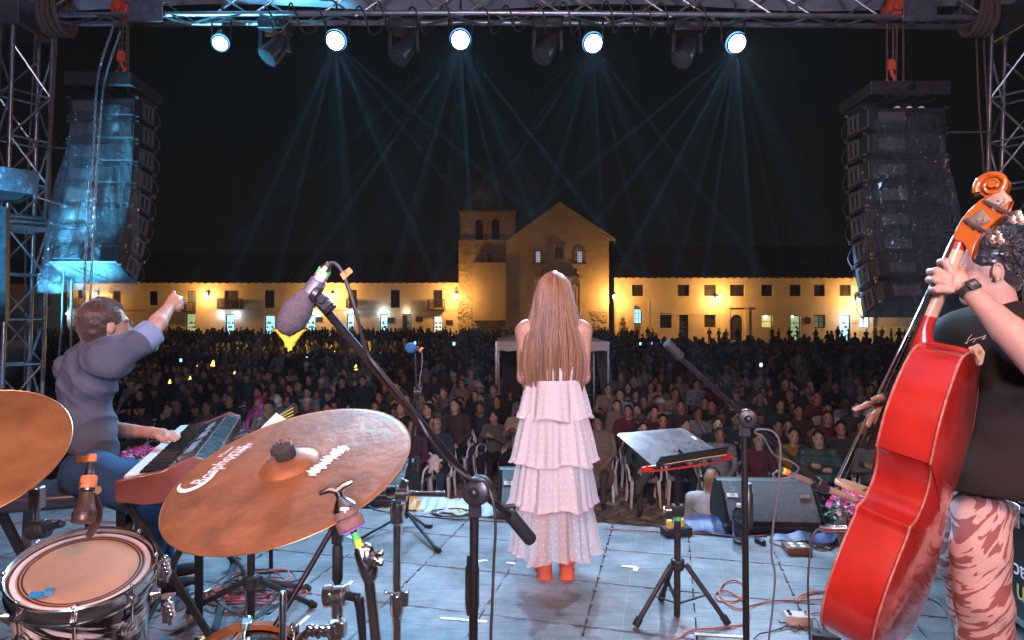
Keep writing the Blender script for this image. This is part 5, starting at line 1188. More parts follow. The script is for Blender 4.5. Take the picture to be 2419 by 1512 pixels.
mat('amber_varnish', (.46, .11, .012), .2, color2=(.34, .065, .010), noise=(6, .3), coat=.9); mat('worn_edge', (.45, .20, .14), .5, color2=(.35, .03, .02), noise=(30, .5)); mat('ebony', (.02, .012, .010), .3, noise=(10, .3), coat=.2); mat('maple', (.62, .36, .20), .35, color2=(.50, .25, .13), noise=(18, .3), coat=.3); mat('string_steel', (.5, .5, .52), .3, 1)
db = thing('double_bass', 'glossy red double bass with amber scroll leaning on its player at the right', 'double bass', bw(-.2, 0, 0))
out = [(0, .03), (.004, .13), (.025, .22), (.07, .295), (.13, .333), (.21, .347), (.31, .332), (.41, .295), (.47, .270), (.497, .268), (.503, .262), (.51, .235), (.53, .205), (.57, .183), (.61, .178), (.65, .186), (.69, .208), (.713, .232), (.718, .246), (.728, .248), (.78, .256), (.84, .258), (.90, .247), (.96, .225), (1.02, .19), (1.06, .158), (1.085, .12), (1.10, .07), (1.108, .03)]
def smooth_outline(o_):
    segs = [o_[:10], o_[9:19], o_[18:]]; res = []
    for s_ in segs: res += list(spline([(a, b, 0) for a, b in s_], 4)[:-1])
    res.append(np.array([*o_[-1], 0])); return [(p[0], p[1]) for p in res]
so = smooth_outline(out); full = [(l, w) for l, w in so]+[(l, -w) for l, w in reversed(so)]
TH = .079
def tb(l): return -TH+max(0, l-.70)**1.6*.10        # the back leans in towards the heel
B = MB(); n = len(full)
rows = [[bw(l, w*.985, TH) for l, w in full], [bw(l, w*.985, (TH+tb(l))/2) for l, w in full], [bw(l, w*.985, tb(l)) for l, w in full]]
B.grid(rows, wrap=True); ribs = B.build('ribs', 'red_varnish', db, smooth=50)
def plate(name, t0, sgn, m):
    B = MB(); rows = []; cl = .5
    for s_ in (1.0, 1.0, .97, .93, .85, .7, .5, .25, .02):
        k_ = len(rows); arch = (1-s_**2)*.028 if k_ > 1 else 0; lip = .0 if k_ == 0 else .006
        rows.append([bw(cl+(l-cl)*s_, w*s_*1.005+(0), (t0(cl+(l-cl)*s_) if callable(t0) else t0)+sgn*(lip+arch)) for l, w in full])
    B.grid(rows, wrap=True); return B.build(name, m, db, smooth=50)
plate('back', tb, -1, 'red_varnish'); plate('front', TH, 1, 'red_varnish')
for nm, t0, sg_ in (('back_edge', tb, -1), ('front_edge', lambda l: TH, 1)):
    B = MB(); B.tube([bw(l, w*1.004, t0(l)+sg_*.003) for l, w in full], .0042, 6, closed=True); B.build(nm, 'worn_edge', db)
B = MB(); B.prism([bw(1.08, -.03, TH), bw(1.12, -.028, TH), bw(1.12, .028, TH), bw(1.08, .03, TH)], BT*-.13)   # heel
B.build('neck_heel', 'red_varnish', db, bevel=.008)
def unp(px, py, w=0.0):
    d = np.array([(px-CX)/F, 1, -(py-CY)/F]); o = np.array([0, 0, CAMH]); q = BO+BW*w; cr_ = np.cross(BL_, BT)
    p = o+d*(np.dot(q-o, cr_)/np.dot(d, cr_))-q; return tuple(np.linalg.lstsq(np.stack([BL_, BT], 1), p, rcond=None)[0])
(lA, tA), (lN, tN) = unp(2050, 1060), unp(2254, 566)
def neck_t(l): return tA+(l-lA)*(tN-tA)/(lN-lA)
rows = []
for l in np.linspace(1.07, lN+.02, 24):
    th_ = .030 if l < 1.5 else .032; base = neck_t(l)-.012; dp_ = .034+(max(0, 1.17-l)*.75)**1.2+(max(0, l-1.53))*.5; ww = .036-(l-1.07)*.018
    rows.append([bw(l, ww*math.cos(a), base-dp_*math.sin(a)) for a in np.linspace(0, PI, 14)])
B = MB(); nk = len(rows); split = 7
B.grid(rows[:split+1]); B.build('neck_root', 'red_varnish', db, smooth=60)
B = MB(); B.grid(rows[split:21]); B.build('neck', 'maple', db, smooth=60)
B = MB(); B.grid(rows[20:]); B.build('neck_top', 'red_varnish', db, smooth=60)
B = MB(); fb = [[bw(l, w*(.046-(l-lA)*.023), neck_t(l)-.012+(.016*(1-.35*w*w) if top else 0)) for w in np.linspace(-1, 1, 7)] for top in (0, 1) for l in (lA, lN)]
for a_, b_ in ((fb[2], fb[3]), (fb[0], fb[1])): B.grid([a_, b_])
for k_ in (0, 6): B.add([fb[0][k_], fb[1][k_], fb[3][k_], fb[2][k_]], [(0, 1, 2, 3)])
B.add(fb[0]+fb[2][::-1], [tuple(range(14))]); B.add(fb[1]+fb[3][::-1], [tuple(range(14))])
B.build('fingerboard', 'ebony', db, smooth=40)
# pegbox and scroll, outline taken in the plane w = 0
pgb = [(2254, 568), (2262, 545), (2275, 522), (2295, 498), (2318, 478), (2345, 462), (2365, 452), (2392, 470), (2384, 497), (2365, 518), (2340, 540), (2318, 562), (2305, 590), (2298, 612), (2280, 580)]
lt_ = [unp(x, y) for x, y in pgb]
B = MB()
for w0, w1 in ((-.034, -.020), (.020, .034)): B.prism([bw(l, w0, t) for l, t in lt_], BW*(w1-w0))
back_ = lt_[6:14]
B.prism([bw(l, -.02, t) for l, t in [unp(x, y) for x, y in ((2345, 462), (2365, 452), (2392, 470), (2380, 500), (2350, 528), (2318, 562), (2298, 608), (2292, 590), (2308, 556), (2335, 520), (2352, 495), (2352, 478))]], BW*.04)
B.build('pegbox', 'amber_varnish', db, bevel=.003, smooth=40)
cl_, ct_ = unp(2348, 443); rpx = .053
B = MB(); sp = []
for k_ in range(46):
    a = -2.15+k_*.235; r_ = .050*math.exp(-.115*(k_*.235)); sp.append((cl_+r_*math.cos(a), ct_-r_*math.sin(a)*-1*-1, r_, k_/45))
for sgn in (-1, 1):
    B.tube([bw(l, sgn*(.022+.020*q_), t) for l, t, r_, q_ in sp], [max(.0055, r_*.30) for l, t, r_, q_ in sp], 10)
B.cyl(bw(cl_, -.046, ct_), bw(cl_, .046, ct_), .0125, 16); B.cyl(bw(cl_, -.026, ct_), bw(cl_, .026, ct_), .043, 28)
B.build('scroll', 'amber_varnish', db, smooth=60)
for i, (px, py) in enumerate(((2357, 474), (2309, 520))):
    for sgn in (1, -1):
        l, t = unp(px, py, .034*sgn); c = bw(l, .0355*sgn, t); Fm = np.stack([unit(BL_*.7-BT*.7), BW*sgn, unit(BL_*.7+BT*.7)], 1); B = MB()
        B.box(c, (.062, .003, .052), Fm); p_ = B.build('machine_plate', 'chrome', db, smooth=None, bevel=.003)
        B = MB(); B.cyl(c, c+BW*sgn*.010, .017, 18); B.cyl(c, c+BW*sgn*.016, .006, 10)
        for a in range(16): th = a*PI/8; B.box(c+BW*sgn*.005+Fm@np.array([.0185*math.cos(th), 0, .0185*math.sin(th)]), (.004, .009, .004), Fm)
        B.build('gear', 'chrome', p_)
        q0 = c+BW*sgn*.010+Fm@np.array([-.026, 0, .012]); q1 = q0+unit(-BT*.85-BL_*.42+BW*sgn*.1)*.095
        B = MB(); B.tube([q0+(q0-q1)*.12, q1], [.006, .0055], 10)
        e_ = unit(q1-q0); x_ = unit(np.cross(e_, BW)); 
        for a, r_ in ((0, .012), (1.9, .011), (-1.9, .011)): B.lathe([(0, -.004), (r_, -.0035), (r_, .0035), (0, .004)], q1+e_*.014*math.cos(a)+e_*.010+x_*.013*math.sin(a), BW, 14)
        B.build('peg', 'chrome', p_)
br_l = .50; bt0 = TH+.026
B = MB(); B.prism([bw(br_l, w, bt0+t) for w, t in ((-.075, 0), (-.055, .0), (-.045, .04), (.045, .04), (.055, 0), (.075, 0), (.065, .10), (.045, .135), (0, .150), (-.045, .135), (-.065, .10))], BL_*.014); B.build('bridge', 'maple', db, bevel=.002)
for k_, w in enumerate((-.033, -.011, .011, .033)):
    B = MB(); B.tube([bw(lN+.015, w*.35, tN+.002), bw(lN, w*.4, tN+.006), bw(br_l+.007, w, bt0+.150-.02*abs(w)/.03), bw(.30, w*.6, .145)], .0016, 5); B.build('string', 'string_steel', db)
B = MB(); B.prism([bw(.30, -.035, .14), bw(.30, .035, .14), bw(.06, .018, .105), bw(.06, -.018, .105)], BT*.012); B.build('tailpiece', 'ebony', db, bevel=.003)
B = MB(); B.cyl(bw(.02, 0, 0), bw(-.30, 0, 0), .006, 10); B.cyl(bw(.01, 0, 0), bw(-.04, 0, 0), .02, 14); B.build('endpin', 'dull_steel', db)
B = MB(); q0 = bw(.44, .16, .15); 
B.cyl(wp(1962, 1249, 2.30), wp(2000, 1249, 2.28), .011, 12); B.cyl(wp(1938, 1248, 2.30), wp(1962, 1249, 2.30), .010, 12, r1=.012); tag(B.build('audio_plug', 'chrome'), 'silver audio plug with green tape at the lower left of the bass', 'plug')
B = MB(); B.cyl(wp(1968, 1249, 2.299), wp(1976, 1249, 2.298), .0118, 12); o_ = B.build('green_band', 'green_tape', COL.objects['audio_plug'])

# ------------------------------------------------------------------ drum kit
def on_plane(px, py, C, n):
    d = np.array([(px-CX)/F, 1, -(py-CY)/F]); o = np.array([0, 0, CAMH]); return o+d*np.dot(np.array(C)-o, n)/np.dot(d, n)
cyb = mat('cymbal_bronze', (.48, .20, .08), .46, .5, color2=(.28, .11, .045), noise=(5.5, .5), bump=(34, .5, .004)); N, L, P = nodes(cyb)
# smoky oxide clouds
tc = N.new('ShaderNodeTexCoord'); n_ = N.new('ShaderNodeTexNoise'); n_.inputs['Scale'].default_value = 7; n_.inputs['Detail'].default_value = 9; n_.inputs['Distortion'].default_value = .8; L.new(tc.outputs['Object'], n_.inputs['Vector']); cr = N.new('ShaderNodeValToRGB'); cr.color_ramp.elements[0].position = .38; cr.color_ramp.elements[0].color = (.45, .45, .48, 1); cr.color_ramp.elements[1].position = .58; cr.color_ramp.elements[1].color = (1.1, 1.1, 1.1, 1)
L.new(n_.outputs['Fac'], cr.inputs['Fac']); mx = N.new('ShaderNodeMix'); mx.data_type = 'RGBA'; mx.blend_type = 'MULTIPLY'; mx.inputs['Factor'].default_value = .55; L.new(P.inputs['Base Color'].links[0].from_socket, mx.inputs['A']); L.new(cr.outputs['Color'], mx.inputs['B']); L.new(mx.outputs['Result'], P.inputs['Base Color'])
mat('cymbal_edge', (.72, .42, .20), .3, .9)
def cymbal(name_label, C, n, Rr, m='cymbal_bronze'):
    t = thing('cymbal', name_label, 'cymbal', C); C = np.array(C, float); n = unit(n)
    hb = .30*Rr*.32
    prof = [(Rr, 0), (Rr*.97, .0012)]+[(Rr*q, .0015+.070*Rr*(1-q)+rng.uniform(-.00010, .00010)) for q in np.linspace(.96, .26, 64)]+[(Rr*.24, .070*Rr*.78), (Rr*.225, .070*Rr*.9), (Rr*.19, .070*Rr+.006), (Rr*.13, .070*Rr+.012), (Rr*.07, .070*Rr+.0145), (Rr*.02, .070*Rr+.015)]
    B = MB(); B.lathe(prof+[(r_, h_-.0012) for r_, h_ in prof[::-1]], C, n, 110, cap=False); B.build('plate', m, t, smooth=40)
    B = MB(); fr = frame(n); B.tube([C+fr@np.array([Rr*math.cos(a), Rr*math.sin(a), 0]) for a in np.linspace(0, 2*PI, 140, endpoint=False)], .0011, 5, closed=True); B.build('rim', 'cymbal_edge', t)
    return t, C, n, .070*Rr+.015
c1, C1, n1, h1 = cymbal('large brown patinated cymbal with white lettering in the centre foreground', (-.484, 1.389, 1.162), (-.165, -.343, .925), .265)
fr = frame(n1)
mat('felt_black', (.03, .022, .02), .95, bump=(200, .5, .002)); mat('felt_brown', (.20, .105, .085), .95, noise=(60, .3), bump=(220, .6, .002))
B = MB(); B.lathe([(.0, h1), (.021, h1), (.0225, h1+.004), (.0225, h1+.022), (.019, h1+.026), (0, h1+.026)], C1, n1, 24); B.build('felt_washer', 'felt_black', c1)
B = MB(); a0_ = C1+n1*(h1+.024); B.cyl(a0_, a0_+n1*.018, .0045, 10); B.cyl(a0_+fr@np.array([-.006, 0, 0]), a0_+fr@np.array([-.011, 0, .014]), .0028, 8); B.cyl(a0_+fr@np.array([.017, .004, 0]), a0_+fr@np.array([.018, .004, .016]), .0026, 8); B.cyl(a0_+fr@np.array([.0, -.004, .01]), a0_+fr@np.array([.003, -.008, .02]), .003, 8); B.build('wing_nut', 'chrome', c1)
B = MB(); B.prism([C1+n1*(h1+.010)+fr@np.array(p) for p in ((-.028, .012, 0), (-.018, .018, 0), (-.016, -.004, .0), (-.026, -.010, 0))], n1*.016); B.build('felt_flap', 'felt_black', c1)
B = MB(); q = C1+n1*(-.005); B.cyl(q+n1*.03, q-np.array([0, 0, .0])-n1*.10, .007, 10); B.cyl(q-n1*.02, q-n1*.05, .018, 14); B.build('tilter', 'chrome', c1)
def bow_h(p):    # lift a point of the rim plane on to the bow of the cymbal
    r_ = np.linalg.norm(p-C1); return p+n1*(.0016+.070*.265*(1-r_/.265)+.0008)
def plane_text(txt, pxa, pxb, parent, mt, name, hfac=1.0, shear=0, ty=0):
    V, Fc = text_mesh(txt, 1.0, .0, shear); V = V.copy(); w_ = V[:, 0].max()-V[:, 0].min(); a = on_plane(*pxa, C1, n1); b_ = on_plane(*pxb, C1, n1); d = b_-a; Ln = np.linalg.norm(d); d = d/Ln; y_ = np.cross(n1, d)
    s_ = Ln/w_; x_ = (V[:, 0]-V[:, 0].min())*s_; yy = V[:, 1]*s_*hfac+ty*s_
    # follow a gentle arc round the bell
    P_ = np.array([bow_h(a+d*x+y_*y) for x, y in zip(x_, yy)]); B = MB(); B.add(P_, Fc); B.build(name, mt, parent, smooth=None, recalc=False)
plane_text('Bosphorus', (470, 1148), (573, 1059), c1, 'white_print', 'lettering', 1.7)
plane_text('Vintage', (550, 1092), (592, 1053), c1, 'white_print', 'small_lettering', 1.4, .3)
plane_text('Master', (522, 1083), (552, 1058), c1, 'white_print', 'small_lettering', 1.3)
B = MB(); cres = []
for k_ in range(20):
    t_ = k_/19; a = 2.2+3.0*t_; r_ = .040; cres.append((r_, a))
cc_ = on_plane(470, 1135, C1, n1); dx_ = unit(on_plane(560, 1052, C1, n1)-on_plane(465, 1150, C1, n1)); dy_ = np.cross(n1, dx_)
o1 = [bow_h(cc_-dx_*.004+dx_*.046*math.cos(a)+dy_*.040*math.sin(a)) for a in np.linspace(1.9, 5.2, 26)]; o2 = [bow_h(cc_-dx_*.004+dx_*(.046*math.cos(a)*.84+.006)+dy_*(.040*math.sin(a)*.82+.005)) for a in np.linspace(1.9, 5.2, 26)]
B.grid([o1, o2]); B.build('logo_swoosh', 'white_print', c1, smooth=None, recalc=False)
# worn white sticker in three torn patches
q = random.Random(9)
B = MB()
for (a_, b_, w_) in (((737, 1136), (768, 1108), .016), ((768, 1108), (800, 1082), .017), ((788, 1086), (822, 1066), .017)):
    p0 = on_plane(*a_, C1, n1); p1 = on_plane(*b_, C1, n1); d = p1-p0; y_ = unit(np.cross(n1, d)); top = []; bot = []
    for k_ in range(15): t_ = k_/14; e_ = 1-.5*abs(2*t_-1)**4; top.append(bow_h(p0+d*(t_*1.06-.03)+y_*w_*(e_+q.uniform(-.6, .35)))); bot.append(bow_h(p0+d*(t_*1.06-.03)-y_*w_*(e_+q.uniform(-.6, .35))))
    B.grid([top, bot])
B.build('worn_sticker', 'white_tape', c1, smooth=None, recalc=False)
cymbal('golden brown cymbal cut off by the left edge of the picture', (-1.184, 1.368, 1.203), (.135, -.567, .813), .2, mat('cymbal_gold', (.50, .22, .07), .30, .6, color2=(.26, .10, .035), noise=(7, .4), bump=(40, .6, .004)))

zw = mat('zebra_wrap', (.6, .55, .5), .16, coat=.6); N, L, P = nodes(zw); tc = N.new('ShaderNodeTexCoord'); wv = N.new('ShaderNodeTexNoise'); wv.inputs['Scale'].default_value = 7; wv.inputs['Distortion'].default_value = .9; wv.inputs['Detail'].default_value = 3
mp = N.new('ShaderNodeMapping'); mp.vector_type = 'TEXTURE'; mp.inputs['Rotation'].default_value = (.1, .45, 0); mp.inputs['Scale'].default_value = (1.2, 1.2, .17); cr = N.new('ShaderNodeValToRGB'); cr.color_ramp.elements[0].position = .47; cr.color_ramp.elements[0].color = (.012, .010, .010, 1); cr.color_ramp.elements[1].position = .55; cr.color_ramp.elements[1].color = (.62, .52, .46, 1)
L.new(tc.outputs['Object'], mp.inputs['Vector']); L.new(mp.outputs['Vector'], wv.inputs['Vector']); L.new(wv.outputs['Fac'], cr.inputs['Fac']); L.new(cr.outputs['Color'], P.inputs['Base Color'])
hd = mat('drum_head', (.60, .26, .13), .42, noise=(3, .2), bump=(90, .1, .001)); mat('ring_black', (.05, .025, .02), .4); mat('gel_blue', (.04, .25, .45), .25)
Ct = np.array([-1.099, 1.629, .857]); nt_ = unit((.164, -.258, .952)); ft = frame(nt_)
tt = thing('tom_drum', 'tom drum with pinkish head, chrome hoop and black and white striped shell', 'drum', Ct-nt_*.3)
def TP(r_, a, z): return Ct+ft@np.array([r_*math.cos(a), r_*math.sin(a), z])
B = MB(); B.lathe([(.150, -.03), (.150, -.34)], Ct, nt_, 72, cap=False); B.lathe([(.147, -.34), (.147, -.03)], Ct, nt_, 72, cap=False); B.build('shell', 'zebra_wrap', tt)
B = MB(); B.lathe([(.158, .002), (.163, .006), (.166, .002), (.164, -.006), (.160, -.010), (.160, -.034), (.164, -.040), (.163, -.047), (.155, -.047), (.153, -.034), (.154, -.010), (.158, .002)], Ct, nt_, 96, cap=False); B.build('hoop', 'chrome', tt)
B = MB(); B.lathe([(.1535, -.016), (.151, -.011), (.147, -.0105), (0, -.0115)], Ct, nt_, 96, cap=False); B.build('head', 'drum_head', tt)
for r_ in (.1255, .133): B = MB(); B.lathe([(r_-.0022, -.0098), (r_+.0022, -.0098)], Ct, nt_, 96, cap=False); B.build('head_ring', 'ring_black', tt, smooth=None)
B = MB(); B.lathe([(.139, -.0095), (.150, -.0092)], Ct, nt_, 96, cap=False); B.build('collar_ring', mat('head_collar', (.80, .60, .50), .3), tt, smooth=None)
for k_ in range(8):
    a = k_*PI/4-1.12-PI/8*0; B = MB(); p0 = TP(.160, a, -.03); p1 = TP(.162, a, -.115); B.cyl(TP(.163, a, .004), p1, .0036, 8); B.box(TP(.166, a, -.030), (.020, .012, .014), ft@rotz(a)); B.ell(TP(.163, a, .008), .006, 8, 6); B.build('tension_rod', 'chrome', tt)
    B = MB(); o_ = ft@np.array([math.cos(a), math.sin(a), 0]); c = TP(.152, a, -.115)
    for r2, h0, h1_ in ((.026, 0, .006), (.021, .006, .012), (.016, .012, .018), (.010, .018, .024)): B.lathe([(r2, h0), (r2, h1_-.0015), (r2-.003, h1_)], c, o_, 20)
    B.build('lug', 'chrome', tt)
# the holder ring seen inside the lower left of the hoop
p_ = on_plane(92, 1405, Ct-nt_*.0095, nt_)
gt = thing('damper_gel', 'small blue damper gel folded on the tom head', 'drum damper', p_); Fg = ft
B = MB(); a1 = on_plane(98, 1388, Ct, nt_); B.box(p_+nt_*.003+Fg@np.array([0, -.004, 0]), (.036, .020, .004), Fg@rotz(.2)); B.build('gel_pad', 'gel_blue', gt, bevel=.001)
B = MB(); B.grid([[p_+Fg@(rotz(.35)@np.array([.012+.018*u_, -.012+.026*v_, .004+.010*math.sin(v_*PI)])) for v_ in np.linspace(0, 1, 9)] for u_ in (0, 1)]); B.build('gel_flap', 'gel_blue', gt)
# clamps right of the tom
for i, (px, py, lb) in enumerate(((388, 1345, 'upper chrome clamp at the right side of the tom drum'), (398, 1445, 'lower chrome clamp at the right side of the tom drum'))):
    t = thing('drum_clamp', lb, 'clamp', wp(px, py, 1.66)); B = MB()
    for k_ in range(3): B.cyl(wp(px-6+k_*5, py-12+9*k_, 1.63), wp(px+8+k_*3, py-14+9*k_, 1.63), .011, 14)
    B.box(wp(px, py, 1.66), (.02, .03, .05)); B.build('clamp_body', 'chrome', t, bevel=.003); B = MB(); B.cyl(wp(px+2, py-26, 1.64), wp(px+4, py+30, 1.64), .005, 10); B.ell(wp(px+2, py-28, 1.64), .008); B.build('clamp_bolt', 'chrome', t)
# clamp left of the tom with rod going up
t = thing('drum_clamp', 'black clamp with a thin rod left of the tom under the edge cymbal', 'clamp', wp(95, 1260, 1.75)); B = MB(); B.cyl(wp(72, 1253, 1.75), wp(112, 1247, 1.75), .026, 18); B.cyl(wp(112, 1247, 1.75), wp(150, 1235, 1.74), .010, 12); B.build('clamp_body', 'scuffed_black', t, bevel=.003)
B = MB(); B.cyl(wp(86, 1245, 1.75), wp(89, 1190, 1.75), .007, 10); B.box(wp(88, 1175, 1.75), (.03, .03, .06)); B.build('rod', 'dull_steel', t, bevel=.004)
# tom microphone
mat('mic_bronze', (.16, .085, .06), .38, .5, noise=(30, .2)); t = thing('drum_microphone', 'brown drum microphone with orange tape pointing down over the tom', 'microphone', wp(198, 1235, 1.55))
a = wp(206, 1160, 1.55); b_ = wp(196, 1235, 1.52); d = b_-a; Ln = np.linalg.norm(d); B = MB(); B.lathe([(.010, 0), (.016, .004), (.018, .02), (.022, Ln*.55), (.0255, Ln*.68), (.0255, Ln*.95), (.023, Ln), (0, Ln)], a, d, 28); B.build('mic_body', 'mic_bronze', t, smooth=35)
B = MB(); dd = unit(d); Fm = frame(dd)
for k_ in range(12):
    for z_ in (.70, .77): an = k_*PI/6; B.box(a+dd*Ln*z_+Fm@np.array([.0256*math.cos(an), .0256*math.sin(an), 0]), (.001, .008, .003), Fm@rotz(an))
B.build('slot', 'dark_feature', t, smooth=None)
B = MB(); B.lathe([(.0165, -.003), (.0165, .0), (.017, .0)], a, d, 20); B.lathe([(.009, -.05), (.0145, -.012), (.0145, .0)], a, d, 20); B.build('connector', 'dull_steel', t)
B = MB(); B.lathe([(.0175, -.036), (.0185, -.032), (.0185, -.010), (.0175, -.006)], a, d, 20, cap=False); B.build('orange_band', 'orange_tape', t)
B = MB(); B.cyl(a-dd*.05, a-dd*.085, .010, 14, r1=.008); B.build('cable_boot', 'cable_black', t); B = MB(); B.box(a-dd*.078+(-.022, 0, .0), (.032, .005, .016)); B.tube([a-dd*.070+(0, 0, 0), a-dd*.09], .0115, 10); B.build('tape_flag', 'orange_tape', t, bevel=.002)
B = MB(); B.tube(spline([a+dd*.0+(.018, .01, 0), wp(222, 1170, 1.6), wp(232, 1205, 1.62), wp(228, 1235, 1.63), wp(212, 1262, 1.66)], 6), [.006]*0 or .010, 8); B.build('mount_arm', 'mic_bronze', t)
V, Fc = text_mesh('XV', .016, .0002); B = MB(); B.add(a-dd*.021+np.array([0, -.0192, 0])+np.stack([-V[:, 0], V[:, 2]*0, -V[:, 1]], 1)@np.eye(3), Fc); B.build('tape_writing', 'dark_feature', t, smooth=None)
# bass drum
t = thing('bass_drum', 'striped bass drum with only its top in view at the bottom edge', 'drum', (-1.15, 1.95, 0))
axd = unit((-.30, .95, 0)); Cb = np.array([X(545, 1.66), 1.66, .240]); Rb = .225
fb_ = frame(axd, (1, 0, 0)); B = MB(); B.lathe([(Rb, .0), (Rb, .46)], Cb, axd, 96, cap=False); B.build('shell', 'zebra_wrap', t)
for h_ in (-.01, .46): B = MB(); B.lathe([(Rb+.004, h_-.022), (Rb+.018, h_-.020), (Rb+.018, h_+.016), (Rb+.004, h_+.018), (Rb+.004, h_-.022)], Cb, axd, 96, cap=False); B.build('hoop', 'amber_varnish' if h_ > 0 else 'maple', t)
B = MB(); B.lathe([(Rb, -.012), (0, -.012)], Cb, axd, 64, cap=False); B.build('head', 'drum_head', t)
for k_ in range(10):
    a = k_*PI/5+.31; o_ = fb_@np.array([math.cos(a), math.sin(a), 0]); c = Cb+o_*(Rb+.022); B = MB(); B.box(c+axd*.455, (.03, .02, .052), np.stack([np.cross(axd, o_), o_, axd], 1)); B.cyl(c+axd*.47+o_*.004, c+axd*.33, .0035, 8); B.ell(c+axd*.475+o_*.006, (.016, .006, .010)); B.build('claw_hook', 'chrome', t, bevel=.003)
    B = MB(); B.lathe([(.024, 0), (.020, .008), (.014, .012), (.008, .020), (0, .022)], Cb+o_*Rb+axd*.33, o_, 18); B.build('lug', 'chrome', t)
# chrome and black stands between the drums
def stand_tube(name, label, pts, r_, m='chrome', cat='stand', Z=1.7, extra=None):
    t = thing(name, label, cat, np.array(pts[-1])); B = MB(); B.tube(pts, r_, 16); B.build('tube', m, t); return t
t = thing('cymbal_stand', 'chrome cymbal stand with brown felts and yellow tape, no cymbal on it', 'cymbal stand', wp(905, 1640, 1.12)); Zc = 1.08
ax0 = wp(797, 1160, Zc); ax1 = wp(838, 1262, Zc); d = ax1-ax0; Ln = np.linalg.norm(d); B = MB(); B.lathe([(.0, .010), (.008, .012), (.017, .024), (.0205, .028), (.0215, .034)], ax0, d, 24); B.lathe([(.0215, .034), (.0215, .036), (.018, .037)], ax0, d, 24); B.build('seat_nut', 'chrome', t)
B = MB(); B.lathe([(0, .030), (.0205, .030), (.0215, .033), (.0215, .044), (.018, .046), (.018, .048), (.0225, .050), (.0235, .053), (.0235, .064), (.022, .0655), (0, .0655)], ax0, d, 28); B.build('felt_washer', 'felt_brown', t)
B = MB(); B.lathe([(0, .0655), (.0235, .0655), (.0235, .0675), (0, .0675)], ax0, d, 28); B.build('purple_washer', mat('purple_plastic', (.28, .08, .5), .4), t)
B = MB(); B.tube([ax0+(-.030, 0, -.004), ax0+(-.012, 0, .003), ax0+(.0, 0, .0), ax0+(.012, 0, .010), ax0+(.026, 0, .016)], [.004, .0065, .007, .0065, .004], 8); B.cyl(ax0, ax0+unit(d)*.02, .007, 12); B.build('wing_nut', 'chrome', t)
B = MB(); B.tube([ax0+unit(d)*.06, ax1+unit(d)*.028], .0058, 12); B.build('rod', 'chrome', t); B = MB(); B.tube([ax1-unit(d)*.004, ax1+unit(d)*.010], .0066, 12); B.build('green_band', 'green_tape', t); B = MB(); B.tube([ax1+unit(d)*.010, ax1+unit(d)*.026], .0066, 12); B.build('yellow_band', 'yellow_tape', t)
k0 = wp(853, 1300, Zc); B = MB(); B.tube([ax1+unit(d)*.022, k0, wp(868, 1345, Zc), wp(872, 1372, Zc)], [.0085, .0125, .0150, .010], 14); B.ell(wp(866, 1318, Zc), (.016, .014, .026)); B.ell(wp(872, 1352, Zc), (.015, .014, .02)); B.build('tilter', 'chrome', t)
B = MB(); B.cyl(wp(870, 1325, Zc), wp(893, 1318, Zc-.01), .0065, 10); B.bar(wp(886, 1312, Zc-.01), wp(906, 1304, Zc-.01), .012, .010); B.bar(wp(886, 1326, Zc-.01), wp(906, 1330, Zc-.01), .012, .010); B.build('wing_screw', 'chrome', t, bevel=.003)
B = MB(); B.tube([wp(871, 1365, Zc), wp(889, 1520, Zc), wp(905, 1640, Zc+.04)], .0093, 14); B.build('tube', 'chrome', t)
t = thing('cymbal_stand', 'chrome stand with a horizontal rod at its top left of the near boom microphone stand', 'cymbal stand', wp(938, 1800, 1.7)); B = MB(); B.tube([wp(938, 1195, 1.7), wp(937, 1420, 1.7)], .0108, 16); B.tube([wp(937, 1415, 1.7), wp(936, 1800, 1.7)], .0125, 16); B.build('tube', 'chrome', t)
B = MB(); B.lathe([(.0115, 0), (.0185, .008), (.0185, .035), (.020, .038), (.019, .058), (.013, .06)], wp(938, 1240, 1.7), (0, 0, 1), 20); B.cyl(wp(935, 1165, 1.68), wp(962, 1165, 1.68), .022, 20); B.cyl(wp(918, 1163, 1.70), wp(952, 1158, 1.68), .016, 16); B.cyl(wp(937, 1180, 1.7), wp(937, 1205, 1.7), .015, 16); B.bar(wp(950, 1152, 1.67), wp(958, 1132, 1.67), .012, .02); B.build('tilter', 'chrome', t, bevel=.002)
B = MB(); B.cyl(wp(826, 1163, 1.72), wp(1052, 1167, 1.66), .0075, 14); B.build('rod', 'chrome', t); B = MB(); B.lathe([(.0135, 0), (.0175, .01), (.0185, .05), (.0185, .064), (.014, .066)], wp(937, 1458, 1.7), (0, 0, 1), 20); B.box(wp(955, 1412, 1.69), (.022, .02, .04)); B.build('height_collar', 'chrome', t, bevel=.002); B = MB(); B.cyl(wp(912, 1399, 1.69), wp(946, 1402, 1.69), .003, 8); B.ell(wp(912, 1399, 1.69), .0055); B.build('collar_bolt', 'chrome', t)
t = thing('microphone_stand', 'black stand with a thick grip, its arm slanting down left, behind the cork felts', 'microphone stand', FL(798, 1500)); Zb = 2.2
B = MB(); B.tube([wp(797, 1262, Zb), wp(797, 1500, Zb), np.array([X(797, Zb), Zb, .01])], .0115, 14); B.build('pole', 'black_metal', t); B = MB(); B.lathe([(.014, 0), (.018, .01), (.018, .12), (.0145, .13)], wp(797, 1375, Zb), (0, 0, 1), 20); B.build('grip', 'rubber', t)
B = MB(); B.cyl(wp(786, 1238, Zb), wp(812, 1238, Zb), .030, 20); B.box(wp(797, 1262, Zb), (.035, .035, .06)); B.build('clutch', 'black_plastic', t, bevel=.004); B = MB(); B.tube([wp(790, 1240, Zb), wp(735, 1335, 2.12), wp(650, 1480, 2.02)], .0095, 12); B.build('boom', 'black_metal', t)
B = MB(); 
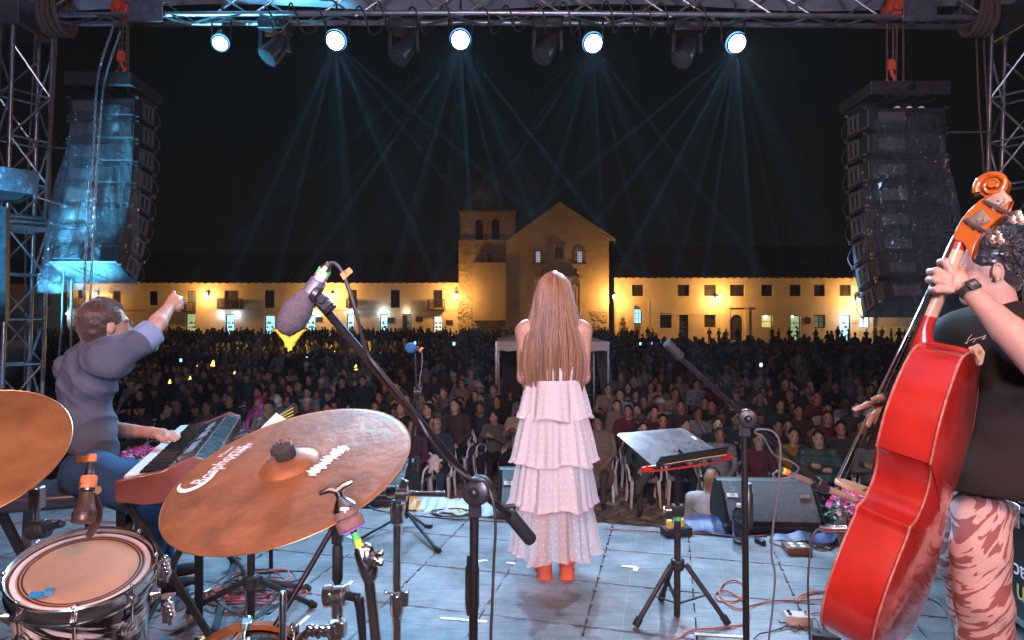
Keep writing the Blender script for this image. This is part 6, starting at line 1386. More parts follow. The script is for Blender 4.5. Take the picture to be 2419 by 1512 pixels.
for a in (.5, 2.6, 4.7): B.tube([np.array([X(797, Zb), Zb, .09]), np.array([X(797, Zb)+.30*math.cos(a), Zb+.30*math.sin(a), .012])], .009, 8)
B.build('leg', 'black_metal', t)
t = thing('drum_mount', 'chrome drum mount with black lever handle left of the yellow taped stand', 'drum hardware', wp(797, 1640, 1.62)); Zd = 1.62
B = MB(); B.cyl(wp(766, 1408, Zd), wp(788, 1406, Zd), .028, 24); B.cyl(wp(788, 1406, Zd), wp(812, 1405, Zd), .024, 24); B.cyl(wp(812, 1405, Zd), wp(820, 1405, Zd), .027, 24); B.lathe([(.015, 0), (.015, .05)], wp(797, 1458, Zd), (0, 0, 1), 16); B.lathe([(.022, 0), (.024, .004), (.024, .034), (.020, .038)], wp(797, 1502, Zd), (0, 0, 1), 20); B.box(wp(803, 1480, Zd-.025), (.022, .02, .03)); B.build('ball_clamp', 'chrome', t, bevel=.003)
B = MB(); B.cyl(wp(820, 1405, Zd), wp(848, 1412, Zd-.01), .012, 14); B.tube([wp(846, 1410, Zd-.01), wp(851, 1440, Zd-.01), wp(856, 1500, Zd-.01), wp(860, 1560, Zd-.01)], [.014, .012, .010, .008], 10); B.build('lever', 'black_plastic', t, bevel=.003); B = MB(); B.cyl(wp(797, 1640, Zd), wp(797, 1490, Zd), .012, 14); B.build('post', 'chrome', t)
t = thing('drum_post', 'short bright chrome post sticking up right of the bass drum', 'drum hardware', wp(670, 1600, 1.75)); B = MB(); B.lathe([(.0105, 0), (.0105, .28), (.008, .285)], wp(668, 1640, 1.75), (0, 0, 1), 16); B.lathe([(.0115, .15), (.0115, .153)], wp(668, 1600, 1.75), (0, 0, 1), 16); B.build('post', 'chrome', t)
t = thing('drum_mount', 'cluster of chrome wing bolts inside a dark ring at the bottom edge', 'drum hardware', wp(745, 1540, 1.5)); B = MB(); B.tube([wp(745+38*math.cos(a), 1520-34*math.sin(a), 1.5) for a in np.linspace(0, PI, 14)], .006, 8); B.build('ring', 'scuffed_black', t)
B = MB()
for k_ in range(4): B.cyl(wp(722+14*k_, 1505-4*(k_ % 2), 1.48), wp(730+14*k_, 1488-3*(k_ % 2), 1.48), .007, 10); B.ell(wp(732+14*k_, 1484, 1.48), (.010, .006, .008))
B.build('wing_bolt', 'chrome', t)

# ------------------------------------------------------------------ microphones and stands
def boom_stand(label, clutch, pole_bot, r_pole, grip=None, m='black_metal', disc=.034, face=(-.2, -1, .1)):
    t = thing('microphone_stand', label, 'microphone stand', pole_bot); B = MB(); B.tube([clutch+np.array([-.008, 0, -.03]), pole_bot], r_pole, 16); B.build('pole', m, t)
    f_ = unit(face); B = MB(); B.lathe([(disc*.8, -.030), (disc, -.026), (disc, -.004), (disc*.85, 0), (disc*.85, .006), (disc, .010), (disc, .026), (disc*.8, .030)], clutch, f_, 28); B.box(clutch+np.array([-.006, 0, -disc*1.1]), (.03, .032, .05)); B.ell(clutch+f_*.034, (.012, .012, .012)); B.build('clutch', 'black_plastic', t, bevel=.003, smooth=40)
    if grip is not None: B = MB(); B.lathe([(r_pole*1.25, -.015), (r_pole*1.5, 0), (r_pole*1.6, .012), (r_pole*1.6, .098), (r_pole*1.25, .105), (r_pole*1.2, .13)], grip, (0, 0, 1), 24); B.build('grip', 'black_plastic', t)
    return t
# near boom microphone
cl1 = wp(1128, 1158, 1.52); pb = np.array([X(1113, 1.54), 1.54, .04]); t = boom_stand('near black boom microphone stand crossing the picture left of the singer', cl1, pb, .0108, wp(1115, 1436, 1.54))
b0 = wp(1266, 1290, 1.68); b1 = wp(752, 712, 1.26); B = MB(); B.tube([wp(1210, 1222, 1.64), cl1, b1], [.0088, .0092, .0092], 14); B.build('boom', 'black_metal', t); B = MB(); d = unit(b0-wp(1205, 1216, 1.635)); B.lathe([(.010, -.015), (.0165, -.01), (.018, 0), (.018, .093), (.016, .098), (0, .099)], wp(1207, 1219, 1.64), d, 20); B.build('counterweight', 'rubber', t)
B = MB()
for a in (1.2, 3.3, 5.4): B.tube([pb+(0, 0, .10), pb+np.array([.34*math.cos(a), .34*math.sin(a), -.02])], .009, 8)
B.build('leg', 'black_metal', t)
mat('foam_grey', (.10, .078, .092), .95, noise=(160, .3), bump=(260, .9, .003)); mat('mic_silver', (.40, .42, .52), .32, .8, noise=(20, .15))
t = thing('foam_microphone', 'large grey foam covered microphone with a white and green taped plug and orange flag', 'microphone', wp(702, 742, 1.25)); Zm = 1.25
a = wp(772, 626, Zm); e_ = wp(664, 782, Zm); d = unit(e_-a); Ln = np.linalg.norm(e_-a)
bb = Body(); Fm = frame(d); bb.surf([('c', wp(700, 738, Zm), wp(690, 755, Zm), .028, .027, 0), ('c', wp(724, 702, Zm), wp(704, 730, Zm), .020, .027, 0), ('c', wp(690, 755, Zm), wp(680, 768, Zm), .026, .021, 0)], .0032, .008); bb.build('foam_cover', 'foam_grey', t, smooth=180)
def along(px, py): return wp(px, py, Zm)
B = MB(); q0 = along(752, 665); q1 = along(722, 706); B.lathe([(.0125, -.004), (.0165, 0), (.0168, np.linalg.norm(q1-q0))], q0, q1-q0, 28); 
for s_ in (.25, .5, .75): B.lathe([(.0169, s_*np.linalg.norm(q1-q0)), (.0172, s_*np.linalg.norm(q1-q0)+.0006), (.0169, s_*np.linalg.norm(q1-q0)+.0012)], q0, q1-q0, 28, cap=False)
B.build('mic_body', 'mic_silver', t)
B = MB(); q2 = along(772, 630); B.lathe([(.0085, 0), (.0115, .006), (.0128, .02), (.0128, np.linalg.norm(q0-q2)*.9), (.0145, np.linalg.norm(q0-q2)*.9), (.0145, np.linalg.norm(q0-q2))], q2, q0-q2, 28); B.build('connector', 'dull_steel', t)
B = MB(); dq = unit(q0-q2); Fq = frame(dq)
def band(a0_, a1_, z0_, z1_, r_): return [[q2+Fq@np.array([r_*math.cos(a), r_*math.sin(a), z]) for a in np.linspace(a0_, a1_, 8)] for z in (z0_, z1_)]
cams = math.atan2(*(Fq.T@np.array([0, -1, 0]))[[1, 0]])
B.grid(band(cams-.9, cams+.5, .010, .036, .0133)); B.build('white_label', 'white_tape', t); B = MB(); B.grid(band(cams+.5, cams+1.4, .006, .021, .0134)); B.grid(band(cams-1.6, cams-.9, .006, .021, .0134)); B.build('green_label', 'green_tape', t)
B = MB(); B.grid(band(cams+.5, cams+1.4, .021, .037, .0135)); B.grid(band(cams-1.6, cams-.9, .021, .037, .0135)); B.build('pink_label', mat('pink_tape', (.65, .06, .35), .5), t)
V, Fc = text_mesh('8', .011, .0002); B = MB(); xa = unit(np.cross(dq, (0, -1, 0))); B.add(q2+dq*.016+np.array([0, -.0140, 0])+V[:, :1]*xa-V[:, 1:2]*dq[None], Fc); B.build('label_writing', 'dark_feature', t, smooth=None)
B = MB(); B.lathe([(.006, 0), (.0085, .008)], along(777, 622), q2-along(777, 622), 14); B.build('cable_boot', 'cable_black', t)
B = MB(); B.cyl(along(738, 690)+(0, -.002, 0), along(752, 700)+(0, 0, 0), .020, 24); B.bar(along(742, 694), along(772, 716), .022, .016, (0, 1, 0)); B.build('clip', 'black_plastic', t, bevel=.003)
B = MB(); B.bar(along(756, 705), along(778, 728), .024, .022, (0, 1, 0)); B.cyl(along(762, 707)+(0, -.014, 0), along(762, 707)+(0, .014, 0), .010, 18); B.lathe([(.013, 0), (.0138, .003), (.013, .006)], along(778, 728), along(790, 742)-along(778, 728), 20); B.build('swivel', 'black_plastic', t, bevel=.003)
cab = spline([along(776, 623), along(790, 622), along(806, 640), along(818, 668), along(836, 722), wp(850, 775, 1.26), wp(868, 835, 1.29), wp(900, 880, 1.30), wp(945, 935, 1.335), wp(985, 985, 1.40), wp(1015, 1035, 1.40), wp(1060, 1090, 1.46), wp(1105, 1128, 1.47), wp(1145, 1142, 1.50), wp(1163, 1180, 1.49), wp(1170, 1240, 1.49), wp(1166, 1330, 1.50), wp(1162, 1440, 1.50), wp(1158, 1560, 1.51), (X(1150, 1.55), 1.6, .02)], 8)
B = MB(); B.tube(cab, .0037, 8); tag(B.build('microphone_cable', 'cable_black'), 'cable twisting along the near boom from the foam microphone and hanging to the floor', 'cable')
B = MB(); fl = [along(x, y)+np.array([0, -.004, 0]) for x, y in ((804, 648), (826, 632), (835, 642), (812, 662))]; B.prism(fl, (0, .001, 0)); flg = B.build('tape_flag', 'orange_tape', smooth=None); tag(flg, 'orange tape flag numbered 7 on the cable of the foam microphone', 'tape flag')
V, Fc = text_mesh('7', .013, .0002); V = V@np.array([[math.cos(.55), math.sin(.55), 0], [-math.sin(.55), math.cos(.55), 0], [0, 0, 1]]); B = MB(); B.add(np.stack([V[:, 0], V[:, 2]*0, V[:, 1]], 1)+along(819, 647)+np.array([0, -.0052, 0]), Fc); B.build('number', 'dark_feature', flg, smooth=None)
# right boom microphone at the bass
cl2 = wp(1763, 988, 2.05); pb = np.array([X(1765, 2.06), 2.06, .04]); t = boom_stand('black boom microphone stand between music stand and double bass', cl2, pb, .0105, wp(1766, 1236, 2.06), disc=.030)
B = MB(); B.tube([wp(1600, 838, 1.95), cl2, wp(1945, 1148, 2.22)], .0085, 12); B.build('boom', 'black_metal', t); a = wp(1574, 810, 1.93); b_ = wp(1606, 843, 1.95); B = MB(); B.lathe([(0, 0), (.014, .001), (.0155, .006), (.0155, np.linalg.norm(b_-a)), (.010, np.linalg.norm(b_-a)+.006)], a, b_-a, 20); B.build('counterweight', 'rubber', t)
B = MB()
for a in (1.9, 4.0, 6.0): B.tube([pb+(0, 0, .10), pb+np.array([.34*math.cos(a), .34*math.sin(a), -.02])], .009, 8)
B.build('leg', 'black_metal', t)
mat('mic_tan', (.50, .32, .24), .38, .6); t = thing('condenser_microphone', 'slim tan condenser microphone aimed at the bass bridge', 'microphone', wp(1935, 1150, 2.22)); a = wp(1868, 1120, 2.22); b_ = wp(2022, 1183, 2.28); B = MB(); Ln = np.linalg.norm(b_-a); B.lathe([(.007, 0), (.0105, .004), (.011, Ln*.55), (.0125, Ln*.58), (.0125, Ln*.97), (.011, Ln), (0, Ln)], a, b_-a, 22); B.build('mic_body', 'mic_tan', t)
B = MB(); dd = unit(b_-a); Fm = frame(dd)
for z_ in (.80, .84, .88): B.lathe([(.0127, Ln*z_), (.0127, Ln*z_+.002)], a, dd, 22, cap=False)
B.build('slot', 'dark_feature', t, smooth=None)
B = MB(); B.cyl(wp(1922, 1143, 2.22), wp(1952, 1156, 2.23), .019, 18); B.bar(wp(1930, 1135, 2.21), wp(1945, 1150, 2.22), .03, .03); B.build('clip', 'black_plastic', t, bevel=.004); B = MB(); B.lathe([(.0085, -.045), (.0115, -.03), (.0115, 0)], a, dd, 18); B.build('connector', 'dull_steel', t); B = MB(); B.lathe([(.012, -.028), (.012, -.010)], a, dd, 18, cap=False); B.build('orange_band', 'orange_tape', t); B = MB(); B.lathe([(.0122, -.042), (.0122, -.030)], a, dd, 18, cap=False); B.build('yellow_band', 'yellow_tape', t)
cab = spline([a-dd*.045, wp(1838, 1112, 2.2), wp(1826, 1120, 2.19), wp(1832, 1130, 2.18), wp(1856, 1130, 2.17), wp(1878, 1118, 2.16), wp(1885, 1104, 2.14), wp(1862, 1088, 2.12), wp(1830, 1076, 2.1), wp(1812, 1050, 2.08), wp(1800, 1030, 2.06), wp(1782, 1022, 2.05), wp(1790, 1014, 2.04), wp(1822, 1018, 2.04), wp(1840, 1042, 2.04), wp(1842, 1090, 2.04), wp(1836, 1160, 2.05), wp(1826, 1240, 2.06), wp(1822, 1310, 2.06), wp(1830, 1360, 2.06), wp(1824, 1440, 2.06), wp(1812, 1560, 2.07), (X(1805, 2.1), 2.1, .01)], 7)
B = MB(); B.tube(cab, .0034, 7); tag(B.build('microphone_cable', 'cable_grey'), 'cable looping off the right boom and hanging down to the floor', 'cable')
cab = spline([wp(1938, 1248, 2.30), wp(1922, 1262, 2.29), wp(1914, 1300, 2.28), wp(1908, 1370, 2.26), wp(1910, 1450, 2.25), wp(1914, 1560, 2.24), (X(1915, 2.3), 2.3, .01)], 7); B = MB(); B.tube(cab, .0036, 7); tag(B.build('instrument_cable', 'cable_black'), 'braided cable hanging from the silver plug by the bass to the floor', 'cable')
# far vocal microphone
t = thing('microphone_stand', 'slim blue-lit stand with a blue foam microphone on top near the stage lip', 'microphone stand', FL(960, 1240)); Zf_ = 4.5; base = np.array(FL(960, 1240)); clf = wp(986, 925, Zf_)
B = MB(); B.tube([clf, wp(970, 1060, Zf_), base+(0, 0, .05)], .011, 12); B.build('pole', 'black_metal', t); B = MB(); B.tube([wp(986, 1078, Zf_-.02), wp(981, 835, Zf_-.02)], .0095, 12); B.build('boom', 'black_metal', t); B = MB(); B.cyl(wp(986, 1078, Zf_-.02), wp(986, 1112, Zf_-.02), .017, 14); B.build('counterweight', 'rubber', t)
B = MB(); B.cyl(clf+(-.02, -.03, 0), clf+(.035, -.03, 0), .032, 18); B.build('clutch', 'black_plastic', t, bevel=.003)
for e_ in (FL(1030, 1300), FL(1005, 1246), FL(850, 1276)): B = MB(); B.tube([base+(0, 0, .09), np.array(e_)+(0, 0, .012)], .011, 8); B.cyl(np.array(e_)+(0, 0, .012), np.array(e_)+(unit(np.array(e_)-base)*.05)+(0, 0, .012), .017, 10); B.build('leg', 'black_metal', t)
B = MB(); B.ell(wp(970, 822, Zf_-.02), (.042, .036, .038), 20, 14); t2 = thing('vocal_microphone', 'blue foam ball microphone on the far slim stand', 'microphone', wp(980, 825, Zf_-.02)); B.build('foam_cover', mat('foam_blue', (.03, .14, .34), .9, bump=(200, .6, .003)), t2)
B = MB(); B.cyl(wp(978, 823, Zf_-.02), wp(996, 830, Zf_-.02), .019, 14, r1=.015); B.build('mic_body', 'black_metal', t2); B = MB(); B.cyl(wp(992, 826, Zf_-.02), wp(996, 828, Zf_-.02), .021, 14); B.build('orange_band', 'orange_tape', t2)
B = MB(); B.tube(spline([wp(996, 829, Zf_), wp(997, 860, Zf_), wp(990, 905, Zf_), wp(984, 960, Zf_), wp(974, 1000, Zf_), wp(968, 1030, Zf_)], 6), .005, 6); tag(B.build('microphone_cable', 'cable_grey'), 'thin cable running down the far slim microphone stand', 'cable')
# keyboard player's microphone
t = thing('vocal_microphone', 'black vocal microphone with green and orange tape before the keyboard player\'s face', 'microphone', wp(342, 822, 3.25)); a = wp(318, 832, 3.25); b_ = wp(362, 820, 3.22); B = MB(); B.lathe([(.010, 0), (.016, .03), (.020, .07), (.026, .09)], a, b_-a, 18); B.build('mic_body', 'black_plastic', t); B = MB(); B.lathe([(.0265, .076), (.0275, .080), (.0275, .088), (.0265, .092)], a, b_-a, 18, cap=False); B.ell(b_, (.024, .024, .024)); B.build('green_band', 'green_tape', t); B = MB(); B.cyl(wp(312, 834, 3.25), wp(326, 829, 3.25), .017, 14); B.build('orange_band', 'orange_tape', t)
t = thing('microphone_stand', 'boom stand half hidden behind the keyboard player', 'microphone stand', (X(190, 3.7), 3.7, 0)); B = MB(); B.tube([wp(325, 836, 3.26), wp(205, 910, 3.66)], .009, 10); B.build('boom', 'black_metal', t); B = MB(); B.tube([wp(205, 910, 3.66), (X(205, 3.7), 3.7, 0)], .011, 10); B.build('pole', 'black_metal', t)

# ------------------------------------------------------------------ keyboard on its stand
mat('keyboard_wood', (.21, .065, .048), .35, color2=(.15, .045, .034), noise=(14, .4), coat=.2); mat('key_white', (.80, .80, .80), .25); mat('key_black', (.012, .012, .012), .22); mat('panel_black', (.022, .025, .028), .26, noise=(30, .6), bump=(60, .2, .001)); mat('worn_silver', (.35, .37, .40), .45, .4, noise=(40, .6))
K0 = np.array([-1.625, 2.62, 0]); kd = unit((-.36, 1.1, 0)); kw = np.array([kd[1], -kd[0], 0])
def KP(w, l, z): return K0+kw*w+kd*l+np.array([0, 0, z])
LK = 1.27; kb = thing('keyboard', 'stage keyboard with dark red wooden ends and a scuffed black top', 'keyboard', KP(.17, LK/2, .735))
prof = [(0, .735), (0, .812), (.022, .818), (.165, .818), (.165, .842), (.285, .893), (.35, .868), (.35, .735)]
for l0, l1 in ((-.03, 0), (LK, LK+.03)):
    pe = [(-.004, .740), (-.004, .822), (.02, .826), (.165, .852), (.285, .903), (.354, .876), (.354, .740), (.30, .725), (.10, .715)]; B = MB(); B.prism([KP(w, l0, z) for w, z in pe], kd*(l1-l0)); B.build('end_cheek', 'keyboard_wood', kb, bevel=.004)
B = MB(); B.prism([KP(w, 0.001, z) for w, z in prof], kd*(LK-.002)); B.build('case', 'panel_black', kb, smooth=None)
nw = 52
B = MB(); p = LK/nw; B.box(KP(.094, p/2, .828), (.143, p-.0012, .018), np.stack([kw, kd, ZZ], 1)); me = B.mesh('white_key', WLOC[kb.name], smooth=None); me.materials.append(MATS['key_white'])
for k_ in range(nw):
    o = bpy.data.objects.new('white_key', me); COL.objects.link(o); o.parent = kb; o.location = tuple(kd*p*k_)
B = MB(); B.prism([KP(.072, 0-.006, .838), KP(.165, -.006, .838), KP(.165, -.006, .852), (KP(.078, -.006, .850))], kd*.012); me = B.mesh('black_key', WLOC[kb.name], smooth=None); me.materials.append(MATS['key_black'])
for k_ in range(1, nw):
    if k_ % 7 in (2, 6): continue
    o = bpy.data.objects.new('black_key', me); COL.objects.link(o); o.parent = kb; o.location = tuple(kd*p*k_)
sl = unit(np.array(kw*.12+np.array([0, 0, .051]))); nn = unit(np.cross(kd, sl)); nn = nn if nn[2] > 0 else -nn
for (w0, w1, l0, l1) in ((.04, .085, .25, .52), (.045, .09, .62, .80), (.05, .085, .88, 1.08)):
    B = MB(); B.prism([KP(.165, 0, .8435)+sl*w0+kd*l0+nn*.001, KP(.165, 0, .8435)+sl*w1+kd*l0+nn*.001, KP(.165, 0, .8435)+sl*w1+kd*l1+nn*.001, KP(.165, 0, .8435)+sl*w0+kd*l1+nn*.001], nn*.002); B.build('control_panel', 'worn_silver', kb, smooth=None)
B = MB()
for k_ in range(14): q0 = KP(.165, 0, .8435)+sl*(.03+.07*(k_ % 2))+kd*(.14+.075*k_); B.cyl(q0, q0+nn*.009, .006, 10)
B.build('knob', 'black_plastic', kb)
B = MB(); B.tube([KP(.286, l, .897+.001*math.sin(l*40)) for l in np.linspace(0, LK, 30)], .0022, 5); B.tube([KP(.351, l, .869) for l in np.linspace(0, LK, 10)], .002, 5); B.build('worn_ridge', 'dull_steel', kb)
q = random.Random(2); t = thing('keyboard_cables', 'grey cables plugged into the back of the keyboard', 'cables', KP(.42, .7, .5)); 
for k_ in range(5):
    l = .95-.14*k_; B = MB(); B.tube(spline([KP(.355, l, .82), KP(.42, l, .835), KP(.50, l-.05, .80), KP(.54, l-.1, .65), KP(.50, l-.2, .4), KP(.45, .35+.05*k_, .02)], 6), .005, 6); B.build('cable', 'cable_grey' if k_ % 2 else 'cable_black', t)
t = thing('keyboard_stand', 'black square tube stand carrying the keyboard', 'keyboard stand', KP(.17, .6, 0))
for l in (.16, 1.10):
    for w0, w1 in ((-.02, .34), (.34, -.02)):
        B = MB(); B.bar(KP(w0, l, .712), KP(w1, l, .02), .028, .028, kd); B.build('leg', 'scuffed_black', t, smooth=None, bevel=.003)
for w in (0.0, .33):
    for z_ in (.700, .02): B = MB(); B.bar(KP(w, .05, z_), KP(w, 1.22, z_), .03, .03); B.build('rail', 'scuffed_black', t, smooth=None, bevel=.003)
B = MB(); B.bar(wp(470, 1290, 2.9), np.array(FL(470, 1458)), .035, .03, kd); B.build('leg', 'scuffed_black', t, smooth=None, bevel=.003)
# bench
bn = thing('piano_bench', 'low bench with padded blue-black seat under the keyboard player', 'bench', (X(170, 3.05), 3.05, 0)); B = MB(); zt_ = H(1172, 2.9); Fb = np.stack([unit((.96, .28, 0)), unit((-.28, .96, 0)), ZZ], 1); cB = np.array([X(175, 3.1), 3.1, zt_-.04]); B.box(cB, (.62, .34, .075), Fb); B.build('seat', mat('leatherette', (.03, .035, .05), .35, bump=(150, .3, .001)), bn, bevel=.02)
for sx in (-1, 1):
    for s_ in (-1, 1): B = MB(); B.bar(cB+Fb@np.array([sx*.24, s_*.14, -.04]), cB+Fb@np.array([sx*.16, -s_*.16, -.04])*(1, 1, 0)+np.array([0, 0, -cB[2]+.02])*1, .04, .02); B.build('leg', 'scuffed_black', bn, smooth=None)
# tripod of the drum area (bluish black)
def tripod(label, top, hub, foot_pts, r_=.014, name='tripod_stand', cat='stand'):
    t = thing(name, label, cat, (top[0], top[1], 0)); B = MB(); B.tube([top, (top[0], top[1], .12)], r_, 14); B.build('pole', 'black_metal', t); B = MB(); B.lathe([(r_*1.8, -.02), (r_*2, 0), (r_*2, .03), (r_*1.5, .04)], hub, (0, 0, 1), 18)
    for e_ in foot_pts: dd = unit((np.array(e_)-hub)*(1, 1, 0)); B.box(hub+dd*r_*2.3, (.03, .03, .04), rotz(math.atan2(dd[1], dd[0])))
    B.build('hub', 'scuffed_black', t, bevel=.002)
    for e_ in foot_pts:
        e_ = np.array(e_); dd = unit((e_-hub)*(1, 1, 0)); B = MB(); s0 = hub+dd*r_*2.6; B.tube([s0, e_+(0, 0, .015)], r_*.8, 10); lg = B.build('leg', 'scuffed_black', t); B = MB(); u_ = unit(e_-s0); B.cyl(e_+(0, 0, .016)-u_*.02, e_+(0, 0, .014)+u_*.015, r_*1.15, 12); B.build('foot', 'rubber', lg)
        B = MB(); m_ = s0*.45+e_*.55; B.bar(m_, np.array([hub[0], hub[1], max(.10, hub[2]-.19)]), .016, .004); B.build('brace', 'scuffed_black', t, smooth=None)
    return t
hb = np.array(W(593, 1378, 2.9)); tripod('bluish black tripod under the big cymbal with red cables round it', np.array([hb[0], 2.9, .78]), hb, [FL(738, 1435), FL(450, 1448), FL(725, 1396), FL(560, 1330)], .017)
# red and grey tangle
q = random.Random(8)
for k_ in range(16):
    cx_, cy_ = q.uniform(560, 640), q.uniform(1375, 1425); c = np.array(FL(cx_, cy_)); rx_, ry_ = q.uniform(.10, .22), q.uniform(.08, .16); ph = q.random()*6
    B = MB(); B.tube([c+np.array([rx_*math.cos(a)*(1+.2*math.sin(2*a+ph)), ry_*math.sin(a)*(1+.15*math.cos(3*a+ph)), .008+.006*k_*.5+.006*math.sin(3*a+ph)]) for a in np.linspace(0, 2*PI, 30, endpoint=False)], .0045, 6, closed=True); o = B.build('coiled_cable', ['cable_red', 'cable_grey', 'cable_red', 'cable_black'][k_ % 4]); tag(o, ['red', 'grey', 'red', 'black'][k_ % 4]+' loop of cable in the tangle on the floor under the big cymbal', 'cable', ['red', 'grey', 'red', 'black'][k_ % 4]+' loops in the cable tangle')
t = thing('foot_pedal', 'flat metal sustain pedal on the floor by the player\'s shoe', 'pedal', FL(440, 1425)); c = np.array(FL(442, 1420)); B = MB(); B.box(c+(0, 0, .02), (.12, .22, .035), rotz(-.4)); B.box(c+(.0, .02, .045), (.08, .10, .02), rotz(-.4)); B.build('pedal_body', 'dull_steel', t, bevel=.004)

# ------------------------------------------------------------------ music stand with bow
ms = thing('music_stand', 'black tripod music stand with a scratched desk right of the singer', 'music stand', (X(1598, 3.15), 3.15, 0))
BLc, BRc, TLc, TRc = wp(1545, 1103, 2.86), wp(1712, 1075, 3.2), wp(1453, 1024, 3.06), wp(1612, 1010, 3.38)
dsk = mat('desk_metal', (.15, .155, .17), .24, .3); N, L, P = nodes(dsk); tc = N.new('ShaderNodeTexCoord'); 
n_ = N.new('ShaderNodeTexNoise'); n_.inputs['Scale'].default_value = 9; n_.inputs['Detail'].default_value = 10; n_.inputs['Distortion'].default_value = .6; L.new(tc.outputs['Object'], n_.inputs['Vector']); mr = N.new('ShaderNodeMapRange'); mr.inputs['From Min'].default_value = .4; mr.inputs['From Max'].default_value = .6; mr.inputs['To Min'].default_value = .25; mr.inputs['To Max'].default_value = .31; L.new(n_.outputs['Fac'], mr.inputs['Value']); L.new(mr.outputs['Result'], P.inputs['Roughness'])
nd = unit(np.cross(BRc-BLc, TLc-BLc)); nd = nd if nd[2] > 0 else -nd
def dp(u_, v_): return (BLc*(1-u_)+BRc*u_)*(1-v_)+(TLc*(1-u_)+TRc*u_)*v_
rc = [dp(u_, v_) for u_, v_ in ((0, 0), (1, 0), (1, .93), (.985, .98), (.95, 1), (.05, 1), (.015, .98), (0, .93))]
B = MB(); B.prism(rc, -nd*.004); B.build('desk', 'desk_metal', ms, smooth=None)
B = MB(); sh = unit(nd); out_ = unit((BLc-TLc)); B.prism([dp(.03, 0), dp(1.0, 0), dp(1.0, 0)+nd*.055, dp(.03, 0)+nd*.055, dp(-.0, 0)+nd*.02], out_*.003); B.build('ledge', 'black_metal', ms, smooth=None)
B = MB(); B.box(dp(.58, .16)+nd*.010, (.12, .07, .015), np.stack([unit(BRc-BLc), unit(np.cross(nd, BRc-BLc)), nd], 1)); B.build('clip_box', 'scuffed_black', ms, smooth=None, bevel=.002)
B = MB()
for u_, v_ in ((.45, .32), (.48, .29), (.51, .32), (.74, .52), (.77, .49), (.80, .52)): B.cyl(dp(u_, v_), dp(u_, v_)+nd*.002, .004, 8)
B.build('rivet', 'chrome', ms); B = MB(); B.box(dp(.93, .62)+nd*.002, (.02, .03, .002), np.stack([unit(BRc-BLc), unit(np.cross(nd, BRc-BLc)), nd], 1)); B.build('tape_bit', 'white_tape', ms, smooth=None)
px_ = np.array([X(1600, 3.15), 3.15, 0]); B = MB(); B.tube([dp(.5, .35)-nd*.01, px_+(0, 0, H(1130, 3.15)), px_+(0, 0, H(1205, 3.15))], .013, 12); B.build('upper_pole', 'black_metal', ms); B = MB(); B.tube([px_+(0, 0, H(1200, 3.15)), px_+(-.003, 0, H(1455, 3.15))], .0165, 14); B.build('pole', 'scuffed_black', ms)
B = MB(); B.box(px_+(0, 0, H(1205, 3.15)), (.055, .05, .055)); B.build('height_clamp', 'scuffed_black', ms, bevel=.006); B = MB(); B.cyl(px_+(-.03, 0, H(1205, 3.15)), px_+(-.06, 0, H(1205, 3.15)), .006, 8); B.ell(px_+(-.066, 0, H(1205, 3.15)), (.008, .012, .02)); B.build('clamp_screw', 'chrome', ms)
B = MB(); B.lathe([(.0175, -.022), (.0175, .022)], px_+(0, 0, H(1218, 3.15)), (0, 0, 1), 18, cap=False); B.build('green_band', 'green_tape', ms); B = MB(); B.lathe([(.028, -.03), (.034, -.015), (.034, .02), (.02, .028)], px_+(0, 0, H(1331, 3.15)), (0, 0, 1), 18); B.build('hub', 'scuffed_black', ms, bevel=.004)
hub = px_+(0, 0, H(1331, 3.15))
for e_ in (FL(1503, 1483), FL(1716, 1478), FL(1562, 1420)):
    e_ = np.array(e_); dd = unit((e_-hub)*(1, 1, 0)); s0 = hub+dd*.04; B = MB(); B.tube([s0, e_+(0, 0, .018)], .0125, 10); lg = B.build('leg', 'scuffed_black', ms); B = MB(); u_ = unit(e_-s0); B.cyl(e_+(0, 0, .02)-u_*.03, e_+(0, 0, .018)+u_*.01, .018, 12); B.build('foot', 'rubber', lg); B = MB(); B.bar(s0*.5+e_*.5, px_+(0, 0, .07), .017, .005); B.build('brace', 'scuffed_black', ms, smooth=None)
bo = thing('bass_bow', 'bass bow with red stick lying on the ledge of the music stand', 'bow', dp(.5, 0)+nd*.06); a = wp(1518, 1110, 2.82); b_ = wp(1738, 1078, 3.22)
B = MB(); B.tube(spline([a+(0, 0, -.006), a*.85+b_*.15+(0, 0, -.012), a*.5+b_*.5+(0, 0, -.016), a*.15+b_*.85+(0, 0, -.012), b_], 6), .005, 8); B.build('stick', 'red_varnish', bo); B = MB(); B.bar(a+(0, 0, .012), a*.12+b_*.88+(0, 0, .016), .012, .002); B.build('hair', mat('horse_hair', (.70, .52, .30), .5), bo, smooth=None)
B = MB(); B.prism([a+np.array(p) for p in ((-.012, 0, .010), (.02, 0, .016), (.055, .0, -.002), (.04, 0, -.012), (.0, 0, -.004))], (.004, .008, 0)); B.build('tip', 'red_varnish', bo, bevel=.002); B = MB(); c_ = a*.12+b_*.88; B.bar(c_+(-.03, -.02, .006), c_+(.03, .02, .006), .016, .022); B.build('frog', 'red_varnish', bo, bevel=.004); B = MB(); B.cyl(b_*.97+a*.03, b_, .0065, 10); B.build('screw', 'chrome', bo)

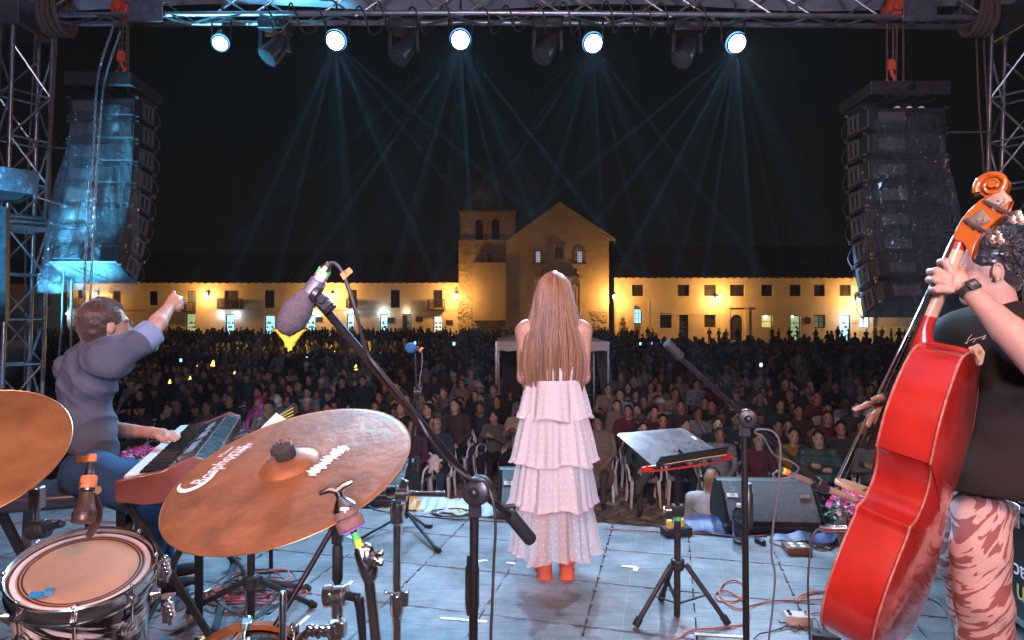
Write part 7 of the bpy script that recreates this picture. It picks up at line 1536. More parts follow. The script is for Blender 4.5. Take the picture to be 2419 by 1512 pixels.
# ------------------------------------------------------------------ floor monitors, bottle, boxes, case, flowers
mat('grille_grey', (.11, .11, .112), .38, .5, noise=(160, .75), bump=(300, 1.0, .006))  # speckled colour noise stands for glints on the grille mesh
def wedge(label, c, yaw, w=.68, h=.315, dpt=.46, badge=True):
    t = thing('floor_monitor', label, 'stage monitor', c); Fw = np.stack([np.array([math.cos(yaw), math.sin(yaw), 0]), np.array([-math.sin(yaw), math.cos(yaw), 0]), ZZ], 1); c = np.array(c, float)
    def q(x, y, z): return c+Fw@np.array([x, y, z])
    prof = [(0, .005), (0, .055), (.02, .065), (.245, h-.01), (.27, h), (.33, h), (dpt, .12), (dpt, .005)]; B = MB(); B.prism([q(-w/2, y, z) for y, z in prof], Fw[:, 0]*w); B.build('cabinet', 'speaker_black', t, smooth=None, bevel=.008)
    g0 = np.array([.030, .078]); g1 = np.array([.238, h-.018]); n2 = unit(np.array([-(g1-g0)[1], (g1-g0)[0]])); B = MB(); rows = []
    for k_ in range(9):
        s_ = k_/8; p = g0+(g1-g0)*s_+n2*(.012+.010*math.sin(s_*PI)); rows.append([q(x, p[0], p[1]) for x in np.linspace(-w/2+.035, w/2-.035, 20)])
    B.grid(rows); B.build('grille', 'grille_grey', t)
    for sx in (-1, 1): B = MB(); B.tube([q(sx*(w/2-.012), g0[0]+n2[0]*.014, g0[1]+n2[1]*.014), q(sx*(w/2-.012), g1[0]+n2[0]*.014, g1[1]+n2[1]*.014)], .010, 8); B.build('side_rail', 'black_metal', t)
    if badge:
        for x, s_, tx, ww in ((-w/2+.085, .62, 'dB', .075), (w/2-.10, .62, 'DVX', .07)):
            p = g0+(g1-g0)*s_+n2*.024; xa = Fw[:, 0]; za = Fw@np.array([0, *unit(g1-g0)]); na = Fw@np.array([0, *n2]); B = MB(); cc_ = q(x, *p); B.box(cc_, (ww, .030 if tx == 'dB' else .04, .004), np.stack([xa, za, na], 1)); bd = B.build('badge', 'handle_grey' if tx != 'dB' else 'white_print', t, smooth=None)
            V, Fc = text_mesh(tx, .034, .0004); B = MB(); B.add(cc_+na*.003+V[:, :1]*xa+V[:, 1:2]*za, Fc); B.build('badge_text', 'white_print' if tx != 'dB' else 'dark_feature', bd, smooth=None)
    return t
def fc(px, py): return np.array(FL(px, py))
wedge('wide black floor monitor with two badges behind the water bottle', (fc(1716, 1262)+fc(1951, 1268))/2, math.atan2(*(fc(1951, 1268)-fc(1716, 1262))[[1, 0]]), w=.68)
wedge('black floor monitor mostly hidden behind the singer\'s dress', (fc(1172, 1227)+fc(1385, 1230))/2, -.05, w=.66)
wedge('floor monitor at the stage lip behind the right tip of the big cymbal', fc(858, 1196), -.15, w=.66, badge=False)
bt = thing('water_bottle', 'clear plastic water bottle with pale cap standing before the wide monitor', 'bottle', FL(1745, 1282)); c = np.array(FL(1745, 1282)); pl = mat('clear_plastic', (.95, .97, 1), .06, trans=1, ior=1.25)
B = MB(); pf = [(.005, .002), (.034, .0), (.040, .008), (.042, .03)]+[(.041+.0012*(k_ % 2), .04+.012*k_) for k_ in range(12)]+[(.042, .185), (.038, .205), (.026, .222), (.0155, .232), (.014, .24)]; B.lathe(pf, c, (0, 0, 1), 32, cap=False); B.build('bottle_body', 'clear_plastic', bt); B = MB(); B.lathe([(.0165, .236), (.0175, .238), (.0175, .256), (.015, .258), (0, .258)], c, (0, 0, 1), 20); B.build('cap', mat('cap_pink', (.75, .6, .6), .4), bt); B = MB(); B.lathe([(0, .006), (.037, .006), (.040, .03), (.040, .165), (0, .165)], c, (0, 0, 1), 28); B.build('water', mat('water', (.9, .97, 1), .02, trans=1, ior=1.33), bt)
def box_thing(name, label, cat, c, size, a, m, extras=()):
    t = thing(name, label, cat, c); Fm = rotz(a); c = np.array(c, float); B = MB(); B.box(c+(0, 0, size[2]/2+.001), size, Fm); B.build('housing', m, t, bevel=.004)
    for nm, mt, pts, r_, h_ in extras:
        for (x, y) in pts: B = MB(); B.lathe([(r_, 0), (r_, h_*.8), (r_*.85, h_), (0, h_)], c+Fm@np.array([x, y, size[2]]), (0, 0, 1), 12); B.build(nm, mt, t)
    return t
mat('di_brown', (.22, .11, .08), .4, .4); box_thing('outlet_box', 'low metal box with four white outlets on the floor before the wide monitor', 'outlet box', (fc(1854, 1300)+fc(1908, 1308))/2, (.15, .12, .045), -.08, 'di_brown', [('outlet', 'white_plastic', ((-.03, -.022), (.03, -.022), (-.03, .022), (.03, .022)), .017, .004)])
box_thing('effects_pedal', 'small cream effects pedal among black cables near the bass', 'pedal', fc(1884, 1472), (.12, .07, .045), -.15, mat('cream_paint', (.65, .52, .45), .4), [('footswitch', 'chrome', ((.035, 0),), .008, .014), ('knob', 'black_plastic', ((-.04, .015), (-.04, -.015)), .008, .01)])
box_thing('effects_pedal', 'black effects pedal with an orange knob at the bottom edge by the bass', 'pedal', fc(1948, 1520), (.12, .08, .05), -.3, 'black_plastic', [('knob', 'orange_tape', ((.04, 0),), .014, .02), ('footswitch', 'chrome', ((-.03, 0),), .008, .014)])
box_thing('power_strip', 'dark power strip with a yellow plug behind the music stand pole', 'power strip', fc(1597, 1262), (.20, .09, .05), .25, 'scuffed_black', [('yellow_plug', mat('plug_yellow', (.75, .5, .08), .5), ((-.05, 0), (.04, .01)), .026, .05)])
box_thing('audio_adapter', 'tiny black adapter on the floor left of the outlet box', 'adapter', fc(1795, 1285), (.035, .07, .03), .4, 'black_plastic')
def floor_cable(label, pts, m='cable_black', r_=.0042, crop=None, group=None, z=.006):
    if crop: x0, y0, s_ = crop; pts = [((x0+x/s_)/1.694, (y0+y/s_)/1.694) for x, y in pts]
    P_ = [np.array(FL(x, y))+(0, 0, z+.004*(k_ % 2)) for k_, (x, y) in enumerate(pts)]; B = MB(); B.tube(spline(P_, 7), r_, 6); o = B.build('floor_cable', m); tag(o, label, 'cable', group); return o
c8 = (2700, 1950, 2.475)
floor_cable('orange cable curving along the bottom past the music stand foot', [(-60, 1560), (60, 1500), (110, 1452), (200, 1428), (400, 1405), (540, 1395), (640, 1375), (700, 1350), (735, 1300), (725, 1240), (700, 1190)], 'cable_orange', crop=c8)
floor_cable('orange cable with two loops on the floor left of the bass', [(1560, 1135), (1440, 1130), (1200, 1130), (1000, 1140), (840, 1160), (730, 1200), (660, 1212), (560, 1195), (480, 1130), (440, 1060), (480, 970), (580, 935), (660, 970), (680, 1060), (620, 1130), (520, 1145), (430, 1130), (395, 1085), (420, 1050), (500, 1040), (600, 1080), (680, 1150)], 'cable_orange', crop=c8)
floor_cable('short orange loop coming out beneath the bass', [(1550, 1050), (1440, 1052), (1350, 1065), (1260, 1100), (1220, 1140), (1225, 1100), (1300, 1060), (1400, 1045), (1500, 1050)], 'cable_orange', crop=c8)
floor_cable('orange-brown cable running along the stage lip under the monitor', [(-700, 420), (-400, 440), (60, 462), (300, 472), (580, 487), (760, 497), (960, 482), (1160, 492), (1330, 508)], 'cable_orange', crop=c8)
floor_cable('dark cable sagging from the power strip to the wide monitor', [(30, 300), (80, 190), (200, 250), (350, 370), (480, 440), (600, 475)], 'cable_black', crop=c8, z=.01)
for k_ in range(5): floor_cable('black loop in the coil of cable right of the outlet box', [(1450+115*math.cos(a)*(1+.08*k_), 555+(62+6*k_)*math.sin(a)-5*k_) for a in np.linspace(.3+k_, 6.3+k_, 14)], 'cable_grey' if k_ % 2 else 'cable_black', crop=c8, z=.006+.007*k_, group='coil loops right of the outlet box')
floor_cable('grey cable from the small adapter to the coil', [(940, 540), (950, 480), (1010, 465), (1100, 500), (1200, 560), (1350, 610), (1540, 625)], 'cable_grey', crop=c8)
floor_cable('thin cable between adapter and outlet box', [(960, 560), (1020, 590), (1095, 605)], 'cable_black', crop=c8)
for k_, pts in enumerate([[(780, 1512), (840, 1470), (950, 1440), (1100, 1390), (1180, 1330), (1300, 1320)], [(1040, 1420), (1100, 1400), (1200, 1400), (1300, 1430), (1340, 1500)], [(1090, 1380), (1150, 1330), (1220, 1340), (1230, 1420), (1180, 1440), (1110, 1380)], [(1330, 1300), (1400, 1330), (1430, 1400), (1440, 1450)], [(1030, 1330), (1060, 1360), (1160, 1350), (1330, 1370)], [(1320, 1270), (1400, 1262), (1480, 1262)]]):
    floor_cable(['long thin black cable from the bottom edge to the cream pedal', 'black cable arching below the cream pedal', 'small black loop in front of the cream pedal', 'thin black cable right of the cream pedal', 'thin black cable with a jack left of the cream pedal', 'orange cable end plugged into the cream pedal'][k_], pts, 'cable_orange' if k_ == 5 else 'cable_black', .0032, c8)
floor_cable('dark cable lying behind the far slim stand', [(880, 1205), (930, 1215), (1000, 1222), (1080, 1230), (1160, 1233), (1230, 1238)], 'cable_black')
for k_ in range(3): floor_cable('dark cable loop near the lip left of the singer', [(1060+44*math.cos(a)+6*k_, 1213+10*math.sin(a)+2*k_) for a in np.linspace(0, 6, 12)], 'cable_black', z=.006+.006*k_, group='cable loops near the lip')
floor_cable('thin red-brown cable across the floor under the bench', [(-20, 1255), (60, 1233), (160, 1230), (260, 1236), (340, 1243)], 'cable_red', .005)
floor_cable('thin cable across the floor left of the black grip stand', [(640, 1250), (700, 1240), (760, 1230), (820, 1200)], 'cable_black')
for k_ in range(5): floor_cable('white braided loop at the foot of the double bass', [(2010+(52-7*k_)*math.cos(a), 1530+(34-3*k_)*math.sin(a)) for a in np.linspace(2.9, 6.6, 12)], 'white_plastic', .005, group='white cable loops under the bass')
floor_cable('silver braided cable curving between bass and trousers', [(2180, 1412), (2215, 1425), (2240, 1460), (2252, 1512), (2250, 1560)], 'dull_steel', .005)
# flight case at the right edge
fcase = thing('flight_case', 'black flight case with aluminium edges and large white figure at the right edge', 'flight case', (X(2500, 2.9), 2.9, 0)); A = np.array([X(2318, 3.28), 3.28, 0]); Bq = np.array([X(2560, 2.55), 2.55, 0]); ud = unit(Bq-A); nf_ = unit(np.array([ud[1], -ud[0], 0])); nf_ = nf_ if nf_[0] < 0 else -nf_; Lc = np.linalg.norm(Bq-A); hz_ = .60
B = MB(); B.prism([A+(0, 0, .06), Bq+(0, 0, .06), Bq+(0, 0, hz_), A+(0, 0, hz_)], -nf_*.6); B.build('case_body', mat('laminate_black', (.014, .014, .015), .35, noise=(80, .6)), fcase, smooth=None)
for z_ in (.075, hz_-.05, hz_+.0): B = MB(); B.bar(A+nf_*.004+(0, 0, z_), Bq+nf_*.004+(0, 0, z_), .03, .012, (0, 0, 1)) if False else B.prism([A+nf_*.008+(0, 0, z_-.014), Bq+nf_*.008+(0, 0, z_-.014), Bq+nf_*.008+(0, 0, z_+.014), A+nf_*.008+(0, 0, z_+.014)], -nf_*.006); B.build('edge_rail', 'aluminium', fcase, smooth=None)
B = MB(); B.prism([A+(0, 0, hz_+.02)+nf_*.0, Bq+(0, 0, hz_+.02), Bq+(0, 0, hz_+.10), A+(0, 0, hz_+.10)], -nf_*.6); B.build('lid', 'grille_grey', fcase, smooth=None, bevel=.008)
lk = A+ud*.30+nf_*.012+(0, 0, hz_-.035); B = MB(); B.box(lk, (.09, .012, .11), np.stack([ud, nf_, ZZ], 1)); B.cyl(lk+nf_*.006, lk+nf_*.014, .03, 18); B.bar(lk+nf_*.014-ud*.03, lk+nf_*.014+ud*.03, .012, .012); B.build('butterfly_latch', 'chrome', fcase, bevel=.004)
def case_text(txt, s_, z_, size, m, flip=True):
    V, Fc = text_mesh(txt, size, .0006); q_ = -1 if flip else 1; B = MB(); c = A+ud*s_+nf_*.004+(0, 0, z_); B.add(c+q_*V[:, :1]*ud+q_*V[:, 1:2]*ZZ+V[:, 2:3]*nf_, Fc); B.build('lettering', m, fcase, smooth=None)
case_text('8', .60, .26, .50, 'white_print'); case_text('ack', .30, .30, .11, 'white_print'); case_text('n', .335, .20, .15, 'yellow_print')
# flowers
mat('leaf_green', (.05, .12, .03), .6); mat('petal_pink', (.75, .06, .30), .6); mat('petal_magenta', (.62, .12, .52), .6); mat('petal_white', (.8, .6, .75), .6); mat('terracotta', (.25, .10, .06), .8)
def planter(label, c, w, n, seed):
    q = random.Random(seed); t = thing('flower_planter', label, 'flower planter', c); c = np.array(c, float); B = MB(); B.lathe([(w*.35, 0), (w*.45, .16), (w*.48, .16), (w*.48, .18), (w*.4, .18)], c, (0, 0, 1), 16); B.build('pot', 'terracotta', t)
    Bs = {k_: MB() for k_ in ('leaf_green', 'petal_pink', 'petal_magenta', 'petal_white')}
    for k_ in range(n):
        th = q.uniform(0, 2*PI); r_ = w*.62*math.sqrt(q.random()); p = c+np.array([r_*math.cos(th), r_*math.sin(th), .20+.20*math.sqrt(max(0, 1-(r_/(w*.66))**2))*q.uniform(.75, 1.05)]); m = q.choice(('petal_pink', 'petal_pink', 'petal_magenta', 'petal_white'))
        nrm = unit((q.gauss(0, .6), q.gauss(-.3, .6), 1)); Fm = frame(nrm, (q.random(), .3, .1))
        for a in range(5): th2 = a*2*PI/5; B = Bs[m]; B.add([p, p+Fm@np.array([.014*math.cos(th2-.5), .014*math.sin(th2-.5), .002]), p+Fm@np.array([.022*math.cos(th2), .022*math.sin(th2), .005]), p+Fm@np.array([.014*math.cos(th2+.5), .014*math.sin(th2+.5), .002])], [(0, 1, 2, 3)])
        for _ in range(3):
            p2 = p+np.array([q.gauss(0, .02), q.gauss(0, .02), -q.uniform(.02, .10)]); d = unit((q.gauss(0, 1), q.gauss(0, 1), .4)); s_ = unit(np.cross(d, (0, 0, 1)))*.009; Bs['leaf_green'].add([p2, p2+d*.016+s_, p2+d*.036, p2+d*.016-s_], [(0, 1, 2, 3)])
    for m, B in Bs.items():
        if B.n: o = B.build('leaves' if m == 'leaf_green' else 'blossoms', m, t, smooth=None, recalc=False); o['kind'] = 'stuff'
planter('pot of bright pink flowers behind the keyboard player\'s hand', S(*(np.array([X(335, 5.3), 5.3, 0])@np.stack([U, Vv], 1)), 0), .34, 260, 4)
planter('pot of pink and violet flowers behind the strings of the bass', (X(2030, 3.98), 3.98, 0), .30, 240, 5)
# sheet music beyond the big cymbal
t = thing('sheet_holder', 'tilted holder with a white sheet and yellow striped edge beyond the big cymbal', 'music stand', wp(640, 1060, 3.6)); a, b_, c_, d_ = wp(560, 1062, 3.4), wp(648, 1062, 3.75), wp(690, 955, 3.95), wp(694, 990, 3.95)
B = MB(); B.prism([wp(552, 1075, 3.5), wp(622, 1080, 3.5), wp(690, 1000, 3.8), wp(652, 975, 3.8)], (0, .004, -.004)); B.build('sheet', 'white_print', t, smooth=None)
B = MB(); B.prism([wp(648, 985, 3.85), wp(652, 1010, 3.85), wp(695, 990, 3.9), wp(695, 953, 3.9)], (0, .015, 0)); B.build('backboard', 'black_plastic', t, smooth=None)
B = MB()
for k_ in range(4): B.prism([wp(650, 986+6*k_, 3.84), wp(650, 988+6*k_, 3.84), wp(693, 964+8*k_, 3.89), wp(693, 962+8*k_, 3.89)], (0, .001, 0))
B.build('yellow_stripe', 'yellow_tape', t, smooth=None); B = MB(); B.tube([wp(640, 1040, 3.7), np.array([X(640, 3.7), 3.7, 0])], .012, 10); B.build('pole', 'black_metal', t)
# ------------------------------------------------------------------ the public
mat('garment', (.1, .1, .1), .85, objcol=True, noise=(7, .35)); mat('hair_public', (.02, .015, .012), .5, objcol=True)
for k_, c in enumerate(((.018, .02, .03), (.03, .045, .085), (.02, .018, .016), (.075, .065, .05))): mat('trousers_%d' % k_, c, .85, noise=(9, .3))
for k_, c in enumerate(((.36, .21, .145), (.28, .155, .10), (.46, .29, .21))): mat('public_skin_%d' % k_, c, .55)
mat('shoe_dark', (.03, .03, .035), .6)
def vv(*a): return np.array(a, float)
def face_prims(hc, tilt=0, yaw=0):
    Fm = rotz(yaw); q = lambda x, y, z: hc+Fm@vv(x, y, z)
    return [('e', hc, (.070, .088, .106), Fm, 0), ('e', q(0, -.03, -.055), (.056, .06, .055), Fm, 0), ('c', q(0, -.088, .0), q(0, -.108, -.028), .011, .017, 0, .012), ('c', q(0, .01, -.07), hc+vv(0, .02, -.16), .05, .055, 0),
            ('e', q(.078, .0, -.005), (.012, .02, .03), None, 0, .008), ('e', q(-.078, .0, -.005), (.012, .02, .03), None, 0, .008)]
def face_bits(B, hc, yaw=0, mi=4):
    Fm = rotz(yaw); q = lambda x, y, z: hc+Fm@vv(x, y, z)
    for s_ in (-1, 1): B.ell(q(s_*.030, -.086, .012), (.013, .006, .006), 8, 5, Fm, mi); B.ell(q(s_*.031, -.090, .030), (.018, .006, .0035), 8, 5, Fm, mi)
    B.ell(q(0, -.094, -.058), (.022, .006, .005), 8, 5, Fm, 5)
def seated(pose, h=.022):
    """faces -y, seat at .44 m"""
    hc = vv(0, -.03, 1.245); yaw = {2: .35, 4: -.4, 6: .2}.get(pose, 0.0)
    pr = face_prims(hc, 0, yaw)+[('e', vv(0, .0, .93), (.175, .115, .20), None, 1), ('e', vv(0, .03, .68), (.165, .13, .18), None, 1), ('c', vv(-.13, 0, 1.05), vv(.13, 0, 1.05), .068, .068, 1), ('e', vv(0, .02, .52), (.175, .15, .10), None, 2)]
    kx = .11 if pose % 3 else .16
    for s_ in (-1, 1):
        if pose == 3 and s_ > 0: pr += [('c', vv(.09, 0, .52), vv(-.02, -.42, .62), .085, .065, 2), ('c', vv(-.02, -.42, .62), vv(-.20, -.50, .34), .060, .045, 2), ('c', vv(-.20, -.50, .32), vv(-.24, -.60, .30), .04, .034, 3)]
        else: pr += [('c', vv(s_*.09, 0, .52), vv(s_*kx, -.43, .50), .088, .066, 2), ('c', vv(s_*kx, -.43, .50), vv(s_*(kx-.02), -.42-.05*(pose % 2), .10), .062, .044, 2), ('c', vv(s_*(kx-.02), -.42-.05*(pose % 2), .05), vv(s_*kx, -.58, .035), .045, .034, 3)]
        sh = vv(s_*.195, .0, 1.04)
        if pose in (0, 3, 5): e_, w_ = vv(s_*.24, -.06, .78), vv(s_*.09, -.26, .62)
        elif pose == 1: e_, w_ = vv(s_*.26, -.10, .80), vv(s_*-.06, -.20, .86+.03*s_)
        elif pose == 2: e_, w_ = (vv(.20, -.20, .82), vv(.05, -.16, 1.10)) if s_ > 0 else (vv(-.24, -.06, .78), vv(.05, -.26, .72))
        elif pose == 4: e_, w_ = vv(s_*.25, -.08, .80), vv(s_*.04, -.30, .93)
        elif pose == 6: e_, w_ = vv(s_*.27, -.12, .85), vv(s_*.10, -.26, 1.20)
        else: e_, w_ = vv(s_*.26, -.04, .80), vv(s_*.16, -.32, .60)
        pr += [('c', sh, e_, .060, .050, 1), ('c', e_, w_*.85+e_*.15, .049, .038, 1), ('c', w_*.9+e_*.1, w_, .034, .034, 0), ('e', w_+unit(w_-e_)*.05, (.036, .036, .045), None, 0)]
    b = Body(); b.surf(pr, h, .028); face_bits(b, hc, yaw); return b, hc, yaw
def standing(pose, h=.026):
    hc = vv(0, -.02, 1.62); yaw = {1: .4, 2: -.5}.get(pose, 0.0)
    pr = face_prims(hc, 0, yaw)+[('e', vv(0, 0, 1.28), (.18, .12, .22), None, 1), ('e', vv(0, .0, 1.03), (.165, .125, .18), None, 1), ('c', vv(-.13, 0, 1.42), vv(.13, 0, 1.42), .07, .07, 1)]
    for s_ in (-1, 1):
        pr += [('c', vv(s_*.085, 0, .92), vv(s_*.10, -.02, .48), .10, .07, 2), ('c', vv(s_*.10, -.02, .48), vv(s_*.11, .02, .08), .068, .05, 2), ('c', vv(s_*.11, .02, .05), vv(s_*.12, -.12, .035), .048, .036, 3)]
        sh = vv(s_*.20, 0, 1.41)
        e_, w_ = (vv(s_*.25, .02, 1.14), vv(s_*.22, -.08, .90)) if pose == 0 else (vv(s_*.26, -.06, 1.16), vv(s_*-.08, -.20, 1.18)) if pose == 1 else (vv(s_*.27, -.10, 1.25), vv(s_*.09, -.26, 1.60)) if pose == 2 and s_ > 0 else (vv(s_*.25, -.02, 1.14), vv(s_*.12, -.20, 1.0))
        pr += [('c', sh, e_, .062, .052, 1), ('c', e_, w_, .05, .038, 1), ('e', w_+unit(w_-e_)*.05, (.036, .036, .045), None, 0)]
    b = Body(); b.surf(pr, h, .03); face_bits(b, hc, yaw); return b, hc, yaw
BODM = ['public_skin_0', 'garment', 'trousers_0', 'shoe_dark', 'dark_feature', 'lips']
def setm(me, ms):
    for m in ms: me.materials.append(MATS[m])
    return me
seat_me = []; stand_me = []
for p_ in range(7): b, hc, yw = seated(p_); seat_me.append((setm(b.mesh('person', smooth=180), BODM), hc, yw))
for p_ in range(3): b, hc, yw = standing(p_); stand_me.append((setm(b.mesh('person', smooth=180), BODM), hc, yw))
def hair_prims(style, hc, yaw):
    Fm = rotz(yaw); q = lambda x, y, z: hc+Fm@vv(x, y, z); pr = [('e', q(0, .026, .043), (.080, .085, .084), Fm, 0)]
    if style == 'short': pr.append(('e', q(0, .045, -.02), (.074, .058, .07), Fm, 0))
    if style == 'long': pr += [('c', q(-.075, .04, 0), q(-.092, -.01, -.26), .024, .022, 0), ('c', q(.075, .04, 0), q(.092, -.01, -.26), .024, .022, 0), ('e', q(0, .06, -.10), (.10, .05, .16), Fm, 0)]
    if style == 'bob': pr += [('c', q(-.074, .035, .02), q(-.080, .02, -.10), .024, .022, 0), ('c', q(.074, .035, .02), q(.080, .02, -.10), .024, .022, 0), ('e', q(0, .05, -.04), (.09, .05, .09), Fm, 0)]
    if style == 'bun': pr += [('e', q(0, .05, .12), (.04, .04, .038), Fm, 0), ('e', q(0, .045, -.02), (.074, .056, .06), Fm, 0)]
    if style == 'cap': pr = [('e', q(0, .0, .05), (.088, .10, .075), Fm, 0), ('e', q(0, -.105, .045), (.065, .055, .010), Fm, 0)]
    if style == 'beanie': pr = [('e', q(0, .01, .055), (.090, .102, .085), Fm, 0), ('c', q(0, .02, .10), q(0, .02, .14), .04, .02, 0)]
    if style == 'hat': pr = [('e', q(0, .0, .075), (.085, .095, .07), Fm, 0), ('e', q(0, .0, .05), (.155, .165, .014), Fm, 0)]
    if style == 'hood': pr = [('e', q(0, .035, .02), (.105, .10, .125), Fm, 0), ('c', q(-.08, .02, -.05), q(-.05, -.02, -.14), .04, .05, 0), ('c', q(.08, .02, -.05), q(.05, -.02, -.14), .04, .05, 0)]
    return pr
STY = ['short', 'long', 'bob', 'bun', 'cap', 'beanie', 'hat', 'hood']; hair_me = {}
def hair_mesh(style, key, hc, yaw):
    if (style, key) not in hair_me:
        b = Body(); b.surf(hair_prims(style, hc, yaw), .018, .02, (lambda G: .006*vnoise(G, 40, 1)) if style in ('short', 'long', 'bob', 'bun') else None); me = b.mesh('hair' if style in ('short', 'long', 'bob', 'bun') else 'headwear', smooth=180); me.materials.append(MATS['hair_public']); hair_me[(style, key)] = me
    return hair_me[(style, key)]
COLS = {'black': (.012, .012, .013), 'dark navy': (.02, .028, .055), 'charcoal': (.035, .035, .038), 'dark green': (.022, .045, .03), 'maroon': (.10, .012, .02), 'grey': (.12, .12, .125), 'dark brown': (.05, .03, .02), 'beige': (.24, .19, .14),
        'pale blue': (.22, .28, .36), 'white': (.45, .44, .44), 'plum': (.07, .02, .05), 'olive': (.07, .065, .03), 'teal': (.015, .06, .07), 'mustard': (.25, .14, .02)}
CW = ['black']*7+['dark navy']*4+['charcoal']*5+['dark green']*2+['maroon']*2+['grey']*3+['dark brown']*3+['beige']*2+['pale blue']*2+['white']*2+['plum']+['olive']*2+['teal']
HC = {'black': (.010, .008, .008), 'dark brown': (.03, .017, .012), 'brown': (.07, .04, .025), 'grey': (.25, .24, .23), 'blond': (.30, .20, .10)}
GAR = {'short': ['jacket', 'sweater', 'shirt'], 'long': ['sweater', 'jacket', 'coat'], 'bob': ['sweater', 'coat', 'jacket'], 'bun': ['sweater', 'jacket'], 'cap': ['jacket', 'shirt'], 'beanie': ['coat', 'jacket'], 'hat': ['jacket', 'coat', 'poncho'], 'hood': ['hooded jacket']}
SD = {'short': 'short {h} hair', 'long': 'long {h} hair', 'bob': 'chin-length {h} hair', 'bun': '{h} hair in a bun', 'cap': 'a {h} cap', 'beanie': 'a {h} woollen hat', 'hat': 'a wide {h} hat', 'hood': 'the hood up'}
q = random.Random(77); npeople = 0; occupied = []; people = []
def person(x, y, kind, pose, style, col, hcol, skin, tr, label, rot=0, scale=1.0, group='seated public'):
    global npeople
    me, hc, yw = (seat_me if kind == 'sit' else stand_me)[pose]
    o = bpy.data.objects.new('person', me); COL.objects.link(o); o.location = (x, y, GZ); o.rotation_euler = (q.uniform(-.07, .05), q.uniform(-.05, .05), rot); o.scale = (scale*q.uniform(.95, 1.05), scale, scale); o.color = (*COLS[col], 1) if isinstance(col, str) else (*col, 1)
    for si, m in ((0, 'public_skin_%d' % skin), (2, 'trousers_%d' % tr)): o.material_slots[si].link = 'OBJECT'; o.material_slots[si].material = MATS[m]
    tag(o, label, 'person', group)
    if style != 'bald':
        h = bpy.data.objects.new('hair' if style in ('short', 'long', 'bob', 'bun') else 'headwear', hair_mesh(style, (kind, yw), hc, yw)); COL.objects.link(h); h.parent = o
        c = HC[hcol] if style in ('short', 'long', 'bob', 'bun') else (COLS[col] if style == 'hood' and isinstance(col, str) else COLS.get(hcol, HC.get(hcol, (.02, .02, .02)))); h.color = (*c, 1)
    npeople += 1; occupied.append((x, y)); return o
# white monobloc chair
def chair_meshes():
    out = {}
    B = MB(); rows = [[(x*.215*(1-.05*(y_ > .3)), y_-.20, .435+.012*abs(x)**3-.008*(1-abs(x))) for x in np.linspace(-1, 1, 9)] for y_ in np.linspace(0, .42, 6)]; B.grid(rows); B.grid([[ (a, b_, c-.02) for a, b_, c in r_] for r_ in rows]); out['seat'] = B.mesh('seat', smooth=60)
    B = MB()
    arc = [(-.22, .20, .44), (-.225, .235, .62), (-.19, .262, .76), (-.10, .272, .81), (0, .275, .82), (.10, .272, .81), (.19, .262, .76), (.225, .235, .62), (.22, .20, .44)]; B.tube(spline(arc, 5), .019, 6); out['back_frame'] = B.mesh('back_frame')
    B = MB(); B.bar((-.055*3, .225, .45), (-.055*2.6, .262, .77), .030, .008, (0, 1, 0)); out['slat'] = B.mesh('slat', smooth=None)
    B = MB(); B.tube(spline([(-.23, .22, .62), (-.265, .08, .655), (-.265, -.10, .64), (-.25, -.16, .56), (-.24, -.17, .44)], 5), .017, 6); out['armrest'] = B.mesh('armrest')
    B = MB(); B.prism([(-.235, -.19, .44), (-.175, -.19, .44), (-.215, -.235, 0), (-.245, -.235, 0)], (0, .022, 0)); B.prism([(-.235, -.19, .44), (-.235, -.13, .44), (-.245, -.20, 0), (-.245, -.235, 0)], (.012, 0, 0)); out['leg'] = B.mesh('leg', smooth=None)
    for me in out.values(): me.materials.append(MATS['white_plastic'])
    return out
CM = chair_meshes()
def chair(x, y, rot, label, group='white plastic chairs'):
    t = thing('plastic_chair', label, 'chair', (x, y, GZ), group); t.rotation_euler = (0, 0, rot)
    def add(nm, sx=1, sy=1, dx=0, dy=0):
        o = bpy.data.objects.new(nm, CM[nm]); COL.objects.link(o); o.parent = t; o.scale = (sx, sy, 1); o.location = (dx, dy, 0)
    add('seat'); add('back_frame')
    for k_ in range(6): add('slat', 1, 1, .064*k_)
    for s_ in (1, -1): add('armrest', s_); add('leg', s_, 1); add('leg', s_, -1, 0, .0)
    return t
def at_head(px, py, z=-.255, sc_=1.0): Z = (CAMH-z)*F/(py-CY); return X(px, Z), Z
def near(x, y, d=.48): return any((x-a)**2+(y-b_)**2 < d*d for a, b_ in occupied)
def in_tent(x, y): return x0t-.35 < x < x1t+.35 and 15.3 < y < 18.9
x0t, x1t = X(1172, 16), X(1436, 16)
FR = -YAW
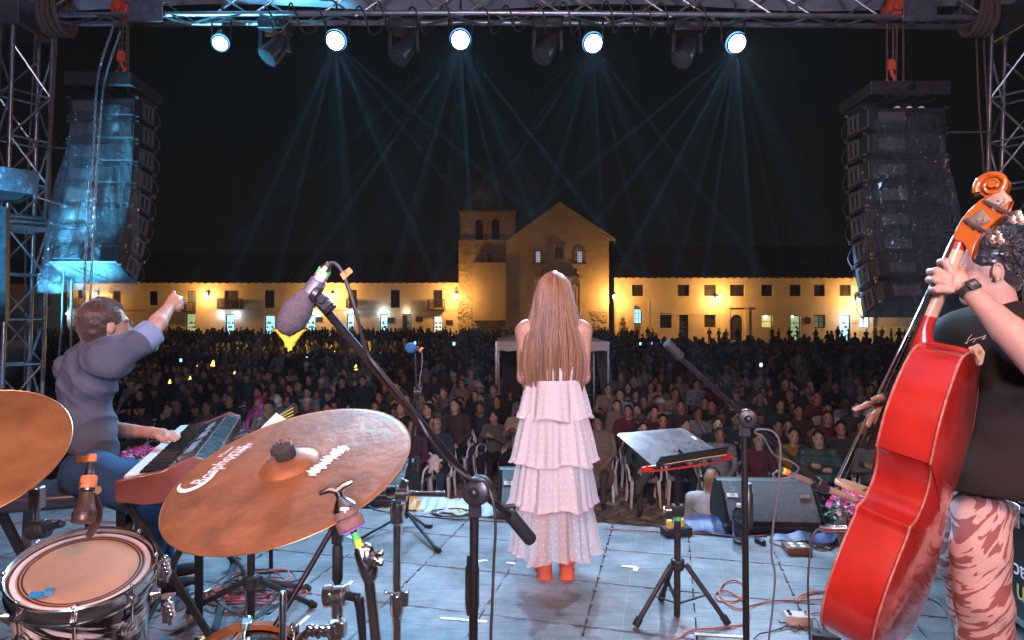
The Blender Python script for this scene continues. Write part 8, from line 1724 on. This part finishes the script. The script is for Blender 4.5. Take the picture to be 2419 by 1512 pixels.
spec = [ # px, py of the head, pose, style, colour, hair colour, label
 (1036, 1002, 0, 'bald', 'dark navy', 'black', 'bald bearded man in navy jacket in the front row holding a white soft toy', 1),
 (1082, 962, 5, 'short', 'olive', 'dark brown', 'man in an olive jacket seated right behind the bald man with the soft toy', 0),
 (1012, 967, 4, 'short', 'dark navy', 'black', 'man with a hand raised beside his ear, left of the olive jacket man', 2),
 (1096, 950, 2, 'short', 'black', 'dark brown', 'bearded man in black with hand on his chin left of the cross-legged woman', 1),
 (1141, 964, 3, 'bun', 'black', 'black', 'woman in black with tied hair sitting cross-legged next to the chin-resting man', 1),
 (1176, 947, 0, 'short', 'black', 'black', 'young man in a black zipped jacket, row end left of the singer', 2),
 (976, 1010, 0, 'long', 'plum', 'black', 'woman in a patterned purple sleeve half hidden by the far slim microphone stand', 0),
 (1420, 1000, 5, 'long', 'beige', 'black', 'woman with very long dark hair in a beige poncho just right of the singer', 3),
 (1453, 958, 0, 'long', 'black', 'black', 'woman in black hooded top with white chest lettering behind the beige poncho', 0),
 (1490, 972, 0, 'short', 'maroon', 'black', 'boy in a maroon sweater sitting right of the lettered black top', 0),
 (1516, 996, 0, 'cap', 'dark brown', 'olive', 'man with a green cap sitting behind the left edge of the music stand desk', 2),
 (1538, 976, 5, 'bun', 'maroon', 'black', 'child in a maroon top seen above the music stand desk', 0),
 (1560, 992, 0, 'short', 'dark green', 'black', 'boy in dark green looking over the middle of the music stand desk', 0),
 (1561, 957, 1, 'hat', 'pale blue', 'white', 'woman in white brimmed hat and pale blue shirt behind the music stand', 0),
 (1611, 1007, 2, 'short', 'charcoal', 'black', 'young man in charcoal looking over the right part of the music stand desk', 0),
 (1610, 962, 5, 'long', 'dark brown', 'black', 'woman with long black hair in dark brown two rows behind the desk', 0),
 (1643, 975, 2, 'bob', 'pale blue', 'dark brown', 'woman in a pale blue shirt with chin-length hair right of the music stand', 0),
 (1692, 1004, 0, 'short', 'black', 'black', 'young man in black jacket with white lettering right of the music stand', 2),
 (1676, 960, 4, 'long', 'black', 'black', 'smiling woman with long black hair behind the jacket with white lettering', 0),
 (1735, 990, 1, 'short', 'black', 'black', 'man in black with folded arms left of the right boom microphone clutch', 0),
 (1867, 1028, 0, 'short', 'mustard', 'black', 'man in a mustard brown jacket left of the green padded jacket', 0),
 (1830, 1010, 5, 'short', 'black', 'black', 'man in black two seats left of the green padded jacket', 1),
 (1912, 1024, 0, 'long', 'black', 'black', 'woman in black between the mustard jacket and the green padded jacket', 0),
 (1940, 1034, 1, 'long', 'dark green', 'black', 'woman in a thick dark green padded jacket in the front row at the right', 1),
 (1990, 1010, 5, 'short', 'charcoal', 'black', 'large man in charcoal behind the green padded jacket at its right', 0),
 (1948, 965, 1, 'short', 'white', 'black', 'man in a white shirt with folded arms behind the green padded jacket', 0),
 (1838, 958, 0, 'short', 'dark green', 'black', 'man with glasses in a dark green jacket below the right boom arm', 0),
 (1890, 972, 0, 'bob', 'dark brown', 'black', 'woman in dark brown between two men left of the white folded sleeves', 0),
 (425, 960, 5, 'bald', 'black', 'black', 'bald laughing man in black above the keyboard player\'s forearm', 0),
 (386, 968, 2, 'long', 'black', 'dark brown', 'woman holding a hand to her mouth beside the laughing bald man', 0),
 (338, 930, 0, 'long', 'black', 'black', 'woman with long black hair close to the keyboard player\'s back', 0),
 (445, 925, 0, 'short', 'black', 'black', 'man in black behind the laughing bald man', 0),
 (530, 940, 4, 'bob', 'teal', 'dark brown', 'woman in teal clapping left of the empty white chairs', 0),
 (490, 960, 1, 'bob', 'grey', 'dark brown', 'woman in grey with folded arms left of the teal clothes', 0),
 (613, 948, 0, 'hood', 'maroon', 'maroon', 'man in glasses with a magenta hood lit by a blue beam', 2),
 (639, 968, 6, 'bob', 'white', 'blond', 'blond woman in a white jacket laughing in the blue beam', 2),
 (1132, 917, 0, 'hat', 'charcoal', 'white', 'woman in a floppy white hat two rows behind the black clothes left of the singer', 0),
 (1300, 905, 0, 'short', 'white', 'black', 'person in white in the middle of the public hidden behind the singer', 0),
]
for i, (px, py, pose, style, col, hcol, lb, tr) in enumerate(spec):
    x, y = at_head(px, py); c_ = col
    if style == 'hood': c_ = 'maroon'
    o = person(x, y, 'sit', pose, style, col if col != 'maroon' or style != 'hood' else (.30, .02, .10), hcol, (i*7) % 3, tr, lb, FR+q.uniform(-.15, .15))
    if style == 'hood': o.children[0].color = (.40, .02, .16, 1)
    if py > 940 and px < 2000: chair(x, y+.02, o.rotation_euler[2]-.0, 'white plastic chair under the '+' '.join(lb.split(' ')[:9]))
    if 'lettering' in lb:
        V, Fc = text_mesh('PUMA' if 'chest' in lb else 'BLACKOUT', .085 if 'chest' in lb else .06, .001); B = MB(); B.add(np.stack([V[:, 0], -.118+.10*np.abs(V[:, 0])**1.2-V[:, 2]*0, V[:, 1]+.96], 1), Fc); me = B.mesh('chest_lettering', smooth=None); me.materials.append(MATS['white_print']); t_ = bpy.data.objects.new('chest_lettering', me); COL.objects.link(t_); t_.parent = o
    if 'green padded' in lb and 'thick' in lb:
        bb = Body(); bb.surf([('e', (0, 0, .86), (.25, .17, .26), None, 0), ('c', (-.2, 0, 1.03), (-.30, -.06, .78), .09, .085, 0), ('c', (.2, 0, 1.03), (.30, -.06, .78), .09, .085, 0), ('c', (-.29, -.06, .77), (-.05, -.24, .74), .08, .07, 0), ('c', (.29, -.06, .77), (.05, -.24, .74), .08, .07, 0)], .02, .05, lambda G: .010*np.sin(G[..., 2]*62)); me = bb.mesh('padded_jacket', smooth=180); me.materials.append(mat('jacket_green', (.025, .07, .055), .6, noise=(9, .3))); t_ = bpy.data.objects.new('padded_jacket', me); COL.objects.link(t_); t_.parent = o
    if 'beige poncho' in lb:
        bb = Body(); bb.surf([('e', (0, -.04, .80), (.25, .18, .32), None, 0), ('e', (0, -.18, .42), (.24, .25, .22), None, 0), ('c', (-.12, 0, 1.06), (.12, 0, 1.06), .09, .09, 0)], .022, .08, lambda G: .008*vnoise(G, 14, 2)); me = bb.mesh('poncho', smooth=180); me.materials.append(mat('poncho_beige', (.20, .15, .12), .85, noise=(12, .3))); t_ = bpy.data.objects.new('poncho', me); COL.objects.link(t_); t_.parent = o
    if 'soft toy' in lb and i == 0:
        t_ = thing('soft_toy', 'white and cream soft toy in the lap of the bald man', 'soft toy', (x-.02, y-.28, GZ+.62)); bb = Body(); w0 = vv(x-.03, y-.30, GZ+.62)
        bb.surf([('e', w0+vv(0, 0, .04), (.08, .07, .08), None, 0), ('e', w0+vv(0, -.02, .15), (.07, .06, .06), None, 0), ('c', w0+vv(-.06, 0, .10), w0+vv(-.11, -.04, .12), .028, .024, 0), ('c', w0+vv(.06, 0, .10), w0+vv(.11, -.04, .12), .028, .024, 0), ('c', w0+vv(-.04, -.02, -.02), w0+vv(-.06, -.10, -.05), .032, .028, 0), ('c', w0+vv(.04, -.02, -.02), w0+vv(.06, -.10, -.05), .032, .028, 0)], .014, .03); bb.build('plush_body', mat('plush', (.7, .68, .62), .95), t_, smooth=180)
for i, (px, py, sc_) in enumerate(((564, 1050, 1), (576, 1078, 1), (418, 905, 1), (505, 905, 1), (1650, 1130, 1), (1500, 1150, 1), (1592, 1140, 1), (1795, 1152, 1), (1880, 1158, 1))):
    Z = {0: 15.0, 1: 13.6, 2: 16.5, 3: 16.8}.get(i); 
    if Z is None: x, Z = X(px, 3.0*F/(py-CY)), 3.0*F/(py-CY)
    else: x = X(px, Z)
    lb = ['empty white plastic chair left of the magenta hood, the farther one', 'empty white plastic chair left of the magenta hood, the nearer one', 'white plastic chair back in the dark public right of the pointing arm', 'white plastic chair back in the dark public behind the teal clothes', 'white plastic chair in the front row right under the desk of the music stand', 'white plastic chair in the front row just right of the beige poncho', 'white plastic chair in the front row under the music stand ledge', 'white plastic chair in the front row left of the mustard jacket', 'white plastic chair in the front row under the mustard jacket'][i]
    if not near(x, Z, .40): chair(x, Z, FR+q.uniform(-.2, .2), lb); occupied.append((x, Z))
r_ = 0; v = 10.05
while npeople < 285 and r_ < 14:
    cand = []; u = -v*1.05; 
    while u < v*.95:
        pos = S(u+q.uniform(-.10, .10), v+q.uniform(-.22, .22)); px = CX+pos[0]*F/pos[1]
        if 95 < px < 2180 and not (r_ < 3 and px < 330) and not in_tent(pos[0], pos[1]) and not near(pos[0], pos[1]): cand.append(pos)
        u += .56
    k_ = 0
    for pos in cand:
        px = CX+pos[0]*F/pos[1]
        if r_ == 0 and (px < 900 or 1190 < px < 1400): continue
        if q.random() < (.16 if r_ else .25): continue
        style = q.choice(['short']*6+['long']*4+['bob']*2+['bun']*2+['cap', 'cap', 'beanie', 'hat', 'hood']); col = q.choice(CW); hcol = q.choice(['black']*5+['dark brown']*3+['brown', 'grey']) if style in ('short', 'long', 'bob', 'bun') else q.choice(['black', 'charcoal', 'dark navy', 'grey', 'white', 'maroon'])
        g_ = q.choice(GAR[style]); k_ += 1; side = 'left' if px < 1209 else 'right'
        lb = 'person in %s %s, %s, %s from left, %s row' % (col, g_, SD[style].format(h=hcol), ORD[min(k_-1, 39)], ORD[r_])
        rot = FR+q.uniform(-.25, .25)
        person(pos[0], pos[1], 'sit', q.choice((0, 0, 1, 2, 3, 4, 5, 5, 6)), style, col, hcol, q.randrange(3), q.randrange(4), lb, rot, q.uniform(.88, 1.09))
        if r_ < 3: chair(pos[0], pos[1]+.02, rot, 'white plastic chair of the %s row, %s from the left' % (ORD[r_], ORD[k_-1]))
        if npeople >= 285: break
    v += .93; r_ += 1
vlast = v
# some standing people in the yellow light of the monument, in blue and by the lip
for i, (px, Z, pose, style, col, hcol, lb) in enumerate([(745, 27.0, 1, 'long', 'white', 'black', 'woman in a pale top lit yellow right of the stone monument'), (776, 27.6, 0, 'cap', 'beige', 'black', 'tall person in beige lit yellow right of the woman in the pale top'), (712, 25.4, 1, 'long', 'white', 'black', 'woman in a light blouse lit yellow just below the stone monument'),
       (600, 26.0, 1, 'long', 'beige', 'dark brown', 'woman in beige lit yellow left of the stone monument'), (625, 26.6, 0, 'bun', 'white', 'black', 'person with tied hair lit yellow close to the left of the monument'), (866, 25.0, 2, 'short', 'mustard', 'brown', 'man in a mustard jacket lit yellow left of the boom arm'),
       (570, 24.0, 0, 'short', 'grey', 'black', 'man in grey standing with his back lit left of the blue-lit people'), (655, 23.0, 1, 'long', 'pale blue', 'black', 'woman in a pale blue top standing below the monument'), (683, 22.6, 0, 'long', 'dark navy', 'black', 'woman in navy with patterned blouse standing below the monument at its right')]):
    person(X(px, Z), Z, 'stand', pose, style, col, hcol, i % 3, i % 4, lb, FR+q.uniform(-.4, .4), 1.0, 'public standing by the monument')
# technician crouching at the lip of the stage
x, y = X(1692, 5.75), 5.75; o = person(x, y, 'stand', 1, 'bald', 'white', 'black', 1, 2, 'technician in white t-shirt and headphones at the lip beside the wide monitor', 2.4, .93, None)
B = MB(); hcx = vv(0, -.02, 1.62); B.tube([hcx+vv(.092*math.cos(a), .01, .115*math.sin(a)+.01) for a in np.linspace(-.1, PI+.1, 14)], .009, 6)
for s_ in (-1, 1): B.cyl(hcx+vv(s_*.075, .01, -.005), hcx+vv(s_*.105, .01, -.005), .034, 14)
me = B.mesh('headphones'); me.materials.append(MATS['black_plastic']); h = bpy.data.objects.new('headphones', me); COL.objects.link(h); h.parent = o
# everybody farther out: one mass of simple figures
mat('mass_skin', (.15, .09, .06), .7); mat('mass_dark', (.012, .012, .014), .85); mat('mass_navy', (.022, .028, .05), .85); mat('mass_brown', (.055, .035, .025), .85); mat('mass_grey', (.06, .058, .055), .85); mat('mass_pale', (.20, .19, .18), .85); mat('mass_hair', (.012, .009, .008), .6)
def mass_figure(sit, seed):
    rr_ = random.Random(seed); B = MB(); h0 = -.38 if sit else 0; zt = 1.62+h0
    cm = seed % 5+1; lean = rr_.uniform(-.05, .05)
    B.lathe([(.14, .80+h0 if not sit else .42), (.17, .95+h0), (.155, 1.1+h0), (.185, 1.32+h0), (.14, 1.43+h0), (.05, 1.47+h0), (.05, 1.52+h0)], (lean, 0, 0), (0, 0, 1), 8, cm); V = B.v[-1]; V[:, 1] *= .68
    for s_ in (-1, 1):
        B.tube([(s_*.19+lean, 0, 1.38+h0), (s_*.25, -.03, 1.12+h0), (s_*rr_.uniform(.05, .22), -.22, rr_.uniform(.95, 1.2)+h0)], [.055, .048, .036], 5, mi=cm)
        if not sit: B.tube([(s_*.09, 0, .86), (s_*.10, -.02, .45), (s_*.11, 0, .03)], [.085, .065, .05], 5, mi=1+(seed*3) % 2)
        else: B.tube([(s_*.09, 0, .50), (s_*.12, -.42, .5), (s_*.11, -.42, .05)], [.08, .065, .05], 5, mi=1+(seed*3) % 2)
    B.ell((lean, -.02, zt), (.078, .092, .112), 8, 6, None, 0); B.ell((lean, .015, zt+.035), (.088, .088, .09), 8, 5, None, 6)
    if seed % 3 == 0: B.ell((lean, .05, zt-.12), (.10, .05, .15), 6, 5, None, 6)
    if seed % 7 == 2: B.lathe([(.16, .05), (.09, .055), (.08, .13), (0, .14)], (lean, -.01, zt), (0, 0, 1), 8, 5)
    return np.concatenate(B.v), B.f, B.m
figs = {(s_, k_): mass_figure(s_, k_) for s_ in (True, False) for k_ in range(10)}
q = random.Random(31); Vall = []; Fall = []; Mall = []; nb = 0; nm_ = 0
def put(x, y, sit, sc_=1.0, rot=None):
    global nb, nm_
    V, Fc, M = figs[(sit, q.randrange(10))]; a = FR+(q.uniform(-.5, .5) if rot is None else rot); V2 = (V*sc_) @ rotz(a).T+vv(x, y, GZ); Vall.append(V2); Fall.extend(tuple(i+nb for i in f_) for f_ in Fc); Mall.extend(M); nb += len(V); nm_ += 1
v = vlast
while v < 25:
    u = -v*1.05
    while u < v*.95:
        pos = S(u+q.uniform(-.1, .1), v+q.uniform(-.15, .15)); px = CX+pos[0]*F/pos[1]
        if 90 < px < 2250 and not in_tent(pos[0], pos[1]) and not near(pos[0], pos[1]) and q.random() < .9: put(pos[0], pos[1], True, q.uniform(.92, 1.06))
        u += .60
    v += .98
for _ in range(3400):
    Z = 24+46*q.random()**1.25; px = q.uniform(80, 2260); x = X(px, Z); 
    if near(x, Z, .5) or (abs(x-X(685, 30)) < 1.2 and 27.5 < Z < 31): continue
    dens = 1.0
    if px > 1500 and 44 < Z < 66: dens = .05+.07*math.sin(px*.02+Z)
    elif px > 1450 and Z > 38: dens = .40
    elif px < 700 and 30 < Z < 36: dens = .45
    elif Z > 60: dens = .5
    if q.random() > dens or nm_ > 2100: continue
    put(x, Z, False, q.uniform(.88, 1.08), q.uniform(-1.2, 1.2) if Z > 45 else None)
me = bpy.data.meshes.new('crowd'); me.from_pydata(np.concatenate(Vall).tolist(), [], Fall); me.polygons.foreach_set('material_index', Mall); me.polygons.foreach_set('use_smooth', [True]*len(Mall)); me.update()
for m in ('mass_skin', 'mass_dark', 'mass_navy', 'mass_brown', 'mass_grey', 'mass_pale', 'mass_hair'): me.materials.append(MATS[m])
o = bpy.data.objects.new('crowd', me); COL.objects.link(o); tag(o, 'dense dark public filling the plaza back to the far buildings', 'crowd', kind='stuff')
print('people', npeople, 'mass', nm_)
# phones and glow toys in the public
glow('phone_blue', (.15, .35, 1), 6); glow('phone_cyan', (.2, .8, 1), 5); glow('toy_amber', (1, .55, .08), 4); glow('phone_white', (.8, .9, 1), 3)
for px, py, Z, m, lb in [(724, 846, 24, 'phone_blue', 'tiny blue phone light left of the monument'), (1512, 812, 26, 'phone_blue', 'blue light toy right of the canopy, upper one'), (1500, 823, 26, 'phone_cyan', 'cyan light toy right of the canopy, lower one'), (1540, 812, 28, 'phone_blue', 'small blue phone light right of the light toys'), (980, 810, 24, 'phone_blue', 'blue light toy above the far microphone'),
      (1072, 812, 22, 'phone_cyan', 'cyan light toy left of the canopy'), (1797, 862, 18, 'phone_white', 'white phone screen beside the lit face at right'), (1999, 785, 40, 'phone_cyan', 'cyan light before the blue shop door at right'), (2038, 823, 34, 'phone_blue', 'blue light at the right edge of the plaza'), (427, 851, 22, 'phone_blue', 'blue phone light right of the pointing arm sleeve')]:
    B = MB(); c = wp(px, py, Z); B.box(c, (.07 if Z < 30 else .12, .01, .10 if Z < 30 else .12), rotz(.2)); o = B.build('phone', m, smooth=None); tag(o, lb, 'phone')
for px, py, Z, s_, lb in [(503, 858, 22, .16, 'bright amber glow toy in the public right of the pointing arm'), (401, 901, 18, .09, 'small amber glow cone low in the public, leftmost'), (449, 893, 18, .08, 'small amber glow cone right of the leftmost one'), (465, 868, 20, .10, 'dim amber glow cone left of the bright amber toy'), (554, 880, 20, .07, 'amber glow cone right of the bright amber toy'), (840, 868, 24, .16, 'amber glow toy left of the boom arm, upper one'), (838, 903, 20, .09, 'small amber glow toy left of the boom arm, lower one')]:
    B = MB(); c = wp(px, py, Z); B.lathe([(s_*.45, -s_*.6), (s_*.3, 0), (s_*.12, s_*.6), (0, s_*.7)], c, (.15, 0, 1), 10); o = B.build('glow_toy', 'toy_amber'); tag(o, lb, 'glow toy')
# ------------------------------------------------------------------ air of the show
hz = bpy.data.materials.new('haze'); hz.use_nodes = True; N = hz.node_tree.nodes; L = hz.node_tree.links; N.clear(); o_ = N.new('ShaderNodeOutputMaterial'); pv = N.new('ShaderNodeVolumePrincipled'); pv.inputs['Density'].default_value = .0005; pv.inputs['Color'].default_value = (.9, .95, 1, 1); pv.inputs['Anisotropy'].default_value = 0.0
L.new(pv.outputs[0], o_.inputs['Volume']); B = MB(); B.box((0, 95, 9.25), (300, 220, 23.5)); MATS['haze'] = hz; o = B.build('haze', 'haze', smooth=None); o['kind'] = 'stuff'; tag(o, 'thin night haze over stage and plaza')
